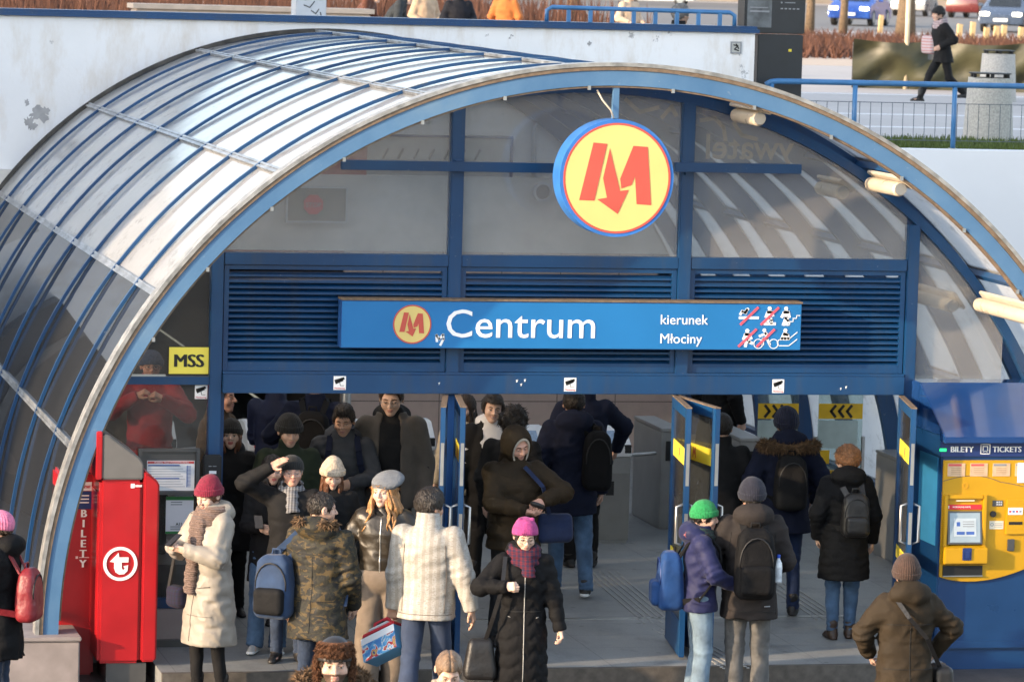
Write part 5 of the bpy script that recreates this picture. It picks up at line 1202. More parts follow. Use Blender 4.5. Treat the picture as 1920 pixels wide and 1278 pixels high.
class Person:
    """local frame: feet at z=0, facing -Y, own left is +X; unit height 1.75"""
    def __init__(s, label, at, H=1.75, face=0.0, tone='fair', fem=0, lip='nat', brow='dark', head=(0, 0), hl=None, hr=None, el=(0.5, 0.8, -0.2), er=(-0.5, 0.8, -0.2),
                 fl=(0.10, 0, 0), fr=(-0.10, 0, 0), lean=0.0, side=0.0, curl=(0.55, 0.55), pn=((-1, 0, 0), (1, 0, 0)), smile=False, beard=False, lids=0.002, fat=0.0, bulk=1.0, group=None, hands=(1, 1), headvox=0.0052, hipz=0.92, seed=None, noeye=False):
        s.k = H / 1.75; s.lean = math.tan(R_(lean)); s.sd = math.tan(R_(side)); s.seed = seed or (abs(hash(label)) % 9973 if False else sum(ord(c) * (i + 1) for i, c in enumerate(label)) % 9973); s.bulk = bulk
        hz = hipz; off = lambda p: np.array([p[0] + s.sd * max(0, p[2] - hz), p[1] - s.lean * max(0, p[2] - hz), p[2] - (0.92 - hz)])
        s.off = off
        s.hip = [off((0.09, 0, 0.92)), off((-0.09, 0, 0.92))]; sw = 0.185 - 0.02 * fem
        s.sh = [off((sw, 0.01, 1.408)), off((-sw, 0.01, 1.408))]
        s.hc = off((0, -0.02, 1.622)); s.nk = off((0, 0.015, 1.49))
        s.HR = Rm(head[0], head[1], head[2] if len(head) > 2 else 0) * 1.05
        hl = hl or (0.265, -0.07, 0.885); hr = hr or (-0.265, -0.07, 0.885)
        s.elb = []; s.wr = []
        for a, b, p in ((s.sh[0], hl, el), (s.sh[1], hr, er)):
            e, w_ = ik(a, b, 0.29, 0.265, p); s.elb.append(e); s.wr.append(w_)
        s.kn = []; s.an = []
        for h_, f_ in zip(s.hip, (fl, fr)):
            an = np.array([f_[0], f_[1] + 0.03, f_[2] + 0.085]); k_, an = ik(h_, an, 0.424, 0.414, (0.05 * np.sign(h_[0]), -1, 0)); s.kn.append(k_); s.an.append(an)
        s.ft = (fl, fr)
        # body: head and neck, hands, and the trunk and limbs under the clothes, one mesh
        parts = []
        v, q, m = head_parts(fem, fat, smile, beard, lids, noeye, headvox); parts.append((v @ s.HR.T * 1.0 + s.hc, q, m))
        s.hand_at = []
        for i in (0, 1):
            d = s.wr[i] - s.elb[i]; d = d / np.linalg.norm(d); n = np.array(pn[i], float); n = n - d * (n @ d); n /= np.linalg.norm(n) + 1e-9
            Rh = np.stack([d, np.cross(-n, d), -n], 1)
            if hands[i]:
                v, q, m = hand_parts(curl[i], (1 if i == 0 else -1) , s=0.98 - 0.06 * fem); parts.append((v @ Rh.T + s.wr[i], q, m))
            s.hand_at.append(s.wr[i] + d * 0.085 + n * 0.035)
        def fb(P):
            d = loft(P, [(off((0, 0, z))[2], rx, ry, off((0, 0, z))[0], off((0, 0, z))[1]) for z, rx, ry in ((0.84, .12, .09), (0.95, .145, .10), (1.1, .125, .09), (1.3, .145, .10), (1.42, .12, .08), (1.5, .05, .05))])
            for i in (0, 1):
                d = smin(d, cap(P, s.sh[i], s.elb[i], .045, .036), .03); d = smin(d, cap(P, s.elb[i], s.wr[i], .034, .024), .02)
                d = smin(d, cap(P, s.hip[i], s.kn[i], .07, .048), .04); d = smin(d, cap(P, s.kn[i], s.an[i], .045, .034), .02)
                f_ = s.ft[i]; d = smin(d, cap(P, s.an[i] + np.array([0, .0, -.03]), s.an[i] + np.array([0, -.13, -.055]), .03, .022), .02)
            return d
        allp = np.array(s.elb + s.wr + s.kn + s.an + [s.nk, s.hc]); lo, hi = allp.min(0) - .17, allp.max(0) + .17; lo[2] = -0.02
        v, q = snets(fb, lo, hi, 0.03); parts.append((v, q, np.zeros(len(q), int)))
        V, Q, MI = joinm(parts)
        s.root = link('person', np_mesh('person', V * s.k, Q, MI), skin_mats(tone, lip, brow)); s.root.location = at; s.root.rotation_euler = (0, 0, R_(face))
        tag(s.root, label, 'person', group); s.at = np.array(at, float); s.face = face
    def w(s, p):
        """own local point (unit height) to the world"""
        a = R_(s.face); x, y, z = np.asarray(p, float) * s.k; return (s.at[0] + x * math.cos(a) - y * math.sin(a), s.at[1] + x * math.sin(a) + y * math.cos(a), s.at[2] + z)
    def part(s, name, f, lo, hi, m, vox=0.014, head=False, parent=None):
        V, Q = snets(f, lo, hi, vox)
        if head: V = V @ s.HR.T + s.hc
        return link(name, np_mesh(name, V * s.k, Q), m, parent or s.root)
    def lo_hi(s, pts, pad): a = np.array(pts, float); return a.min(0) - pad, a.max(0) + pad
    def hp(s, p): return s.HR @ np.asarray(p, float) + s.hc
    # ---- clothes
    def coat(s, m, hem=0.78, bulk=1.0, quilt=0.0, qsp=0.09, qw=False, sleeve=1.0, collar=0.05, hood=None, flare=1.0, wrinkle=0.007, name='coat', open_=0, cuff=0.0, waist=1.0, hoodmat=None, vox=0.013, wide=1.0, hemcurve=0.0):
        b = (1 + (bulk - 1) * .65) * s.bulk; off = s.off; sd = s.seed; lv = []
        for z, rx, ry, cy in ((min(hem, 0.6), .20 * flare, .165 * flare, 0.01), (0.80, .185 * (0.5 + .5 * flare), .150 * (0.5 + .5 * flare), 0.01), (0.98, .172 * waist, .128 * waist, 0.005), (1.10, .165 * waist, .122 * waist, 0.0), (1.27, .182, .132, 0.0), (1.36, .180, .122, 0.01), (1.43, .145, .10, 0.015), (1.485, .085, .082, 0.02), (1.50 + collar, .078, .078, 0.012)):
            o = off((0, cy, z)); g = b if z < 1.45 else 1 + (b - 1) * .5
            lv.append((o[2], rx * g * wide, ry * g, o[0], o[1]))
        hz = off((0, 0, hem))[2]
        def f(P):
            t = loft(P, lv); arms = []; t = np.maximum(t, hz - P[2] + hemcurve * P[0] ** 2)
            for i in (0, 1):
                dd = s.wr[i] - s.elb[i]; dd = dd / np.linalg.norm(dd); e2 = s.wr[i] + dd * cuff
                a1 = cap(P, s.sh[i] + np.array([0, 0, -.005]), s.elb[i], .072 * b * sleeve, .062 * b * sleeve); a2 = cap(P, s.elb[i], e2, .062 * b * sleeve, .046 * (1 + (b - 1) * .6) * sleeve)
                a2 = np.maximum(a2, (P[0] - e2[0]) * dd[0] + (P[1] - e2[1]) * dd[1] + (P[2] - e2[2]) * dd[2] - 0.012)
                arms.append(smin(a1, a2, .03))
            d = smin(smin(t, arms[0], .035), arms[1], .035)
            if hood == 'down':
                c = s.nk + np.array([0, 0.085, -0.005]); hd_ = smin(ell(P, c, (.135 * b, .075 * b, .085 * b)), ell(P, s.nk + np.array([0, .04, .0]), (.125 * b, .105 * b, .05 * b)), .04)
                d = smin(d, hd_, .02)
            if quilt:
                u = P[2] + 0.012 * np.sin(P[0] * 22 + (P[1] * 18)) if not qw else P[2] + 0.028 * np.sin((P[0] + P[1]) * 2 * np.pi / 0.15)
                qt = np.abs(np.sin(np.pi * u / qsp)) ** 0.6
                for i in (0, 1):
                    for a, bb in ((s.sh[i], s.elb[i]), (s.elb[i], s.wr[i])):
                        dd = (bb - a) / np.linalg.norm(bb - a); ua = (P[0] - a[0]) * dd[0] + (P[1] - a[1]) * dd[1] + (P[2] - a[2]) * dd[2]
                        qt = np.where(arms[i] < t - .005, np.abs(np.sin(np.pi * (ua + .02) / qsp)) ** 0.6, qt)
                d = d - quilt * (qt - 0.5)
            if wrinkle:
                wx = 1.6 * vnoise((P[0] * 5, P[1] * 5, P[2] * 5), sd + 8); n = 0.75 * (1 - 4 * np.abs(vnoise((P[0] * 6 + wx, P[1] * 6 + wx, P[2] * 11 + 3 * P[0]), sd))) * .6 + 0.5 * (1 - 4 * np.abs(vnoise((P[0] * 13 + P[2] * 7 + wx, P[1] * 13, P[2] * 19), sd + 5))) * .5
                d = d - wrinkle * 2 * n
                for i in (0, 1):
                    r = np.sqrt((P[0] - s.elb[i][0]) ** 2 + (P[1] - s.elb[i][1]) ** 2 + (P[2] - s.elb[i][2]) ** 2)
                    d = d - wrinkle * 0.9 * np.exp(-(r / .11) ** 2) * np.sin((P[2] * 1.0 + P[0] * .4 + P[1] * .5) * 95)
            return d
        pts = s.sh + s.elb + s.wr + [s.off((0.2 * flare * b * wide, .18 * b, hem)), s.off((-.2 * flare * b * wide, -.18 * b, hem)), s.off((0, 0, 1.60 + collar))]
        lo, hi = s.lo_hi(pts, .10); lo[2] = max(lo[2], min(hz, min(s.wr[0][2], s.wr[1][2]) - .08) - .03)
        o = s.part(name, f, lo, hi, m, vox); s.coat_o = o; s.cw = b
        if hood == 'up':
            def g(P):
                d = smin(f_cran(P, .036), cap(P, (0, .035, -.02), (0, .05, -.17), .088, .10), .05); d = smin(d, ell(P, (0, -.03, -.03), (.098, .095, .13)), .03)
                d = d - .006 * vnoise((P[0] * 18, P[1] * 18, P[2] * 18), sd)
                return smax(d, -ell(P, (0, -.15, -.012), (.085, .16, .128)), .012)
            s.part('hood', g, (-.16, -.17, -.26), (.16, .19, .19), hoodmat or m, .009, True, o)
        return o
    def trousers(s, m, w=1.0, tap=1.0, name='trousers', crop=0.0, fold=0.010):
        sd = s.seed
        def f(P):
            o = s.off((0, 0.01, 0.93)); d = ell(P, o, (.165 * w, .115 * w + .01, .14))
            for i in (0, 1):
                dn = s.an[i] - s.kn[i]; dn /= np.linalg.norm(dn); e = s.an[i] + dn * (.035 - crop)
                l = smin(cap(P, s.hip[i] + np.array([0, .005, -.02]), s.kn[i], .088 * w, .066 * w), cap(P, s.kn[i], e, .066 * w, .052 * w * tap), .02)
                l = np.maximum(l, (P[0] - e[0]) * dn[0] + (P[1] - e[1]) * dn[1] + (P[2] - e[2]) * dn[2] - .006)
                d = smin(d, l, .02)
                r = np.sqrt((P[0] - e[0]) ** 2 + (P[1] - e[1]) ** 2 + ((P[2] - e[2]) * .7) ** 2); rk = np.sqrt((P[0] - s.kn[i][0]) ** 2 + (P[1] - s.kn[i][1]) ** 2 + (P[2] - s.kn[i][2]) ** 2)
                d = d - fold * .7 * (np.exp(-(r / .10) ** 2) * np.sin(P[2] * 130 + P[0] * 40 + P[1] * 50) + .6 * np.exp(-(rk / .11) ** 2) * np.sin(P[2] * 95 - P[0] * 45))
            return d - fold * 1.6 * vnoise((P[0] * 13, P[1] * 13, P[2] * 9), sd)
        lo, hi = s.lo_hi(s.hip + s.kn + s.an, .14); return s.part(name, f, lo, hi, m, .013)
    def shoes(s, m, boot=0.0, sole=None):
        for i in (0, 1):
            a = s.an[i]; yaw = R_(12 if i == 0 else -12); d = np.array([math.sin(yaw), -math.cos(yaw), 0]); zf = a[2] - .085
            def f(P):
                t = cap(P, a + d * -.02 + np.array([0, 0, -.045]), a + d * .12 + np.array([0, 0, -.058]), .044, .036); t = smin(t, cap(P, a + np.array([0, .0, -.03]), a + np.array([0, .005, .03 + boot]), .047, .050), .03)
                t = smin(t, cap(P, a + d * -.05 + np.array([0, 0, -.073]), a + d * .15 + np.array([0, 0, -.073]), .034, .034), .008)
                return np.maximum(t, zf + .004 - P[2])
            lo, hi = s.lo_hi([a + d * .2, a - d * .1, a + np.array([0, 0, boot + .05])], .08); lo[2] = zf - .01
            sh = s.part('shoe', f, lo, hi, m, .010)
            if sole:
                def g(P): return np.maximum(np.maximum(cap(P, a + d * -.05 + np.array([0, 0, -.07]), a + d * .15 + np.array([0, 0, -.07]), .039, .039), zf - P[2]), P[2] - zf - .026)
                s.part('sole', g, lo - .01, hi, sole, .009, False, sh)
    def beanie(s, m, t=0.014, top=0.0, cuff=True, back=-.28, line=.030, name='beanie', vox=.007, bob=None, cm=None, ears=False, slouch=0.0):
        sd = s.seed; s.hat = (line, back)
        def f(P):
            d = ell(P, (0, 0.012, 0.028), (0.085 + t, 0.097 + t, 0.088 + t))
            if top: d = smin(d, ell(P, (0, .02 + slouch, .085 + top * .5), (.066, .07, .045 + top * .5)), .03)
            if ears:
                for x in (-.05, .05): d = smin(d, ell(P, (x, .01, .135), (.016, .014, .016)), .014)
            d = d - .006 * vnoise((P[0] * 25, P[1] * 25, P[2] * 25), sd)
            return smax(d, (line + back * (P[1] + .09)) - P[2], .006)
        o = s.part(name, f, (-.13, -.14, -.08), (.13, .16, .26), m, vox, True)
        if cuff:
            def g(P):
                h = P[2] - (line + back * (P[1] + .09)); d = np.maximum(ell(P, (0, 0.012, 0.028), (0.092 + t, 0.104 + t, 0.096 + t)), np.abs(h - .022) - .026); return d
            s.part('cuff', g, (-.13, -.14, -.08), (.13, .16, .14), cm or m, vox, True, o)
        return o
    def beret(s, m):
        s.hat = (.050, -.25)
        def f(P):
            c = (P[0] - .01, P[1] - .03, P[2] - .085); q = (c[0], c[1] * .94 + c[2] * .34, c[2] * .94 - c[1] * .34)
            d = ell(q, (0.012, 0.0, 0.0), (.125, .125, .050)); d = smin(d, smax(f_cran(P, .014), (.045 - .25 * (P[1] + .09)) - P[2], .006), .03)
            d = smin(d, cap(q, (0.01, 0, .045), (0.01, 0.004, .068), .004, .003), .004); return d - .004 * vnoise((P[0] * 30, P[1] * 30, P[2] * 30), 3)
        return s.part('beret', f, (-.16, -.16, -.06), (.18, .21, .19), m, .007, True)
    def hair(s, m, t=.014, fringe=.058, side=-.01, nape=-.055, rough=.010, fr=22, part=False, vox=.0065, name='hair', top=0.0, temple=-.052, strands=900):
        sd = s.seed
        def f(P):
            d = f_cran(P, t) - rough * vnoise((P[0] * fr, P[1] * fr, P[2] * fr * .8), sd)
            if top: d = smin(d, ell(P, (0, -.005, .095 + top * .4), (.066, .082, .03 + top)), .03)
            if part: d = d + .007 * np.exp(-(P[0] / .006) ** 2)
            zl = np.where(P[1] < temple, fringe + .3 * np.abs(P[0]) * 0, np.where(P[1] < .03, side, nape)); zl = np.interp(P[1], [-.12, temple - .012, temple + .012, .02, .05], [fringe, fringe, side, side, nape])
            d = smax(d, zl - P[2], .006)
            if hasattr(s, 'hat'): d = np.maximum(d, P[2] - (s.hat[0] + s.hat[1] * (P[1] + .09)) - .012)
            return d
        o = s.part(name, f, (-.125, -.13, -.12), (.125, .16, .22), m, vox, True)
        rr = random.Random(sd); me = o.data; nv = len(me.vertices); cr = Vector(s.hp((0, .03, .10)) * s.k); mb = MB(); cu = rough > .03
        if nv and strands:
            for i in range(strands):
                vt = me.vertices[rr.randrange(nv)]; n_ = vt.normal; d = (vt.co - cr).normalized() + Vector((rr.gauss(0, .25), rr.gauss(0, .25), -.35)); 
                if cu: d = Vector((rr.gauss(0, 1), rr.gauss(0, 1), rr.gauss(0, 1)))
                d = d - n_ * d.dot(n_)
                if d.length < 1e-4: continue
                d.normalize(); e = n_.cross(d) * .0035; L = rr.uniform(.012, .034) * (1.6 if cu else 1); a = vt.co - n_ * .002
                mb.add([a - e, a + e, a + d * L * .6 + n_ * rr.uniform(.001, .007) + e * .6, a + d * L + n_ * rr.uniform(.0, .010) * (1.8 if cu else 1)], [(0, 1, 2), (0, 2, 3)])
            mb.build('strands', m, o)
        return o
    def long_hair(s, m, length=.30, t=.020, n=9, wave=.018, spread=.02, fringe=.055, front=.55, seed=1, lockr=.019, cover=False):
        h = s.hair(m, t, fringe, -.06, -.09, rough=.008, fr=16)
        rr = random.Random(seed); mb = MB()
        for k in range(n * 3):
            u = k / (n * 3 - 1); a = -1.15 + 2.3 * u + math.pi / 2 * 0; a = R_(-front * 100 + (180 + front * 100 * 2 + 0) * u) if False else (-math.pi * (0.5 + front * .5 - .42) + 0) + (math.pi * 2 - 2 * (math.pi * (.5 - front * .5 + .42 - .0)) * 0) * 0
            ang = R_(-90 + (1 - front) * 55 + 18 + u * (360 - 2 * ((1 - front) * 55 + 18)))      # around the head, leaving the face free
            dx, dy = math.cos(ang), math.sin(ang); r1 = rr.uniform(.9, 1.05)
            p0 = np.array([dx * .075 * r1, .012 + dy * .093 * r1, .01 + rr.uniform(-.02, .03)]); pts = []; ph = rr.uniform(0, 6.28); L = length * rr.uniform(.8, 1.12)
            for j in range(9):
                v_ = j / 8; o = spread * v_; pts.append(tuple(np.array([p0[0] + dx * o + wave * math.sin(ph + v_ * 9) * min(1, v_ * 2) , p0[1] + dy * o + wave * .8 * math.cos(ph * 1.7 + v_ * 8) * min(1, v_ * 2) + .012 * v_, p0[2] - L * v_])))
            W_ = []
            for p in pts:
                q = s.HR @ np.array([p[0], p[1], max(p[2], -.06)]) + s.hc + np.array([0, 0, min(0, p[2] + .06)])
                W_.append(tuple(q * s.k))
            r0 = lockr * s.k * rr.uniform(.75, 1.15); mb.tube(W_, [r0 * .8, r0, r0 * 1.05, r0, r0 * .95, r0 * .85, r0 * .7, r0 * .5, r0 * .15], 7)
        mb.build('locks', m, h, smooth=True); return h
    def glasses(s, m=None):
        m = m or 'black'; mb = MB()
        for sx in (-1, 1):
            pts = [tuple((s.hp((sx * .032 + .0235 * math.cos(a), -.108 + .010 * abs(math.cos(a)) * 0, .002 + .018 * math.sin(a)))) * s.k) for a in [2 * math.pi * i / 14 for i in range(15)]]
            mb.tube(pts, .0016 * s.k, 5); mb.tube([tuple(s.hp((sx * .055, -.106, .006)) * s.k), tuple(s.hp((sx * .078, -.05, .006)) * s.k), tuple(s.hp((sx * .080, .01, .006)) * s.k)], .0016 * s.k, 5)
        mb.tube([tuple(s.hp((-.009, -.110, .005)) * s.k), tuple(s.hp((.009, -.110, .005)) * s.k)], .0016 * s.k, 5)
        mb.build('glasses', m, s.root, smooth=True)
    def scarf(s, m, r=.105, th=.042, hang=0.0, hx=-.05, knot=True, name='scarf', tilt=.25, tail2=None):
        sd = s.seed; c = s.nk + np.array([0, -.005, -.022])
        def f(P):
            x, y, z = P[0] - c[0], P[1] - c[1], P[2] - c[2]; z = z - tilt * y
            d = np.sqrt((np.sqrt(x * x + (y * 1.05) ** 2) - r * .86) ** 2 + (z * .62) ** 2) - th
            d = smin(d, np.sqrt((np.sqrt(x * x + (y * 1.05) ** 2) - r * .98) ** 2 + ((z + .045) * .8) ** 2) - th * .85, .015)
            if hang:
                w_ = cap((P[0] * 1.0, P[1] * 1.6, P[2]), (c[0] + hx * .5, (c[1] - r - .03) * 1.6, c[2] - .06), (c[0] + hx, (c[1] - r - .075) * 1.6, c[2] - .06 - hang), .058, .062); d = smin(d, np.maximum(w_, (c[2] - .06 - hang) - P[2]), .02)
            if tail2:
                w_ = cap((P[0] * 1.0, P[1] * 1.6, P[2]), (c[0] + tail2[0] * .6, (c[1] - r - .02) * 1.6, c[2] - .05), (c[0] + tail2[0], (c[1] - r - .06) * 1.6, c[2] - .06 - tail2[1]), .052, .055); d = smin(d, np.maximum(w_, (c[2] - .06 - tail2[1]) - P[2]), .02)
            return d - .012 * vnoise((P[0] * 16, P[1] * 16, P[2] * 22 + P[0] * 9), sd + 2) - .006 * np.sin(P[2] * 110 + P[0] * 35)
        lo, hi = c - np.array([.2, .24, .13 + max(hang, tail2[1] if tail2 else 0) + .02]), c + np.array([.2, .2, .12]); return s.part(name, f, lo, hi, m, .010)
    def fur(s, m, path, r=.04, n=900, ln=.045, seed=2, name='fur_trim', parent=None, head=False):
        """many thin pointed tufts round a tube"""
        rr = random.Random(seed); mb = MB(); P_ = [np.array(p, float) for p in path]
        if head: P_ = [s.hp(p) for p in P_]
        core = [tuple(p * s.k) for p in P_]; mb.tube(core, r * .75 * s.k, 8)
        for i in range(n):
            t = rr.uniform(0, len(P_) - 1.001); k = int(t); p = P_[k] + (P_[k + 1] - P_[k]) * (t - k)
            d = np.array([rr.gauss(0, 1), rr.gauss(0, 1), rr.gauss(0, 1)]); d /= np.linalg.norm(d); a = p + d * r * .6; b = p + d * (r * .8 + ln * rr.uniform(.6, 1.2)) + np.array([0, 0, -.012])
            e = np.cross(d, np.array([rr.gauss(0, 1), rr.gauss(0, 1), rr.gauss(0, 1)])); e = e / np.linalg.norm(e) * .007
            mb.add([tuple((a - e) * s.k), tuple((a + e) * s.k), tuple(b * s.k)], [(0, 1, 2)])
        return mb.build(name, m, parent or s.root)
    # ---- things worn or carried: top-level, placed in this person's frame
    def carried(s, name, label, cat, f, c, lo, hi, m, vox=.012):
        V, Q = snets(f, lo, hi, vox); o = link(name, np_mesh(name, (V - np.asarray(c)) * s.k, Q), m); o.location = s.w(c); o.rotation_euler = (0, 0, R_(s.face)); tag(o, label, cat); o['_c'] = list(map(float, c)); return o
    def sub(s, name, o, mb, m, smooth=True):
        c = np.array(o['_c']); mb.v = [tuple((np.array(v) - c) * s.k) for v in mb.v]; return mb.build(name, m, o, smooth=smooth)
    def subf(s, name, o, f, lo, hi, m, vox=.011):
        c = np.array(o['_c']); V, Q = snets(f, lo, hi, vox); return link(name, np_mesh(name, (V - c) * s.k, Q), m, o)
    def backpack(s, label, m, size=(.15, .10, .23), c=(0, .23, 1.17), pocket=None, straps=True, strapm=None, name='backpack', trim=None, top=.85, lean=0.0, cat='backpack'):
        c = np.array(s.off(c)); w_, d_, h_ = size; sd = s.seed
        def f(P):
            z = (P[2] - c[2]) / h_; sc = np.interp(z, [-1, -.6, .2, .75, 1], [.96, 1.0, .97, top, top * .7]); Q_ = ((P[0] - c[0]) / sc, (P[1] - c[1] - lean * (P[2] - c[2])) / np.interp(z, [-1, -.4, .6, 1], [1.0, 1.05, .85, .6]), P[2] - c[2])
            return rbox(Q_, (0, 0, 0), (w_, d_, h_), .06) - .010 * vnoise((P[0] * 12, P[1] * 12, P[2] * 12), sd + 9)
        o = s.carried(name, label, cat, f, c, c - np.array([w_ + .05, d_ + .08, h_ + .04]), c + np.array([w_ + .05, d_ + .10, h_ + .04]), m, .012)
        yb = c[1] + d_
        if pocket:
            pc = c + np.array([0, d_ + .012, -h_ * .42])
            s.subf('pocket', o, lambda P: rbox(P, pc, (w_ * .80, .045, h_ * .42), .04) - .006 * vnoise((P[0] * 15, P[1] * 15, P[2] * 15), sd), pc - .24, pc + .24, pocket)
        zp = MB(); zz = c[2] + h_ * .18
        zp.tube([(c[0] + w_ * .82 * math.cos(a), yb - .005 - .012 * abs(math.cos(a)) + lean * h_ * .3 * math.sin(a), c[2] + h_ * .05 + h_ * .72 * math.sin(a)) for a in [R_(x) for x in range(-10, 191, 20)]], .006, 6); s.sub('zip', o, zp, trim or 'black')
        hn = MB(); zt = c[2] + h_; hn.tube([(c[0] - .035, c[1] - d_ * .3, zt - .02), (c[0] - .03, c[1] - d_ * .3, zt + .035), (c[0] + .03, c[1] - d_ * .3, zt + .035), (c[0] + .035, c[1] - d_ * .3, zt - .02)], .009, 6); s.sub('grab_handle', o, hn, strapm or m)
        if straps:
            g = s.cw if hasattr(s, 'cw') else 1.0
            for i, sx in ((0, 1), (1, -1)):
                mb = MB(); o_ = s.off; x = sx * .105
                pts = [(c[0] + sx * .07, c[1] - d_ * .6, c[2] + h_ * .80), tuple(o_((x, .07 * g, 1.475 + .012 * g))), tuple(o_((x * 1.05, -.03, 1.47 + .02 * g))), tuple(o_((x * 1.2, -.115 * g - .012, 1.38))), tuple(o_((x * 1.35, -.135 * g - .008, 1.27))), tuple(o_((x * 1.75, -.10 * g, 1.13))), (sx * .185 * g + s.off((0, 0, 1.0))[0], .03, c[2] - h_ * .55), (c[0] + sx * w_ * .7, c[1] - d_ * .6, c[2] - h_ * .7)]
                prev = None
                for p, q in zip(pts[:-1], pts[1:]): mb.bar(p, q, .05 if True else .03, .014, up=(0, -1, 0.3))
                s.sub('strap', o, mb, strapm or m, smooth=False)
        return o
    def strap_bag(s, name, label, cat, m, c, size, strap=None, strapm=None, up=1.0, flap=None, r=.05, sag=0.0):
        c = np.array(c, float); w_, d_, h_ = size; sd = s.seed
        def f(P):
            z = (P[2] - c[2]) / h_; sc = np.interp(z, [-1, -.5, 1], [1.0, 1.05, up]); return rbox(((P[0] - c[0]) / sc, (P[1] - c[1]) / sc, P[2] - c[2]), (0, 0, 0), (w_, d_, h_), r) - .014 * vnoise((P[0] * 10, P[1] * 10, P[2] * 10), sd + 4)
        o = s.carried(name, label, cat, f, c, c - np.array([w_ * 1.2 + .03, d_ * 1.2 + .03, h_ + .03]), c + np.array([w_ * 1.2 + .03, d_ * 1.2 + .03, h_ + .03]), m, .011)
        if strap:
            mb = MB()
            for p, q in zip(strap[:-1], strap[1:]): mb.bar(p, q, .032, .010, up=(0, -1, .2))
            s.sub('strap', o, mb, strapm or m, smooth=False)
        return o
# ================================================================== THE PEOPLE
def stand(u, v, Y, zg=None):
    """where someone stands at depth Y whose crown is seen at pixel u,v; returns place and height"""
    p = on_y(u, v, Y); z = zg if zg is not None else (0.0 if Y > -0.3 else -0.15)
    return (p[0], p[1], z), (p[2] - z) * 1.75 / 1.76
def pants(n, c, **k): return cloth(n, c, 0.9, 0.25, 30, 0.22)
BK = cloth('black cloth', (0.008, 0.008, 0.0088), 0.8, 0.3, 18)
BKN = cloth('black nylon', (0.006, 0.006, 0.0068), 0.78, 0.4, 22, spec=0.15)
NV = cloth('navy wool', (0.008, 0.011, 0.027), 0.9, 0.3, 25)
JD = cloth('dark denim', (0.022, 0.035, 0.065), 0.9, 0.3, 40, 0.3)
JM = cloth('mid denim', (0.06, 0.11, 0.19), 0.9, 0.3, 40, 0.35)
JL = cloth('light denim', (0.15, 0.215, 0.28), 0.9, 0.3, 30, 0.3)
GJ = cloth('grey denim', (0.10, 0.098, 0.095), 0.9, 0.3, 30, 0.35)
SB = mat('black leather', (0.010, 0.009, 0.009), 0.5, var=0.1, bump=0.2, bscale=30)
SW = mat('pale trainer', (0.42, 0.41, 0.39), 0.6, var=0.1)
BRS = mat('brown boot leather', (0.035, 0.018, 0.010), 0.45, var=0.2, bump=0.2, bscale=20)
HD = mat('dark brown hair', (0.014, 0.009, 0.006), 0.45, var=0.4, vscale=50, bump=0.8, bscale=90, stretch=(1, 1, 0.3))
HB = mat('brown hair', (0.035, 0.019, 0.010), 0.45, var=0.4, vscale=50, bump=0.8, bscale=90, stretch=(1, 1, 0.3))
HF = mat('strawberry blond hair', (0.40, 0.20, 0.075), 0.42, var=0.35, vscale=45, bump=0.8, bscale=90, stretch=(1, 1, 0.3))
HR = mat('auburn hair', (0.12, 0.045, 0.02), 0.45, var=0.35, vscale=45, bump=0.8, bscale=90, stretch=(1, 1, 0.3))
HG = mat('light brown hair', (0.17, 0.105, 0.06), 0.45, var=0.35, vscale=60, bump=0.8, bscale=90, stretch=(0.3, 1, 0.3))
FUR = mat('tawny fur', (0.12, 0.07, 0.035), 0.9, var=0.5, vscale=30)
def camo():
    m, nt, b = nodes_of('camouflage cloth'); b.inputs['Roughness'].default_value = 0.75
    n = noise_node(nt, 10, 3, (1, 1, 1.5), 0.55, 0.6); n2 = noise_node(nt, 15, 3, (1, 1, 1.6), 0.55, 0.6)
    c = ramp_mix(nt, n, [(0.0, (0.006, 0.006, 0.005)), (0.47, (0.018, 0.016, 0.007)), (0.56, (0.006, 0.006, 0.005)), (0.60, (0.012, 0.011, 0.006))], True)
    k = ramp_mix(nt, n2, [(0.0, (0, 0, 0)), (0.55, (1, 1, 1))], True)
    nt.links.new(mixc(nt, k, c, (0.062, 0.040, 0.012)), b.inputs['Base Color']); bump_to(nt, b, noise_node(nt, 25, 5), 0.3, 0.02); return m
def patterned():
    m, nt, b = nodes_of('patterned cream nylon'); b.inputs['Roughness'].default_value = 0.55
    tc = nt.nodes.new('ShaderNodeTexCoord'); w = nt.nodes.new('ShaderNodeTexWave'); w.bands_direction = 'X'; w.inputs['Scale'].default_value = 5.5; w.inputs['Distortion'].default_value = 1.2; w.inputs['Detail'].default_value = 3
    nt.links.new(tc.outputs['Object'], w.inputs[0])
    c = ramp_mix(nt, w.outputs['Fac'], [(0.25, (0.29, 0.265, 0.23)), (0.6, (0.36, 0.345, 0.315))])
    n = noise_node(nt, 55, 3, (1, 1, 2.2), 0.7); k = ramp_mix(nt, n, [(0.0, (0, 0, 0)), (0.50, (0, 0, 0)), (0.58, (0.7, 0.7, 0.7))])
    nt.links.new(mixc(nt, k, c, (0.235, 0.21, 0.175)), b.inputs['Base Color']); bump_to(nt, b, noise_node(nt, 14, 4), 0.25, 0.02); return m
def zipline(p, o, m, z0, z1, d=.012, x=0.0):
    """front zip laid on the coat by casting onto its surface"""
    mb = MB(); pts = []
    for i in range(24):
        z = z0 + (z1 - z0) * i / 23; q = p.off((x, 0, z)) * p.k
        ok, loc, nn, _ = o.ray_cast(Vector((q[0], -2.0, q[2])), Vector((0, 1, 0)))
        if ok: pts.append((loc.x, loc.y - .001, loc.z))
    if len(pts) > 2: mb.tube(pts, d * p.k * .5, 6); mb.build('zip', m, o, smooth=True)
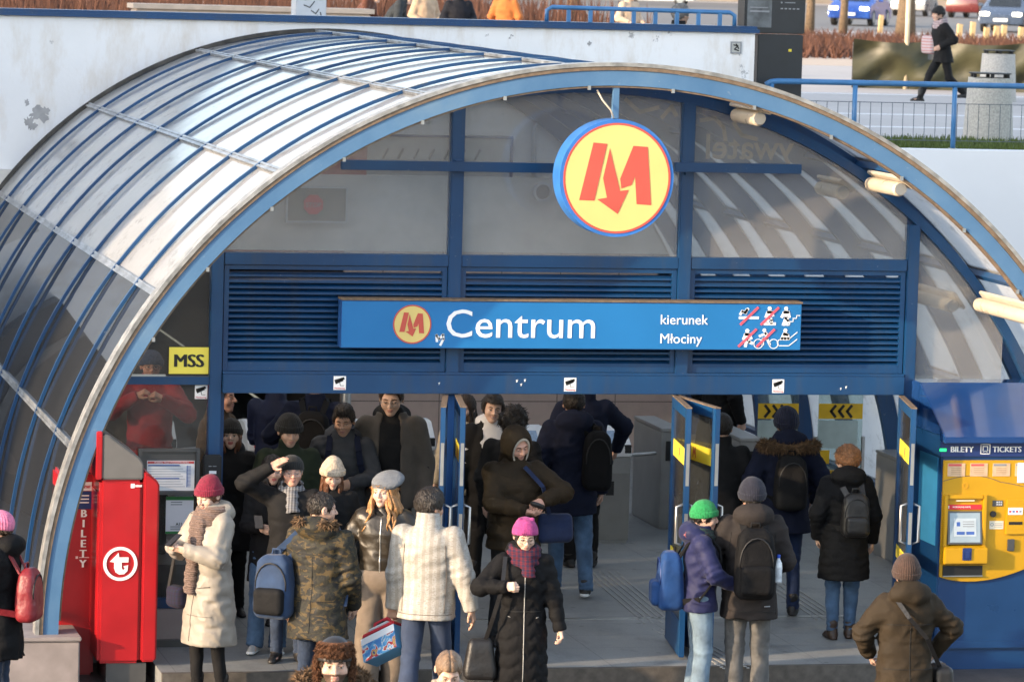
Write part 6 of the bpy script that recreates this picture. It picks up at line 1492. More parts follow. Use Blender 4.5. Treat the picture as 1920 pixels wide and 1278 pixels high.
def seam(p, m, pts, back=True, r=.0028, name='seam'):
    o = p.coat_o; mb = MB(); out = []
    for (x0, z0), (x1, z1) in zip(pts[:-1], pts[1:]):
        n = max(3, int(math.hypot(x1 - x0, z1 - z0) / .015))
        for i in range(n):
            q = p.off((x0 + (x1 - x0) * i / n, 0, z0 + (z1 - z0) * i / n)) * p.k; d = 1 if back else -1
            ok, loc, nn, _ = o.ray_cast(Vector((q[0], d * 2.0, q[2])), Vector((0, -d, 0)))
            if ok and loc.y * d > -.02: out.append((loc.x, loc.y + d * .0012, loc.z))
    if len(out) > 2: mb.tube(out, r * p.k, 5); mb.build(name, m, o, smooth=True)
def phone(p, c, lab, rot=(-35, 0, 0)):
    t = link('phone', MB().box((-.036, -.004, -.074), (.036, .004, .074)).mesh('phone', bevel=.004), SB); t.location = p.w(c); t.rotation_euler = (R_(rot[0]), R_(rot[1]), R_(p.face + rot[2])); tag(t, lab, 'phone'); 
    link('screen', MB().box((-.033, -.0052, -.07), (.033, -.0045, .07)).mesh('screen'), mat('dark phone screen', (.02, .02, .025), .1), t); return t

# ---- front row, on the square
at, H = stand(2, 955, -1.97)
P = Person('person in black coat and pink hat wearing a red backpack at the left edge', at, H, -115, fem=1, hl=(.2, -.25, 1.0), hr=(-.2, -.25, 1.0))
P.coat(BKN, hem=.62, bulk=1.12, hood='down', quilt=.006, qsp=.16); P.trousers(JD); P.shoes(SB, .1); P.beanie(knit('pink knit', (.60, .16, .28)), cuff=False); P.hair(HB)
P.backpack('soft red leather backpack on the person at the left edge', mat('red leather', (.18, .014, .02), .45, var=.15, bump=.3, bscale=25), (.135, .085, .21), (0.03, .25, 1.12), strapm='red leather', name='backpack')

at, H = stand(396, 895, -.62)
P = Person('woman in a crimson beanie, cream puffer coat and long brown scarf looking at her phone', at, H, -62, 'pale', 1, head=(8, 20), hl=(.06, -.29, 1.21), hr=(-.07, -.31, 1.22), el=(.8, .5, -.7), er=(-.8, .5, -.7), curl=(.95, .95), pn=((-.7, 0, .6), (.7, 0, .6)), brow='fairbrow', lids=.005, fl=(.09, .05, 0), fr=(-.09, -.06, 0))
cm = cloth('cream nylon', (.285, .255, .215), .5, .35, 14, .08, spec=.4)
o = P.coat(cm, hem=.45, bulk=1.12, quilt=.010, qsp=.20, hood='down', flare=1.05, wrinkle=.009); P.trousers(BK, .9); P.shoes(SB, .06)
seam(P, mat('taupe stitching', (.12, .10, .085), .8), [(.06, .90), (.17, .92)], False, .004); seam(P, mat('taupe stitching', (.12, .10, .085), .8), [(.0, 1.35), (.0, .46)], False, .003); seam(P, mat('taupe stitching', (.12, .10, .085), .8), [(-.05, .68), (.2, .68)], False, .0025)
P.beanie(knit('crimson knit', (.17, .008, .028), scale=140), t=.016, top=.02, line=.034, slouch=.02); P.hair(HR, fringe=.05, nape=-.09, side=-.05); P.scarf(knit('brown chunky knit', (.16, .105, .085), 'Z', 60), r=.115, th=.05, hang=.56, hx=-.02, tail2=(.06, .30))
phone(P, (.0, -.355, 1.29), 'dark phone held by the woman in the crimson beanie', (-55, 0, 0))
P.strap_bag('shoulder_bag', 'dark blue patterned bag hanging in front of the cream coat', 'bag', plaid('dark flowered cloth', (.006, .011, .035), (.014, .006, .022), (.006, .006, .009)), (-.20, -.16, .80), (.10, .06, .09), [(-.26, -.2, .87), (-.23, -.17, 1.15), (-.17, -.05, 1.46)], SB)

at, H = stand(603, 920, -1.72)
CM_ = camo()
P = Person('man with cropped hair in a camouflage parka seen from behind', at, H, 148, 'fair', head=(-48, 6), hl=(.25, -.02, .86), hr=(-.22, -.16, .90), el=(.7, .6, 0))
P.coat(CM_, hem=.66, bulk=1.2, hood='down', wrinkle=.010, flare=1.0, collar=.03); P.trousers(JD); P.shoes(SB); P.hair(HD, t=.008, fringe=.06, rough=.004, fr=60, nape=-.045)
for sg in ([(-.17, 1.30), (.17, 1.30)], [(0, 1.28), (0, .70)], [(-.2, .95), (.2, .95)]): seam(P, mat('dark stitching', (.006, .006, .006), .8), sg)
n_ = P.nk; P.fur(FUR, [n_ + np.array([.15 * math.sin(a), .09 - .12 * math.cos(a) * .9, .02 + .045 * (1 - math.cos(a)) * .5]) for a in np.linspace(-2.6, 2.6, 14)], r=.028, n=1100, ln=.035)
P.backpack('faded blue backpack with black panels hanging off the camouflage parka', cloth('faded blue cordura', (.022, .045, .10), .8), (.15, .10, .24), (.30, .15, 1.04), pocket=BK, trim='black', strapm=cloth('faded blue cordura', (.022, .045, .10), .8))

at, H = stand(722, 888, -.45)
P = Person('woman with wavy strawberry blond hair under a grey beret', at, H, -22, 'pale', 1, head=(-14, 4), hl=(.24, -.10, .98), hr=(-.26, -.10, .95), el=(.8, .5, 0), er=(-.8, .5, 0), brow='fairbrow', fl=(.1, .05, 0), fr=(-.11, -.1, 0))
LJ = mat('worn leather', (.020, .015, .009), .42, var=.3, vscale=6, bump=.35, bscale=12)
o = P.coat(LJ, hem=.93, bulk=1.06, collar=.03, wrinkle=.010); zipline(P, o, 'steel', .96, 1.42); P.trousers(cloth('stone trousers', (.17, .135, .105), .9), 1.35, 1.7); P.shoes(SB)
P.beret(cloth('grey felt', (.13, .14, .155), .95, .5, 60)); P.long_hair(HF, .34, .022, 13, .022, .085, .055, .62, 4, .017); P.scarf(BK, r=.09, th=.03)

at, H = stand(806, 916, -1.74)
P = Person('man with dark hair in a cream patterned puffer jacket seen from behind', at, H, 156, 'tan', head=(-36, 4), hl=(.27, -.03, .80), hr=(-.36, .02, .82), el=(.7, .6, 0), er=(-.7, .5, 0), curl=(1.25, .5), pn=((0, -1, 0), (1, 0, 0)), fl=(.10, .18, 0), fr=(-.10, -.24, 0))
P.coat(patterned(), hem=.80, bulk=1.26, collar=.085, wrinkle=.0045, quilt=.004, qsp=.12, sleeve=1.08, vox=.012); P.trousers(cloth('slate blue trousers', (.030, .045, .085), .85), 1.1, 1.25); P.shoes(SB)
for sg in ([(-.155, 1.36), (-.165, 1.15), (-.16, .84)], [(.155, 1.36), (.165, 1.15), (.16, .84)], [(-.22, .84), (.22, .84)]): seam(P, mat('taupe stitching', (.17, .15, .125), .8), sg)
P.hair(HD, t=.020, fringe=.06, rough=.012, fr=35, nape=-.07, top=.012)
wp = P.hand_at[0]
def toyprint():
    m, nt, b = nodes_of('toy box print'); b.inputs['Roughness'].default_value = .4
    n = noise_node(nt, 14, 2, dist=.5); nt.links.new(ramp_mix(nt, n, [(0, (.05, .20, .50)), (.44, (.10, .34, .60)), (.5, (.55, .57, .6)), (.55, (.45, .03, .04)), (.62, (.5, .36, .12)), (.68, (.02, .05, .2))], True), b.inputs['Base Color']); return m
tb = thing('toy_box', 'red, white and blue toy box carried by the man in cream', 'box', P.w((wp[0] + .06, wp[1] + .01, wp[2] - .19)), R_(P.face - 18)); tb.rotation_euler = (R_(22), R_(28), R_(P.face - 22))
box('carton', (-.17, -.075, -.14), (.17, .075, .06), mat('toy box blue', (.10, .30, .52), .4, var=.1), tb, .004)
MB().box((-.172, .0755, -.138), (.172, .078, .0)).build('picture_panel', toyprint(), tb); MB().box((-.172, .0755, .001), (.172, .078, .055)).build('white_band', 'ink', tb)
box('red_lid', (-.165, -.07, .061), (.165, .07, .095), 'redflat', tb, .01); MB().box((-.10, -.06, .0955), (.10, .06, .12)).build('tray', 'white', tb, bevel=.008)
MB().tube([(-.09, 0, .11), (-.07, 0, .165), (.07, 0, .165), (.09, 0, .11)], .016, 8).build('handle', 'redflat', tb, smooth=True)
box('black_knob', (-.04, -.03, .125), (.04, .03, .15), 'black', tb, .008); box('teal_tray', (-.16, -.12, -.10), (.17, -.0755, -.07), mat('teal plastic', (.02, .20, .26), .4), tb, .008)

at, H = stand(985, 972, -2.23)
P = Person('woman in a magenta knitted hat, glasses and long black quilted coat', at, H, -8, 'pale', 1, head=(4, 17), hl=(.31, -.08, .84), hr=(-.16, -.235, 1.24), el=(.7, .6, 0), er=(-1, .1, -.7), curl=(.85, 1.3), pn=((-1, 0, 0), (.6, .8, 0)), lids=.006, fl=(.09, -.06, 0), fr=(-.09, .06, 0))
o = P.coat(BKN, hem=.40, bulk=1.1, quilt=.013, qsp=.115, qw=True, hood='down', flare=1.0, waist=.96, wrinkle=.004); zipline(P, o, 'greysteel', .45, 1.40, .008); P.trousers(BK); P.shoes(SB, .12)
seam(P, mat('dark stitching', (.006, .006, .006), .8), [(-.15, 1.02), (.15, 1.02)], False, .005, 'waist_seam'); seam(P, 'greysteel', [(-.13, .98), (-.10, .97)], False, .003, 'pocket_stud'); seam(P, 'greysteel', [(.10, .97), (.13, .98)], False, .003, 'pocket_stud')
P.beanie(knit('magenta knit', (.33, .04, .17), scale=160), t=.018, top=.012, cuff=False, ears=True, line=.044, back=-.36); P.hair(HD, fringe=.05, nape=-.09, side=-.07); P.glasses(); P.scarf(plaid('tartan', (.13, .008, .014), (.008, .012, .04), (.03, .012, .03), 60), r=.110, th=.047, tail2=(.03, .10))
P.strap_bag('handbag', 'slouchy black handbag hanging from the shoulder of the woman in the magenta hat', 'handbag', SB, (-.34, -.06, .62), (.13, .07, .17), [(-.30, -.06, .78), (-.25, -.15, .98), (-.19, -.20, 1.22), (-.16, -.08, 1.46)], SB, .72, r=.045)

at, H = stand(628, 1196, -8.59)
P = Person('bearded man in a brown fur hat with ear flaps at the bottom edge', at, H, -8, 'fair', head=(0, 6), beard=True)
P.coat(cloth('olive parka', (.03, .026, .015)), hem=.8, bulk=1.15); P.trousers(JD); P.shoes(SB); P.hair(HB, side=-.06, fringe=.04)
HTL = mat('grey hat leather', (.025, .023, .024), .5, var=.2); h_ = P.beanie(HTL, .012, .012, False, -.15, .03, 'fur_hat'); FH = mat('russet fur', (.10, .04, .016), .9, var=.5, vscale=40)
P.fur(FH, [(.088 * math.sin(a), .005 - .108 * math.cos(a), (.080 + .012 * math.cos(a))) for a in np.linspace(-1.35, 1.35, 12)], r=.030, n=3000, ln=.012, parent=h_, head=True, name='fur_band')
P.fur(FH, [(.086 * math.sin(a), .005 - .104 * math.cos(a), .112 + .012 * math.cos(a)) for a in np.linspace(-1.2, 1.2, 12)], r=.024, n=2200, ln=.012, parent=h_, head=True, name='fur_band')
for sx in (-1, 1): P.fur(FH, [(sx * .088, -.01, .05), (sx * .094, .0, -.02), (sx * .088, -.005, -.09)], r=.028, n=900, ln=.012, parent=h_, head=True, name='ear_flap')
n_ = P.nk; P.fur(FUR, [n_ + np.array([.19 * math.sin(a), .08 - .15 * math.cos(a) * .9, .0 + .05 * math.cos(a) * -1]) for a in np.linspace(-2.7, 2.7, 14)], r=.045, n=2200, ln=.04)
at, H = stand(842, 1216, -7.63)
P = Person('girl with light brown hair parted in the middle at the bottom edge', at, H, -10, 'pale', 1, head=(6, 38), brow='fairbrow')
P.coat(cloth('oatmeal wool', (.30, .24, .19), .95), hem=.8); P.trousers(JD); P.shoes(SB); P.hair(HG, t=.010, fringe=.062, rough=.004, fr=40, part=True, side=-.03, nape=-.09, vox=.005, strands=0); P.scarf(knit('beige knit', (.32, .25, .19)), r=.10)

at, H = stand(1318, 938, -1.26)
P = Person('person in a bright green beanie, purple blue jacket and pale jeans facing the doors', at, H, 82, 'fair', 1, head=(-2, 10), hl=(.14, -.28, 1.02), hr=(-.14, -.30, 1.05), el=(.8, .4, -.6), er=(-.8, .4, -.6), fl=(.10, .0, 0), fr=(-.08, -.03, 0))
P.coat(cloth('violet blue nylon', (.011, .014, .062), .65, .35, 14), hem=.84, bulk=1.14, hood='down', hoodmat=None, wrinkle=.010); P.trousers(JL, 1.15, 1.3); P.shoes(SB)
P.beanie(knit('green knit', (.012, .21, .06), scale=140), t=.016, top=.004, line=.03); P.hair(HD, side=-.03, nape=-.07); P.scarf(plaid('dark green check', (.015, .05, .04), (.03, .02, .03), (.05, .06, .05), 90), r=.105, th=.045)
P.fur(plaid('red bandana cloth', (.28, .03, .05), (.22, .02, .04), (.45, .35, .35), 160), [P.nk + np.array([.13 * math.sin(a), .10 + .03 * math.cos(a), -.005]) for a in np.linspace(-1.2, 1.2, 8)], r=.05, n=30, ln=.0, name='bandana')
P.backpack('bright blue backpack on the person in the green beanie', cloth('bright blue cordura', (.007, .045, .16), .7), (.155, .11, .25), (0, .26, 1.08), pocket=cloth('bright blue cordura', (.007, .045, .16), .7), trim='navy', strapm=BK)

at, H = stand(1412, 896, -1.30)
P = Person('man in a navy beanie, charcoal jacket and grey jeans', at, H, 172, 'fair', head=(-6, 8), hl=(.17, -.22, 1.06), hr=(-.19, -.20, 1.02), el=(.8, .5, -.3), er=(-.5, .7, -.6))
P.coat(cloth('charcoal softshell', (.024, .020, .019), .85), hem=.70, bulk=1.16, hood='down', flare=1.0); P.trousers(GJ, 1.12, 1.15); P.shoes(SB)
for sg in ([(-.19, .76), (.19, .76)], [(-.17, 1.36), (-.185, 1.1), (-.19, .72)], [(.17, 1.36), (.185, 1.1), (.19, .72)]): seam(P, mat('dark stitching', (.006, .006, .006), .8), sg)
seam(P, 'inkgrey', [(-.14, .80), (-.08, .80)], r=.005, name='reflective_print')
P.beanie(knit('dark navy knit', (.010, .011, .022), scale=160), t=.016, top=.008, line=.0, back=-.2); P.hair(HD, fringe=.06)
P.backpack('black backpack with a small white tag on the man in the charcoal jacket', BKN, (.155, .105, .27), (0, .245, 1.14), pocket=BKN, strapm=BK)
wb_ = thing('water_bottle', 'clear water bottle with a blue cap in the side pocket of the black backpack', 'bottle', P.w((-.175, .27, 1.0)), R_(P.face))
MB().lathe([(.001, 0), (.031, .003), (.033, .02), (.031, .08), (.033, .12), (.028, .16), (.013, .19), (.012, .2)], (0, 0, 0), 16).build('bottle', mat('clear plastic', (.55, .60, .64), .12, var=.3, vscale=25), wb_, smooth=True); MB().lathe([(.014, .2), (.015, .225), (.001, .226)], (0, 0, 0), 12).build('cap', mat('cap blue', (.02, .08, .5), .4), wb_)

at, H = stand(1702, 1042, -4.38)
P = Person('person in a brown ribbed beanie and dark brown parka seen from behind', at, H, 178, 'fair', 1, head=(-4, 6), hl=(.22, -.18, .98), hr=(-.27, -.12, 1.0), el=(.8, .4, 0), er=(-1, .3, 0))
BP = cloth('dark brown parka cloth', (.026, .018, .010), .78, .35, 16); P.coat(BP, hem=.60, bulk=1.2, hood='down', collar=.05, wrinkle=.011); P.trousers(BK); P.shoes(SB)
for sg in ([(-.19, 1.26), (.19, 1.26)], [(0, 1.25), (0, .62)], [(-.2, .92), (.2, .92)]): seam(P, mat('dark stitching', (.006, .006, .006), .8), sg)
P.beanie(knit('brown ribbed knit', (.045, .024, .017), scale=120), t=.018, top=.02, line=-.005, back=-.2); P.hair(HD)
P.strap_bag('crossbody_bag', 'dark crossbody bag on the right hip of the person in the brown parka', 'bag', SB, (-.30, -.02, .82), (.07, .13, .11), [(-.27, .05, .92), (-.12, .19, 1.16), (.03, .21, 1.32), (.14, .11, 1.49)], SB)

# ---- coming out of the left doorway
at, H = stand(548, 852, .12)
P = Person('elderly man in a black cap and glasses shading his eyes with his hand', at, H, -12, 'ruddy', head=(10, 6), hr=(-.17, -.185, 1.675), er=(-1, -.15, -.25), hl=(.22, -.1, .9), curl=(.6, .12), pn=((-1, 0, 0), (.15, .55, -.8)), brow='greybrow', lids=.006, fat=.004)
P.coat(BK, hem=.62, bulk=1.1, collar=.02); P.trousers(JD); P.shoes(SB); P.beanie(knit('black knit', (.007, .007, .007)), t=.014, cuff=False, line=.032); P.hair(mat('grey hair', (.16, .15, .14), .5, var=.3, vscale=50), t=.006, side=-.03); P.glasses('greysteel'); P.scarf(plaid('grey check', (.28, .28, .29), (.10, .10, .11), (.04, .04, .045), 80), r=.085, th=.035, tail2=(.02, .12))
at, H = stand(512, 852, .66)
P = Person('woman with long dark hair half hidden behind the elderly man', at, H, -12, 'fair', 1, 'red', head=(12, 6), hr=(-.08, -.28, 1.14), hl=(.16, -.2, 1.0), curl=(.5, .95), fl=(.08, -.1, 0), fr=(-.12, -.18, 0))
P.coat(BK, hem=.62, bulk=1.05); P.trousers(JM, 1.15, 1.3); P.shoes(SW, 0, 'white'); P.long_hair(HD, .36, .018, 9, .012, .03, .058, .6, 9)
phone(P, (-.10, -.345, 1.20), 'dark phone held by the woman behind the elderly man', (-50, 0, 10))
at, H = stand(624, 860, .45)
P = Person('young woman in a cream ribbed beanie looking down behind the camouflage parka', at, H, -6, 'pale', 1, head=(4, 20), lids=.005, hl=(.2, -.1, .95))
P.coat(BK, hem=.62, bulk=1.02); P.trousers(BK); P.shoes(SB); P.beanie(knit('cream ribbed knit', (.48, .385, .29), scale=130), t=.020, top=.035, line=.03); P.long_hair(HR, .40, .014, 7, .008, .015, .05, .62, 12)
P.strap_bag('tote_bag', 'dark indigo cloth bag low beside the camouflage parka', 'bag', cloth('indigo cloth', (.014, .014, .045)), (.16, -.20, .62), (.13, .05, .17), [(.13, -.2, .78), (.18, -.17, 1.0)], BK)
at, H = stand(645, 757, 2.45)
P = Person('young man with short black hair in a dark grey puffer jacket looking down', at, H, -8, 'tan', head=(-10, 16), hl=(.05, -.29, 1.13), hr=(-.22, -.1, .95), el=(.9, .3, -.4), curl=(.55, .5), pn=((-.6, .5, -.2), (1, 0, 0)), lids=.004)
P.coat(cloth('dark grey puffer nylon', (.036, .038, .043), .6, .3, 14), hem=.78, bulk=1.15, quilt=.009, qsp=.11, hood='down'); P.trousers(BK); P.shoes(SB); P.hair(HD, t=.013, top=.014, fringe=.062, side=.0, rough=.008, fr=40)
P.backpack('backpack with navy straps on the man in the dark grey puffer jacket', NV, (.14, .09, .22), strapm=NV)
ep = P.hp((.083, .0, -.012)); tag(link('earphone', MB().lathe([(.001, 0), (.006, .004), (.006, .02), (.001, .026)], (0, 0, 0), 8).mesh('earphone', True), 'white'), 'small white earphone in the ear of the man in the dark grey puffer', 'earphone').location = P.w(ep)
at, H = stand(543, 777, 1.9)
P = Person('young man in a black brimless hat and dark green jacket glancing down', at, H, -10, 'fair', head=(14, 14), lids=.004)
P.coat(cloth('dark green wool', (.022, .030, .018), .9), hem=.75, bulk=1.16, collar=.06); P.trousers(BK); P.shoes(SB); P.beanie('black knit', t=.022, top=.012, line=.022, back=-.12); P.hair(HB, t=.012, side=-.05, nape=-.08, fringe=.03, rough=.014)
at, H = stand(735, 712, 2.5)
P = Person('tall young man in thin glasses and an open grey brown jacket over a black hoodie', at, H, -14, 'pale', head=(-4, 16), lids=.006)
BJ = cloth('taupe jacket', (.075, .063, .052), .75, .3, 14)
P.coat(BK, hem=.85, bulk=1.02, hood='down', name='hoodie')
def shell(p, m, hem, b, gap, top=1.47):
    off = p.off; lv = [(off((0, 0, z))[2], rx * b, ry * b, off((0, cy, z))[0], off((0, cy, z))[1]) for z, rx, ry, cy in ((hem - .02, .205, .165, .02), (1.0, .20, .155, .015), (1.27, .198, .145, .01), (1.38, .185, .13, .015), (1.47, .12, .10, .03), (1.52, .10, .09, .035))]
    def f(P_):
        t = loft(P_, lv)
        for i in (0, 1):
            a = smin(cap(P_, p.sh[i], p.elb[i], .078 * b, .068 * b), cap(P_, p.elb[i], p.wr[i], .068 * b, .052 * b), .03); t = smin(t, a, .03)
        t = np.maximum(t, off((0, 0, hem))[2] - P_[2]); x = np.abs(P_[0] - off((0, 0, 1.2))[0]) + .25 * np.maximum(0, P_[2] - 1.42)
        t = t - .014 * vnoise((P_[0] * 11, P_[1] * 11, P_[2] * 15), p.seed + 3)
        return smax(t, -np.maximum(x - gap - .10 * (1.4 - P_[2]) * .3, P_[1] + .02), .015)
    lo, hi = p.lo_hi(p.sh + p.elb + p.wr + [off((.24 * b, .2, hem)), off((-.24 * b, -.2, hem)), off((0, 0, 1.55))], .09); return p.part('jacket', f, lo, hi, m, .013)
shell(P, BJ, .80, 1.1, .075); P.trousers(BK); P.shoes(SB); P.hair(HB, t=.012, top=.02, fringe=.066, rough=.012, fr=30); P.glasses('greysteel')
at, H = stand(433, 785, 2.4)
P = Person('woman in a black beanie and black coat at the left edge of the doorway', at, H, -4, 'pale', 1, 'red', head=(-6, 2))
P.coat(BK, hem=.6, bulk=1.1, hood='down'); P.trousers(BK); P.shoes(SB); P.beanie('black knit', t=.014, top=.006, line=.028); P.long_hair(HR, .22, .012, 6, .01, .01, .05, .6, 21)
at, H = stand(412, 712, 3.3)
P = Person('man in a brown wool coat with his head under the header at the left', at, H, 60, 'ruddy')
P.coat(cloth('brown wool', (.065, .04, .022), .95), hem=.55, bulk=1.15, collar=.04); P.trousers(BK); P.shoes(SB); P.hair(HD)
at, H = stand(592, 690, 4.6)
P = Person('person in dark clothes carrying a black rucksack seen from behind deep in the hall', at, H, 165, 'fair', hl=(.22, -.15, 1.25), hr=(-.16, -.25, 1.30), curl=(.8, .9))
P.coat(NV, hem=.75, bulk=1.15); P.trousers(JD); P.shoes(SB); P.hair(HD); P.backpack('black crumpled rucksack deep in the hall at the left', BKN, (.16, .1, .25), strapm=BK)
at, H = stand(520, 690, 5.2)
P = Person('person in a dark blue jacket bending an arm at the left turnstiles', at, H, 150, 'fair', hl=(.1, -.3, 1.08), hr=(-.2, -.2, 1.0), curl=(.6, .6))
P.coat(cloth('dark blue nylon', (.010, .014, .04), .6), hem=.8, bulk=1.15); P.trousers(BK); P.shoes(SB); P.hair(HB)

# ---- the middle doorway
at, H = stand(874, 738, 4.5)
P = Person('woman with long light brown hair and a cream scarf just right of the door leaf', at, H, -30, 'pale', 1, head=(-8, 4))
P.coat(cloth('ecru knit', (.42, .36, .27), .95), hem=.8, bulk=1.08); P.trousers(BK); P.shoes(SW, 0, 'white'); P.long_hair(HB, .34, .016, 8, .014, .02, .058, .62, 31); P.scarf(knit('ecru chunky knit', (.45, .39, .30)), r=.1)
at, H = stand(924, 737, 3.7)
P = Person('smiling young man with chin length dark hair in a white hoodie and black coat', at, H, -6, 'pale', head=(2, 4, 6), smile=True, hr=(-.30, -.05, .86), hl=(.2, -.1, 1.0), fl=(.1, -.05, 0), fr=(-.14, -.16, 0))
WH = cloth('white sweatshirt', (.58, .58, .60), .9, .3, 20, .06); o = P.coat(WH, hem=.82, bulk=1.02, hood='down', name='hoodie')
pr = MB(); annulus(pr, 0, 0, .05, .072, -.001, .001, 24); disc(pr, 0, 0, .03, -.001, .001, 20); strokes(pr, [[(-.03, -.10), (.02, -.10)], [(.0, -.16), (.03, -.20)]], .022, -.001, .001); pe = pr.build('printed_emblem', mat('royal blue print', (.02, .06, .32), .7), o); pe.location = (.02 * P.k, -.165 * P.k, 1.24 * P.k)
shell(P, BK, .50, 1.08, .085); P.trousers(BK, .95); P.shoes(SB, .14, 'white'); P.hair(HD, t=.020, fringe=.058, side=-.09, nape=-.11, rough=.014, fr=18, temple=-.03); 
at, H = stand(963, 764, 2.75)
P = Person('person with curly dark hair seen from behind in the middle doorway', at, H, 150, 'fair')
P.coat(BK, hem=.7, bulk=1.05); P.trousers(BK); P.shoes(SW, 0, 'white'); P.hair(HD, t=.034, fringe=.05, side=-.05, nape=-.08, rough=.045, fr=28, top=.01)
at, H = stand(968, 800, .72)
P = Person('man in a dark brown hooded puffer jacket opening a small black case', at, H, 6, 'ruddy', head=(14, 24, -10), hl=(.13, -.30, 1.20), hr=(-.02, -.32, 1.13), el=(1, .1, -.1), er=(-1, .3, -.4), curl=(.6, .75), pn=((-.5, .3, -.8), (.3, .3, .9)), lids=.005, fl=(.1, -.1, 0), fr=(-.1, .08, 0))
BPF = cloth('dark brown puffer nylon', (.026, .017, .009), .76, .4, 22, spec=.18); o = P.coat(BPF, hem=.80, bulk=1.22, quilt=.010, qsp=.125, hood='up', wrinkle=.006); P.trousers(cloth('charcoal trousers', (.025, .025, .027))); P.shoes(SB)
P.part('inner_hood', lambda Q: smax(smax(smin(f_cran(Q, .022), ell(Q, (0, -.03, -.04), (.082, .088, .118)), .03), -ell(Q, (0, -.16, -.018), (.068, .17, .110)), .01), Q[1] + .02, .01), (-.13, -.16, -.2), (.13, .06, .16), cloth('cream jersey', (.46, .40, .33)), .008, True)
cs = thing('black_case', 'small round black case in the hands of the man in the brown hood', 'case', P.w((.05, -.40, 1.17)), R_(P.face)); MB().lathe([(.001, 0), (.05, .004), (.055, .02), (.05, .035), (.001, .04)], (0, 0, 0), 20).build('shell', SB, cs, smooth=True); cs.rotation_euler = (R_(-15), R_(20), 0); cs.scale = (1.2, .8, 1)
P.strap_bag('messenger_bag', 'navy messenger bag at the side of the man in the brown hood', 'bag', cloth('navy canvas', (.012, .022, .065)), (.33, -.05, .95), (.15, .05, .12), [(.28, -.06, 1.06), (.18, -.17, 1.3), (.03, -.14, 1.46)], cloth('navy canvas', (.012, .022, .065)))
at, H = stand(1077, 726, 3.35)
P = Person('person in a navy hooded coat and blue jeans with a black rucksack on one shoulder', at, H, 172, 'fair', fl=(.12, -.1, 0), fr=(-.12, .2, 0), hl=(.24, -.12, .95))
P.coat(NV, hem=.70, bulk=1.22, hood='down', collar=.06); P.trousers(JM, 1.1, 1.1); P.shoes(SB, 0, 'white'); P.hair(HD); P.coat  # hood lies on the back
P.backpack('black rucksack hanging from the right shoulder of the navy coat', BKN, (.125, .10, .25), (-.19, .21, 1.17), strapm=BK)
at, H = stand(1098, 690, 5.0)
P = Person('person in a dark navy coat reaching down to the grey turnstile', at, H, 178, 'fair', hr=(-.36, -.26, 1.02), er=(-1, .3, .3), hl=(.3, -.05, .95))
P.coat(NV, hem=.7, bulk=1.2); P.trousers(BK); P.shoes(SB); P.hair(HD)

# ---- the right doorway
at, H = stand(1476, 763, 2.15)
P = Person('person in a navy beanie and dark parka with a fur trimmed hood seen from behind', at, H, 176, 'fair', hl=(.24, -.16, 1.0), hr=(-.26, -.1, .98))
P.coat(NV, hem=.72, bulk=1.22, hood='down', wrinkle=.009); P.trousers(cloth('deep blue denim', (.012, .025, .07), .9)); P.shoes(SB, .05); P.beanie(knit('navy knit', (.008, .012, .035)), t=.016, top=.01, line=-.01, back=-.15); P.hair(HD)
P.scarf(cloth('grey melange', (.17, .18, .20), .95), r=.10, th=.04); n_ = P.nk; P.fur(FUR, [n_ + np.array([.225 * math.sin(a), .10 + .06 * math.cos(a), -.03 - .012 * math.cos(a)]) for a in np.linspace(-1.75, 1.75, 14)], r=.042, n=1900, ln=.045)
P.backpack('black rucksack with a red mark on the parka with fur hood', BK, (.14, .09, .23), (0, .23, 1.15), strapm=BK)
at, H = stand(1590, 834, .9)
P = Person('auburn haired woman in a long black coat and blue jeans seen from behind', at, H, 172, 'fair', 1, head=(28, 2), fl=(.09, .0, 0), fr=(-.08, -.08, 0), hl=(.24, -.06, .92))
P.coat(BKN, hem=.56, bulk=1.22, quilt=.006, qsp=.075, hood='down', flare=1.02, wrinkle=.005); P.trousers(JM, 1.05, 1.0, crop=.03); P.shoes(BRS, .03); P.hair(mat('ginger hair', (.20, .085, .03), .45, var=.35, vscale=45, bump=.8, bscale=90), t=.026, fringe=.05, nape=-.085, side=-.03, rough=.018, fr=26)
P.backpack('black soft rucksack on the woman with auburn hair', SB, (.13, .08, .20), (-.05, .24, 1.16), pocket=SB, strapm=SB)
P = Person('person in black clothes and trainers behind the open blue door leaves', (1.60, 2.3, 0), 1.78, 165, 'fair', hl=(.22, -.1, .95), fl=(.1, -.05, 0), fr=(-.1, .12, 0))
P.coat(BK, hem=.62, bulk=1.15, collar=.05); P.trousers(BK); P.shoes(SB, 0, 'white'); P.hair(HD)
P = Person('person in a long black coat walking beyond the glass gates', (3.55, 9.2, 0), 1.80, 120, 'fair', fl=(.1, -.2, 0), fr=(-.1, .2, 0))
P.coat(BK, hem=.45, bulk=1.15, flare=1.1); P.trousers(BK); P.shoes(SB); P.hair(HD)
# ---- behind the left side glass
at, H = stand(284, 655, 2.0, .62)
P = Person('person in a red coat and blue knitted hat behind the left side glass', at, H, -12, 'ruddy', hl=(.12, -.24, 1.36), hr=(-.10, -.24, 1.38), el=(.9, .2, -.6), er=(-.9, .2, -.6), curl=(1.1, 1.1), head=(10, 4), brow='greybrow')
P.coat(cloth('red parka cloth', (.30, .010, .018), .7), hem=.62, bulk=1.18, collar=.05); P.trousers(BK); P.shoes(SB); P.beanie(knit('slate blue knit', (.03, .05, .11)), t=.016, line=.028); P.glasses()

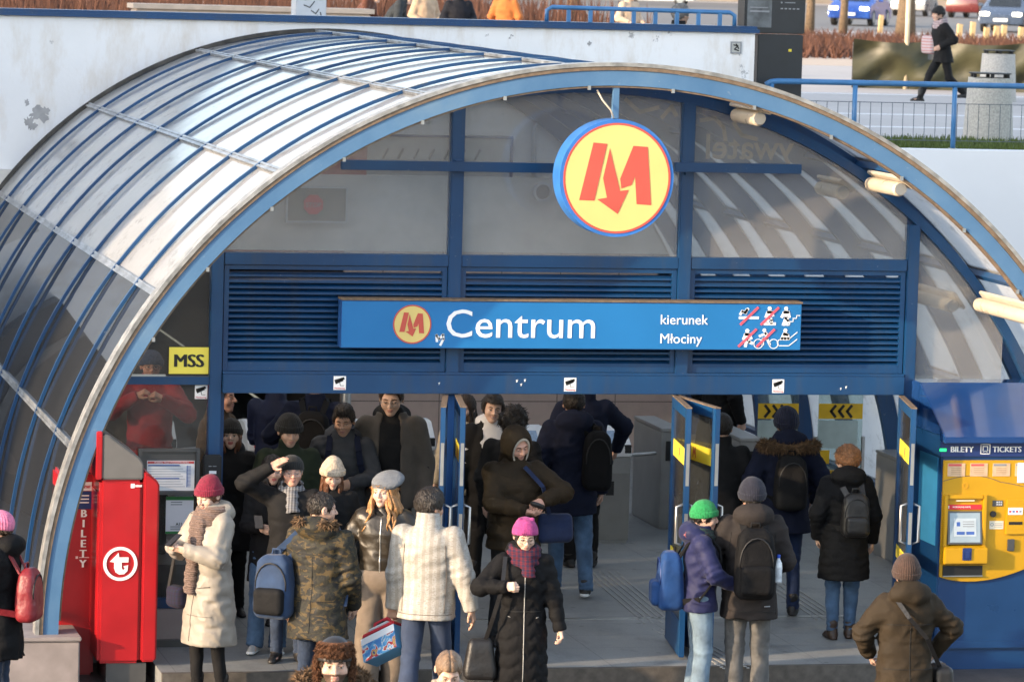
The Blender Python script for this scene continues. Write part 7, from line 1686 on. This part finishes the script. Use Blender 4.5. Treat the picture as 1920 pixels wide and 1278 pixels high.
# ---- the upper plaza
P = Person('person in black striding across the upper plaza past the olive tarpaulin', (14.0, 32.6, 3.5), 1.68, -82, 'fair', 1, lean=8, hl=(.18, -.15, 1.0), hr=(-.2, -.1, 1.0), fl=(.06, .38, .10), fr=(-.06, -.42, .02), head=(0, 8), hipz=.86)
P.coat(BK, hem=.78, bulk=1.1); P.trousers(BK); P.shoes(SB, .08); P.beanie('black knit', t=.02, top=.01); P.hair(HB); P.scarf(plaid('pale check', (.45, .36, .36), (.2, .1, .12), (.3, .3, .3)))
P.strap_bag('checked_bag', 'white and red checked shopping bag over the shoulder of the striding person', 'bag', plaid('white red check', (.50, .46, .45), (.35, .05, .06), (.40, .38, .40), 40), (-.27, -.14, 1.02), (.20, .07, .16), [(-.26, -.1, 1.17), (-.2, -.02, 1.45)], 'redflat')
for u, Y, lab, c, fc, hc in ((660, 40, 'person in a russet jacket sitting behind the white wall', (.10, .035, .02), 60, HD), (718, 39, 'person in dark grey leaning over behind the white wall', (.03, .035, .04), 70, HD), (797, 42, 'person in a beige coat behind the white wall', (.42, .30, .20), 20, HB), (860, 40, 'person in a black jacket facing the camera behind the white wall', (.010, .011, .016), 0, HD), (948, 44, 'person in an orange jacket behind the white wall', (.42, .13, .03), 150, HD), (1180, 46, 'person in cream clothes behind the short blue railing', (.48, .36, .26), 30, HR)):
    p = on_y(u, 30, Y); ln = 35 if u < 740 else 0
    P = Person(lab, (p[0], Y, 3.5), 1.70, fc, 'fair', lean=ln, hl=(.2, -.2 - ln * .01, 1.05), hr=(-.2, -.2 - ln * .01, 1.05), headvox=.009)
    P.coat(cloth('coat ' + lab[12:26], c, .8), hem=.75, bulk=1.2, vox=.02); P.trousers(BK); P.shoes(SB); P.hair(hc)
p = on_y(1275, 8, 15.2)
P = Person('grey haired person in a dark coat behind the right end of the short railing', (p[0], 15.2, 3.5), (p[2] - 3.5), 120, 'fair')
P.coat(BK, hem=.7, vox=.02); P.trousers(BK); P.shoes(SB); P.hair(mat('grey hair', (.16, .15, .14), .5), t=.02)
